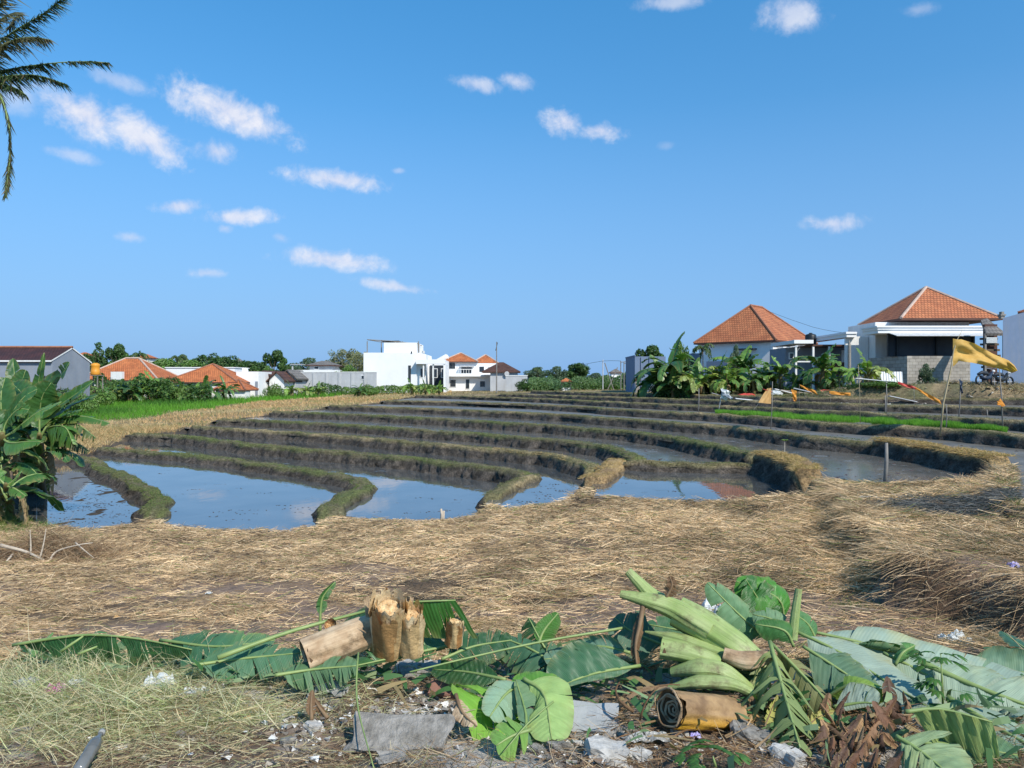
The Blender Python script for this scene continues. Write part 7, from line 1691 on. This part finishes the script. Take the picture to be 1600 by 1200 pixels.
# ================================================================ LITTER, RUBBLE AND TANGLE AT THE FRONT
def rockm(c, rx, ry, rz, seed, rot=0, tilt=(0, 0), n=3, flat_top=False):
    """broken chunk: cut box with chipped corners"""
    import bmesh
    bm = bmesh.new(); bmesh.ops.create_cube(bm, size=2)
    bmesh.ops.subdivide_edges(bm, edges=bm.edges[:], cuts=n, use_grid_fill=True)
    sx = seed*1.37
    for v in bm.verts:
        p = np.array(v.co); r = np.linalg.norm(p); q = p/max(r, 1e-6)*1.25; p = p*(1-.22)+q*.22 if not flat_top else p*(1-.06)+q*.06
        nz = vn(np.array([p[0]*1.7+sx]), np.array([p[1]*1.7+p[2]*1.3+sx]), 3)[0]-.5; n2 = vn(np.array([p[0]*4+sx]), np.array([p[1]*4+p[2]*3]), 9)[0]-.5
        e = 1+(.45 if not flat_top else .16)*nz+.16*n2; v.co = (p[0]*rx*e, p[1]*ry*e, p[2]*rz*(e if not flat_top else 1+.2*nz))
    V = np.array([v.co[:] for v in bm.verts]); Fc = [[v.index for v in f.verts] for f in bm.faces]; bm.free()
    M3 = np.array(Matrix.Rotation(rot, 3, 'Z') @ Matrix.Rotation(tilt[0], 3, 'X') @ Matrix.Rotation(tilt[1], 3, 'Y')); return V@M3.T, Fc
def stone(name, label, cat, px, py, rx, ry, rz, m, seed, rot=0, tilt=(0, 0), group=None, up=0, ft=False):
    c = G(px, py); v, f = rockm(c, rx, ry, rz, seed, rot, tilt, 4, ft); o = link(name, mesh_np(name, v, f, np.ones((len(v), 3)), np.zeros((len(v), 2))), M[m]); o.location = (c[0], c[1], c[2]+rz*.45+up); return tag(o, label, cat, group)
GS = 'stones and concrete pieces at the front'
stone('concrete_slab', 'flat smooth grey concrete slab under the light green leaf', 'concrete slab', 924, 1137, .155, .10, .03, 'slab', 1, -.05, (.42, .05), GS, .03, True)
stone('concrete_slab', 'long rough concrete slab at the bottom left of centre', 'concrete slab', 628, 1168, .26, .11, .05, 'stone', 2, -.06, (.5, -.03), GS, .03, True)
stone('concrete_chunk', 'small rough chunk in front of the long concrete slab', 'stone', 612, 1196, .07, .05, .03, 'stone', 3, .3, (.2, 0), GS)
stone('roof_tile', 'broken reddish brown tile left of the bright green torn leaf', 'tile', 692, 1090, .085, .05, .014, 'brick', 4, -.1, (.5, .1), None, .04, True)
stone('concrete_chunk', 'pale rounded rubble mound behind the white plaster crumbs', 'stone', 660, 1060, .14, .09, .05, 'stone', 5, .2, (.2, 0), GS)
for k, (px, py, r, m, lb) in enumerate(((948,1187,.085,'lime','white plaster lump at the bottom centre'), (1000,1190,.05,'lime','small white plaster lump right of the bigger one'), (1232,1188,.06,'lime','white flat plaster lump below the wilted frond'), (1205,1150,.035,'stone','grey pebble beside the rotten stem'),
    (1170,1160,.09,'stone','grey stone lying under the end of the rotten stem'), (840,1175,.03,'stone','brown pebble left of the white plaster lumps'), (905,1166,.028,'lime','tiny white crumb below the smooth grey slab'), (560,1170,.035,'lime','white chip at the left end of the long slab'),
    (490,1140,.04,'lime','white chip among dead grass left of the long slab'), (655,1145,.045,'lime','white chipped plaster on top of the long slab edge'), (700,1132,.03,'lime','small white stone right of the long slab top'), (742,1118,.02,'lime','white pebble beside the brown leaf edge'),
    (450,1163,.032,'stone','grey stone at the left bottom under dead grass'), (1060,1150,.04,'lime','whitish stone in front of the rotten stem face'), (30,1150,.05,'stone','grey stone in the grass at the bottom left corner'), (1290,1196,.05,'stone','stone at the bottom edge below the dark leaf heap'), (868,1172,.05,'stone','dull brown stone left of the white plaster lump'))):
    stone('rubble_stone', lb, 'stone', px, py, r*1.2, r, r*.55, m, 20+k, k*1.1, (.2*sin(k), .2*cos(k)), GS)
def gravel():
    b = MB(); rr = random.Random(14); 
    zones = [(560,760,1070,1160,420,.7),(600,740,1090,1140,300,.9),(420,560,1100,1190,220,.55),(250,340,1068,1095,170,.9),(760,1100,1150,1200,260,.5),(1100,1420,1150,1200,200,.45),(0,420,1120,1200,220,.25),(900,1000,1180,1200,80,.8),(430,540,1080,1130,160,.6)]
    for x0, x1, y0, y1, n, wh in zones:
        for _ in range(n):
            px = rr.gauss((x0+x1)/2, (x1-x0)/3.4); py = rr.gauss((y0+y1)/2, (y1-y0)/3.2); py = min(max(py, 1045), 1215); c = G(px, py)
            r = rr.choice([.006,.009,.012,.016,.022,.032]); ns = 5; v = [(c[0]+rr.uniform(-1, 1)*r, c[1]+rr.uniform(-1, 1)*r, c[2]+rr.uniform(-.2, 1)*r) for _ in range(6)]
            col = rr.choice([(.72,.71,.68),(.6,.59,.56),(.5,.48,.45)]) if rr.random() < wh*.55 else rr.choice([(.22,.19,.16),(.30,.27,.23),(.14,.11,.09),(.2,.15,.11)])
            b.add(v, [(0,1,2),(0,2,3),(0,3,4),(0,4,5),(1,2,5),(2,3,5),(3,4,1),(1,5,4)], c=col)
    o = b.build('gravel', mat('gravel_bits', attr=True, rough=.95), None); tag(o, 'white plaster crumbs and grit strewn over the front soil', 'gravel', kind='stuff')
gravel()
def front_litter():
    # dead twigs, chopped leaf shreds and roots matted on the soil
    N = 70000; y = 3.1+RNG.uniform(0, 1, N)**.9*2.9; x = RNG.uniform(-1, 1, N)*(y*.85+.4); z = ground_z(x, y)
    dn = fbm(x*1.6, y*1.6, 90, 3); white = (np.hypot((x+.75)/.75, (y-4.35)/.42) < 1)
    m = in_view(x, y) & (RNG.uniform(0, 1, N) < np.clip(.35+1.6*(dn-.35), .12, 1)) & (~white | (RNG.uniform(0, 1, N) < .35)); x, y, z = x[m], y[m], z[m]; N = len(x)
    a = fbm(x*2, y*2, 91)*8+RNG.normal(0, 1.1, N); d = np.column_stack([np.cos(a), np.sin(a), RNG.normal(.12, .22, N)])
    left = sstep(.3, -1.5, x); col = pick([(.26,.16,.09),(.38,.25,.14),(.16,.10,.06),(.46,.34,.21),(.30,.21,.14),(.11,.07,.05),(.52,.40,.26)], N, .25)
    sw = RNG.uniform(0, 1, N) < left*.55; col[sw] = pick([(.56,.48,.30),(.44,.40,.24),(.62,.53,.36),(.38,.38,.2)], sw.sum(), .2)
    blades('front_litter', np.column_stack([x, y, z+RNG.uniform(.002, .035, N)]), d, RNG.uniform(.02, .16, N), RNG.uniform(.0016, .005, N), RNG.uniform(-.6, .8, N), col, M['straw'], 3, .4, 'matted dead twigs, roots and chopped leaf shreds on the front soil', 'plant litter')
    # long pale grass tangle at lower left
    N = 8500; px = np.abs(RNG.normal(0, 1, N))*200; py = RNG.normal(1075, 42, N); d0 = np.clip(1.93*F/(np.clip(py, 1005, 1190)-600), 3.3, 5.6); x = (px-800)/F*d0; z = ground_z(x, d0)
    keep = fbm(x*2.6, d0*2.6, 92) > .36; x, d0, z = x[keep], d0[keep], z[keep]; N = len(x)
    a = RNG.uniform(0, 2*pi, N); d = np.column_stack([np.cos(a)*1.0+.25, np.sin(a)*.6, RNG.uniform(.15, 1.1, N)])
    col = pick([(.48,.50,.26),(.62,.58,.36),(.68,.60,.40),(.30,.36,.15),(.60,.48,.3),(.22,.18,.1),(.54,.55,.36)], N, .2)
    blades('front_grass', np.column_stack([x, d0, z-.01]), d, RNG.uniform(.10, .46, N), RNG.uniform(.003, .0065, N), RNG.uniform(.3, 1.6, N), col, M['blade'], 5, .12, 'tangled pale green and straw coloured long grass at the lower left', 'grass')
    # denser low mat of fine grass
    N = 26000; px = np.abs(RNG.normal(0, 1, N))*230; py = RNG.uniform(1015, 1160, N); d0 = np.clip(1.95*F/(py-600), 3.3, 5.6); x = (px-800)/F*d0; z = ground_z(x, d0)
    keep = fbm(x*2.2+4, d0*3, 93) > .40; x, d0, z = x[keep], d0[keep], z[keep]; N = len(x)
    a = RNG.uniform(0, 2*pi, N); d = np.column_stack([np.cos(a), np.sin(a), RNG.uniform(0, .7, N)])
    blades('front_grass_mat', np.column_stack([x, d0, z]), d, RNG.uniform(.05, .18, N), RNG.uniform(.002, .004, N), RNG.uniform(.2, 1.4, N), pick([(.56,.50,.30),(.42,.42,.22),(.60,.52,.34),(.30,.32,.14),(.46,.34,.2)], N, .25), M['blade'], 3, .2, 'fine matted dry grass beneath the long grass at lower left', 'grass')
    # upright dry tuft in the gap of the heap and long single blades
    R, D, L_, C = [], [], [], []
    for (px, py, n, sp, lmin, lmax, pal) in ((765,1020,420,.16,.12,.32,[(.62,.47,.26),(.52,.38,.2),(.56,.42,.24)]),(745,985,160,.2,.1,.22,[(.56,.42,.24),(.5,.36,.18)]),(850,1012,160,.1,.08,.2,[(.6,.46,.26)]),(1330,1010,60,.1,.1,.2,[(.56,.42,.24)]),(1535,1010,160,.2,.1,.3,[(.5,.38,.22)]),
        (20,1070,60,.35,.3,.6,[(.5,.52,.32),(.66,.56,.36)]),(150,1060,60,.3,.3,.55,[(.55,.55,.34),(.68,.58,.38)]),(290,1050,45,.3,.25,.5,[(.5,.54,.32),(.68,.58,.38)]),(400,1060,40,.25,.2,.42,[(.58,.56,.34)]),(100,1170,30,.3,.2,.5,[(.45,.38,.24)]),(700,1195,16,.4,.1,.35,[(.4,.38,.2)]),(520,1120,20,.3,.1,.3,[(.42,.4,.22)]),(800,1180,26,.3,.05,.22,[(.34,.36,.16)]),(1550,1190,200,.22,.04,.14,[(.10,.2,.04),(.16,.22,.07)])):
        c = G(px, py); n = int(n*(2.6 if px < 560 else 1)); a = RNG.uniform(0, 6.28, n); R.append(np.column_stack([RNG.normal(c[0], sp, n), RNG.normal(c[1], sp*.5, n), np.zeros(n)])); D.append(np.column_stack([np.cos(a)*.55, np.sin(a)*.4, np.ones(n)])); L_.append(RNG.uniform(lmin, lmax, n)); C.append(pick(pal, n, .2))
    R = np.vstack(R); R[:, 2] = ground_z(R[:, 0], R[:, 1])-.01; N = len(R)
    blades('tall_dry_grass', R, np.vstack(D), np.concatenate(L_), RNG.uniform(.003, .006, N), RNG.uniform(.3, 1.5, N), np.vstack(C), M['blade'], 6, .1, 'single long dry grass stems standing among the cut leaves', 'grass')
    # ferny scrap heap above sheath pile and roots at left bank
    N = 5200; cx, cy, cz = G(70, 872); x = RNG.normal(cx, .75, N); y = RNG.normal(cy, .35, N); m = (x < cx+1.3); x, y = x[m], y[m]; N = len(x); hgt = .50*np.exp(-((x-cx)/.8)**2-((y-cy)/.4)**2); z = ground_z(x, y)+RNG.uniform(0, 1, N)*hgt
    a = RNG.uniform(0, 6.28, N); d = np.column_stack([np.cos(a), np.sin(a)*.6, RNG.uniform(-.5, .7, N)])
    blades('root_tangle', np.column_stack([x, y, z]), d, RNG.uniform(.12, .5, N), RNG.uniform(.003, .009, N), RNG.uniform(-.8, 1.4, N), pick([(.26,.17,.10),(.36,.24,.14),(.18,.11,.07),(.42,.31,.2)], N, .2), M['straw'], 5, .2, 'reddish brown tangle of roots and twigs at the left side', 'roots')
front_litter()
# bleached branches on the root heap
def branch(label, pts, r):
    P3 = [Q(*p) for p in pts]; c = spline(P3, .06); o = MB().tube(c, list(np.linspace(r, r*.35, len(c))), 7).build('dead_branch', M['stick'], None, True, loc=P3[0]); tag(o, label, 'branch', 'bleached branches on the root heap')
bd = float(G(70, 868)[1])-.8
branch('long bleached branch lying across the root heap', [(0,852,bd),(40,862,bd),(75,878,bd-.1),(110,888,bd-.15)], .03)
branch('forked upright bleached twig at the middle of the heap', [(48,868,bd),(48,850,bd),(47,828,bd)], .018)
branch('tall thin forked twig right of the first upright one', [(62,874,bd-.05),(68,850,bd),(72,826,bd+.05)], .016)
branch('curved branch arching to the right of the heap', [(75,880,bd-.1),(88,862,bd),(120,852,bd),(145,848,bd+.1)], .018)
branch('straight stick leaning down to the right of the heap', [(118,848,bd+.1),(132,860,bd),(147,872,bd-.1)], .014)
branch('stick pointing down left from the heap', [(20,866,bd),(8,880,bd-.2),(-6,896,bd-.3)], .02)
branch('pale split root end in front of the heap', [(50,885,bd-.3),(66,892,bd-.4),(76,898,bd-.45)], .022)
branch('thin stick slanting over the ash patch at the right edge', [(1565,832,10.6),(1580,852,10.4),(1596,878,10.2)], .014)
# crumpled plastics
def film(name, label, cat, px, py, w, h, m, seed, lift=.05, hgt=.05, n=16, rot=0):
    c = G(px, py); G_ = []
    for i in range(n+1):
        row = []
        for j in range(n+1):
            u, v = i/n-.5, j/n-.5; a = 1+.3*(vn(np.array([u*4+seed]), np.array([v*4.0]), 3)[0]-.5); X_, Y_ = u*w*a, v*h*a; nz = vn(np.array([u*5+seed]), np.array([v*5+seed]), 4)[0]-.4+.6*(vn(np.array([u*13+seed]), np.array([v*13.0]), 6)[0]-.5)
            ex = max(0, 1-(2*u)**4)*max(0, 1-(2*v)**4); row.append((c[0]+X_*cos(rot)-Y_*sin(rot), c[1]+X_*sin(rot)+Y_*cos(rot), c[2]+.012+max(.0, lift*ex*.6+hgt*nz)))
        G_.append(row)
    o = MB().grid(np.array(G_)).build(name, M[m], None, False, loc=c); return tag(o, label, cat)
film('plastic_film', 'crumpled grey plastic film beside the front edge of the log', 'plastic film', 478, 1066, .34, .16, 'clear', 3, .08, .09)
film('plastic_film', 'second crumpled translucent film nearer the white rubble', 'plastic film', 520, 1090, .2, .12, 'clear', 5, .05, .07)
film('plastic_film', 'thin dusty plastic sheet draped over the pale rubble mound', 'plastic film', 650, 1052, .32, .18, 'clear', 7, .10, .05)
film('plastic_film', 'white shredded plastic lying at the right side of the straw', 'plastic film', 1490, 1003, .24, .2, 'plastic', 9, .05, .10)
film('plastic_wrapper', 'clear wrapper with bright pink print in the lower left grass', 'wrapper', 88, 1094, .17, .12, 'pink', 11, .10, .05)
film('plastic_film', 'dirty clear plastic bag next to the pink wrapper', 'plastic bag', 40, 1085, .22, .14, 'clear', 13, .12, .05)
film('plastic_film', 'pale bag piece behind the pink wrapper', 'plastic bag', 118, 1085, .14, .10, 'plastic', 14, .10, .04)
film('white_scrap', 'heap of torn white paper left of centre in the grass', 'paper', 250, 1078, .22, .14, 'plastic', 15, .10, .08)
film('white_scrap', 'white paper scraps right of the larger torn paper heap', 'paper', 300, 1090, .16, .1, 'plastic', 16, .05, .06)
film('foil_tray', 'shiny silver wrapper lying on the raised straw field', 'wrapper', 1355, 780, .42, .16, 'metal', 17, .05, .05)
film('plastic_wrapper', 'small purple wrapper at the right edge of the straw', 'wrapper', 1583, 887, .12, .1, 'purple', 19, .04, .05)
film('plastic_wrapper', 'white crumpled wrapper behind the sheath pile', 'wrapper', 1108, 958, .16, .16, 'plastic', 21, .2, .06)
film('plastic_wrapper', 'blue grey plastic scrap beside the white crumpled wrapper', 'wrapper', 1125, 968, .14, .12, 'greybag', 22, .2, .05)
film('plastic_film', 'small white scrap on the soil left of the leaf heap', 'paper', 326, 930, .08, .05, 'plastic', 23, .03, .03)
film('plastic_film', 'tiny pale scrap on bare soil above the long dark leaf', 'paper', 182, 967, .05, .05, 'tan', 24, .03, .03)
film('plastic_film', 'dusty film scrap near the bottom centre stones', 'plastic film', 1010, 1160, .24, .08, 'clear', 25, .03, .04)
film('plastic_wrapper', 'little blue and white wrapper in front of the rotten stem', 'wrapper', 1086, 1158, .06, .05, 'purple', 26, .02, .02)
c = G(1572, 812); o = MB().tube([(0,0,0),(.09,.02,.01)], [.05,.045], 12).tube([(.09,.02,.01),(.14,.05,.02)], [.03,.02], 8).build('black_cup', M['blacktank'], None, True); o.location = (c[0], c[1], c[2]+.08); tag(o, 'small black plastic cup on the raised straw at the right', 'cup')
# plastic bottle half buried at bottom left
c0 = QF(158, 1146, 3.9, .06); c1 = QF(122, 1206, 3.6, .03); t = thing('plastic_bottle', 'dusty grey plastic bottle half buried at the bottom left', 'bottle', c0)
ax = (c1-c0); MB().tube([c0+ax*u for u in (0,.06,.1,.22,.3,.5,.52,.7,.72,.95,1)], [.010,.012,.012,.028,.033,.032,.029,.032,.028,.031,.024], 16).build('body', M['bottle'], t, True)
MB().tube([c0-ax*.06, c0], .017, 12).build('cap', M['clear'], t, True)
# peeled white sheath curl, twin horned dry husk
cutleaf('peeled dry sheath standing like two horns in the white rubble', [(487,1125,4.2),(486,1100,4.25),(488,1078,4.3)], .03, (.2,-.9,.1), (.34,.30,.25), seed=91, name='dried_sheath', mat_=M['brown'])
cutleaf('second horn of dry sheath bending right', [(512,1122,4.2),(498,1104,4.25),(488,1088,4.3)], .025, (.2,-.9,.1), (.40,.36,.30), seed=92, name='dried_sheath', mat_=M['brown'])
cutleaf('brown torn edge curling round the bright green leaf', [(712,1085,4.2),(722,1112,4.1),(745,1135,4.0)], .05, (0,-.9,.4), (.52,.36,.24), seed=93, name='dried_sheath', mat_=M['tanstem'], tear=.4)
# yellow and brown husk scraps under the frond
for k, (pts, w, col, lb) in enumerate((
    ([(1170,1100,4.35),(1190,1130,4.2),(1215,1140,4.15)], .05, (.40,.26,.12), 'orange brown husk scrap right of the rotten stem'),
    ([(1150,1085,4.45),(1185,1095,4.4),(1215,1105,4.3)], .04, (.28,.17,.09), 'brown husk strip above the rotten stem'),
    ([(1100,1078,4.5),(1150,1090,4.4),(1190,1120,4.3)], .03, (.34,.22,.12), 'long brown fibre strip over the rotten stem'),
    ([(1195,1135,4.1),(1205,1110,4.2),(1215,1085,4.25)], .03, (.42,.40,.10), 'yellow green husk tip standing under the frond'),
    ([(1255,1140,4.1),(1280,1120,4.2),(1305,1112,4.25)], .06, (.44,.40,.12), 'yellow edged leaf piece right of the frond tip'),
    ([(1265,1160,4.0),(1290,1150,4.05),(1320,1165,3.95)], .04, (.36,.24,.10), 'tan husk piece below the yellow edged leaf'),
    ([(1060,1068,4.55),(1000,1078,4.45),(970,1100,4.3)], .02, (.22,.14,.08), 'dark fibre strand between slab and rotten stem'))):
    cutleaf(lb, pts, w, (0,-.85,.5), col, seed=100+k, name='husk_scrap', tear=.4, droop=.2, curl=.3, rib=.005)
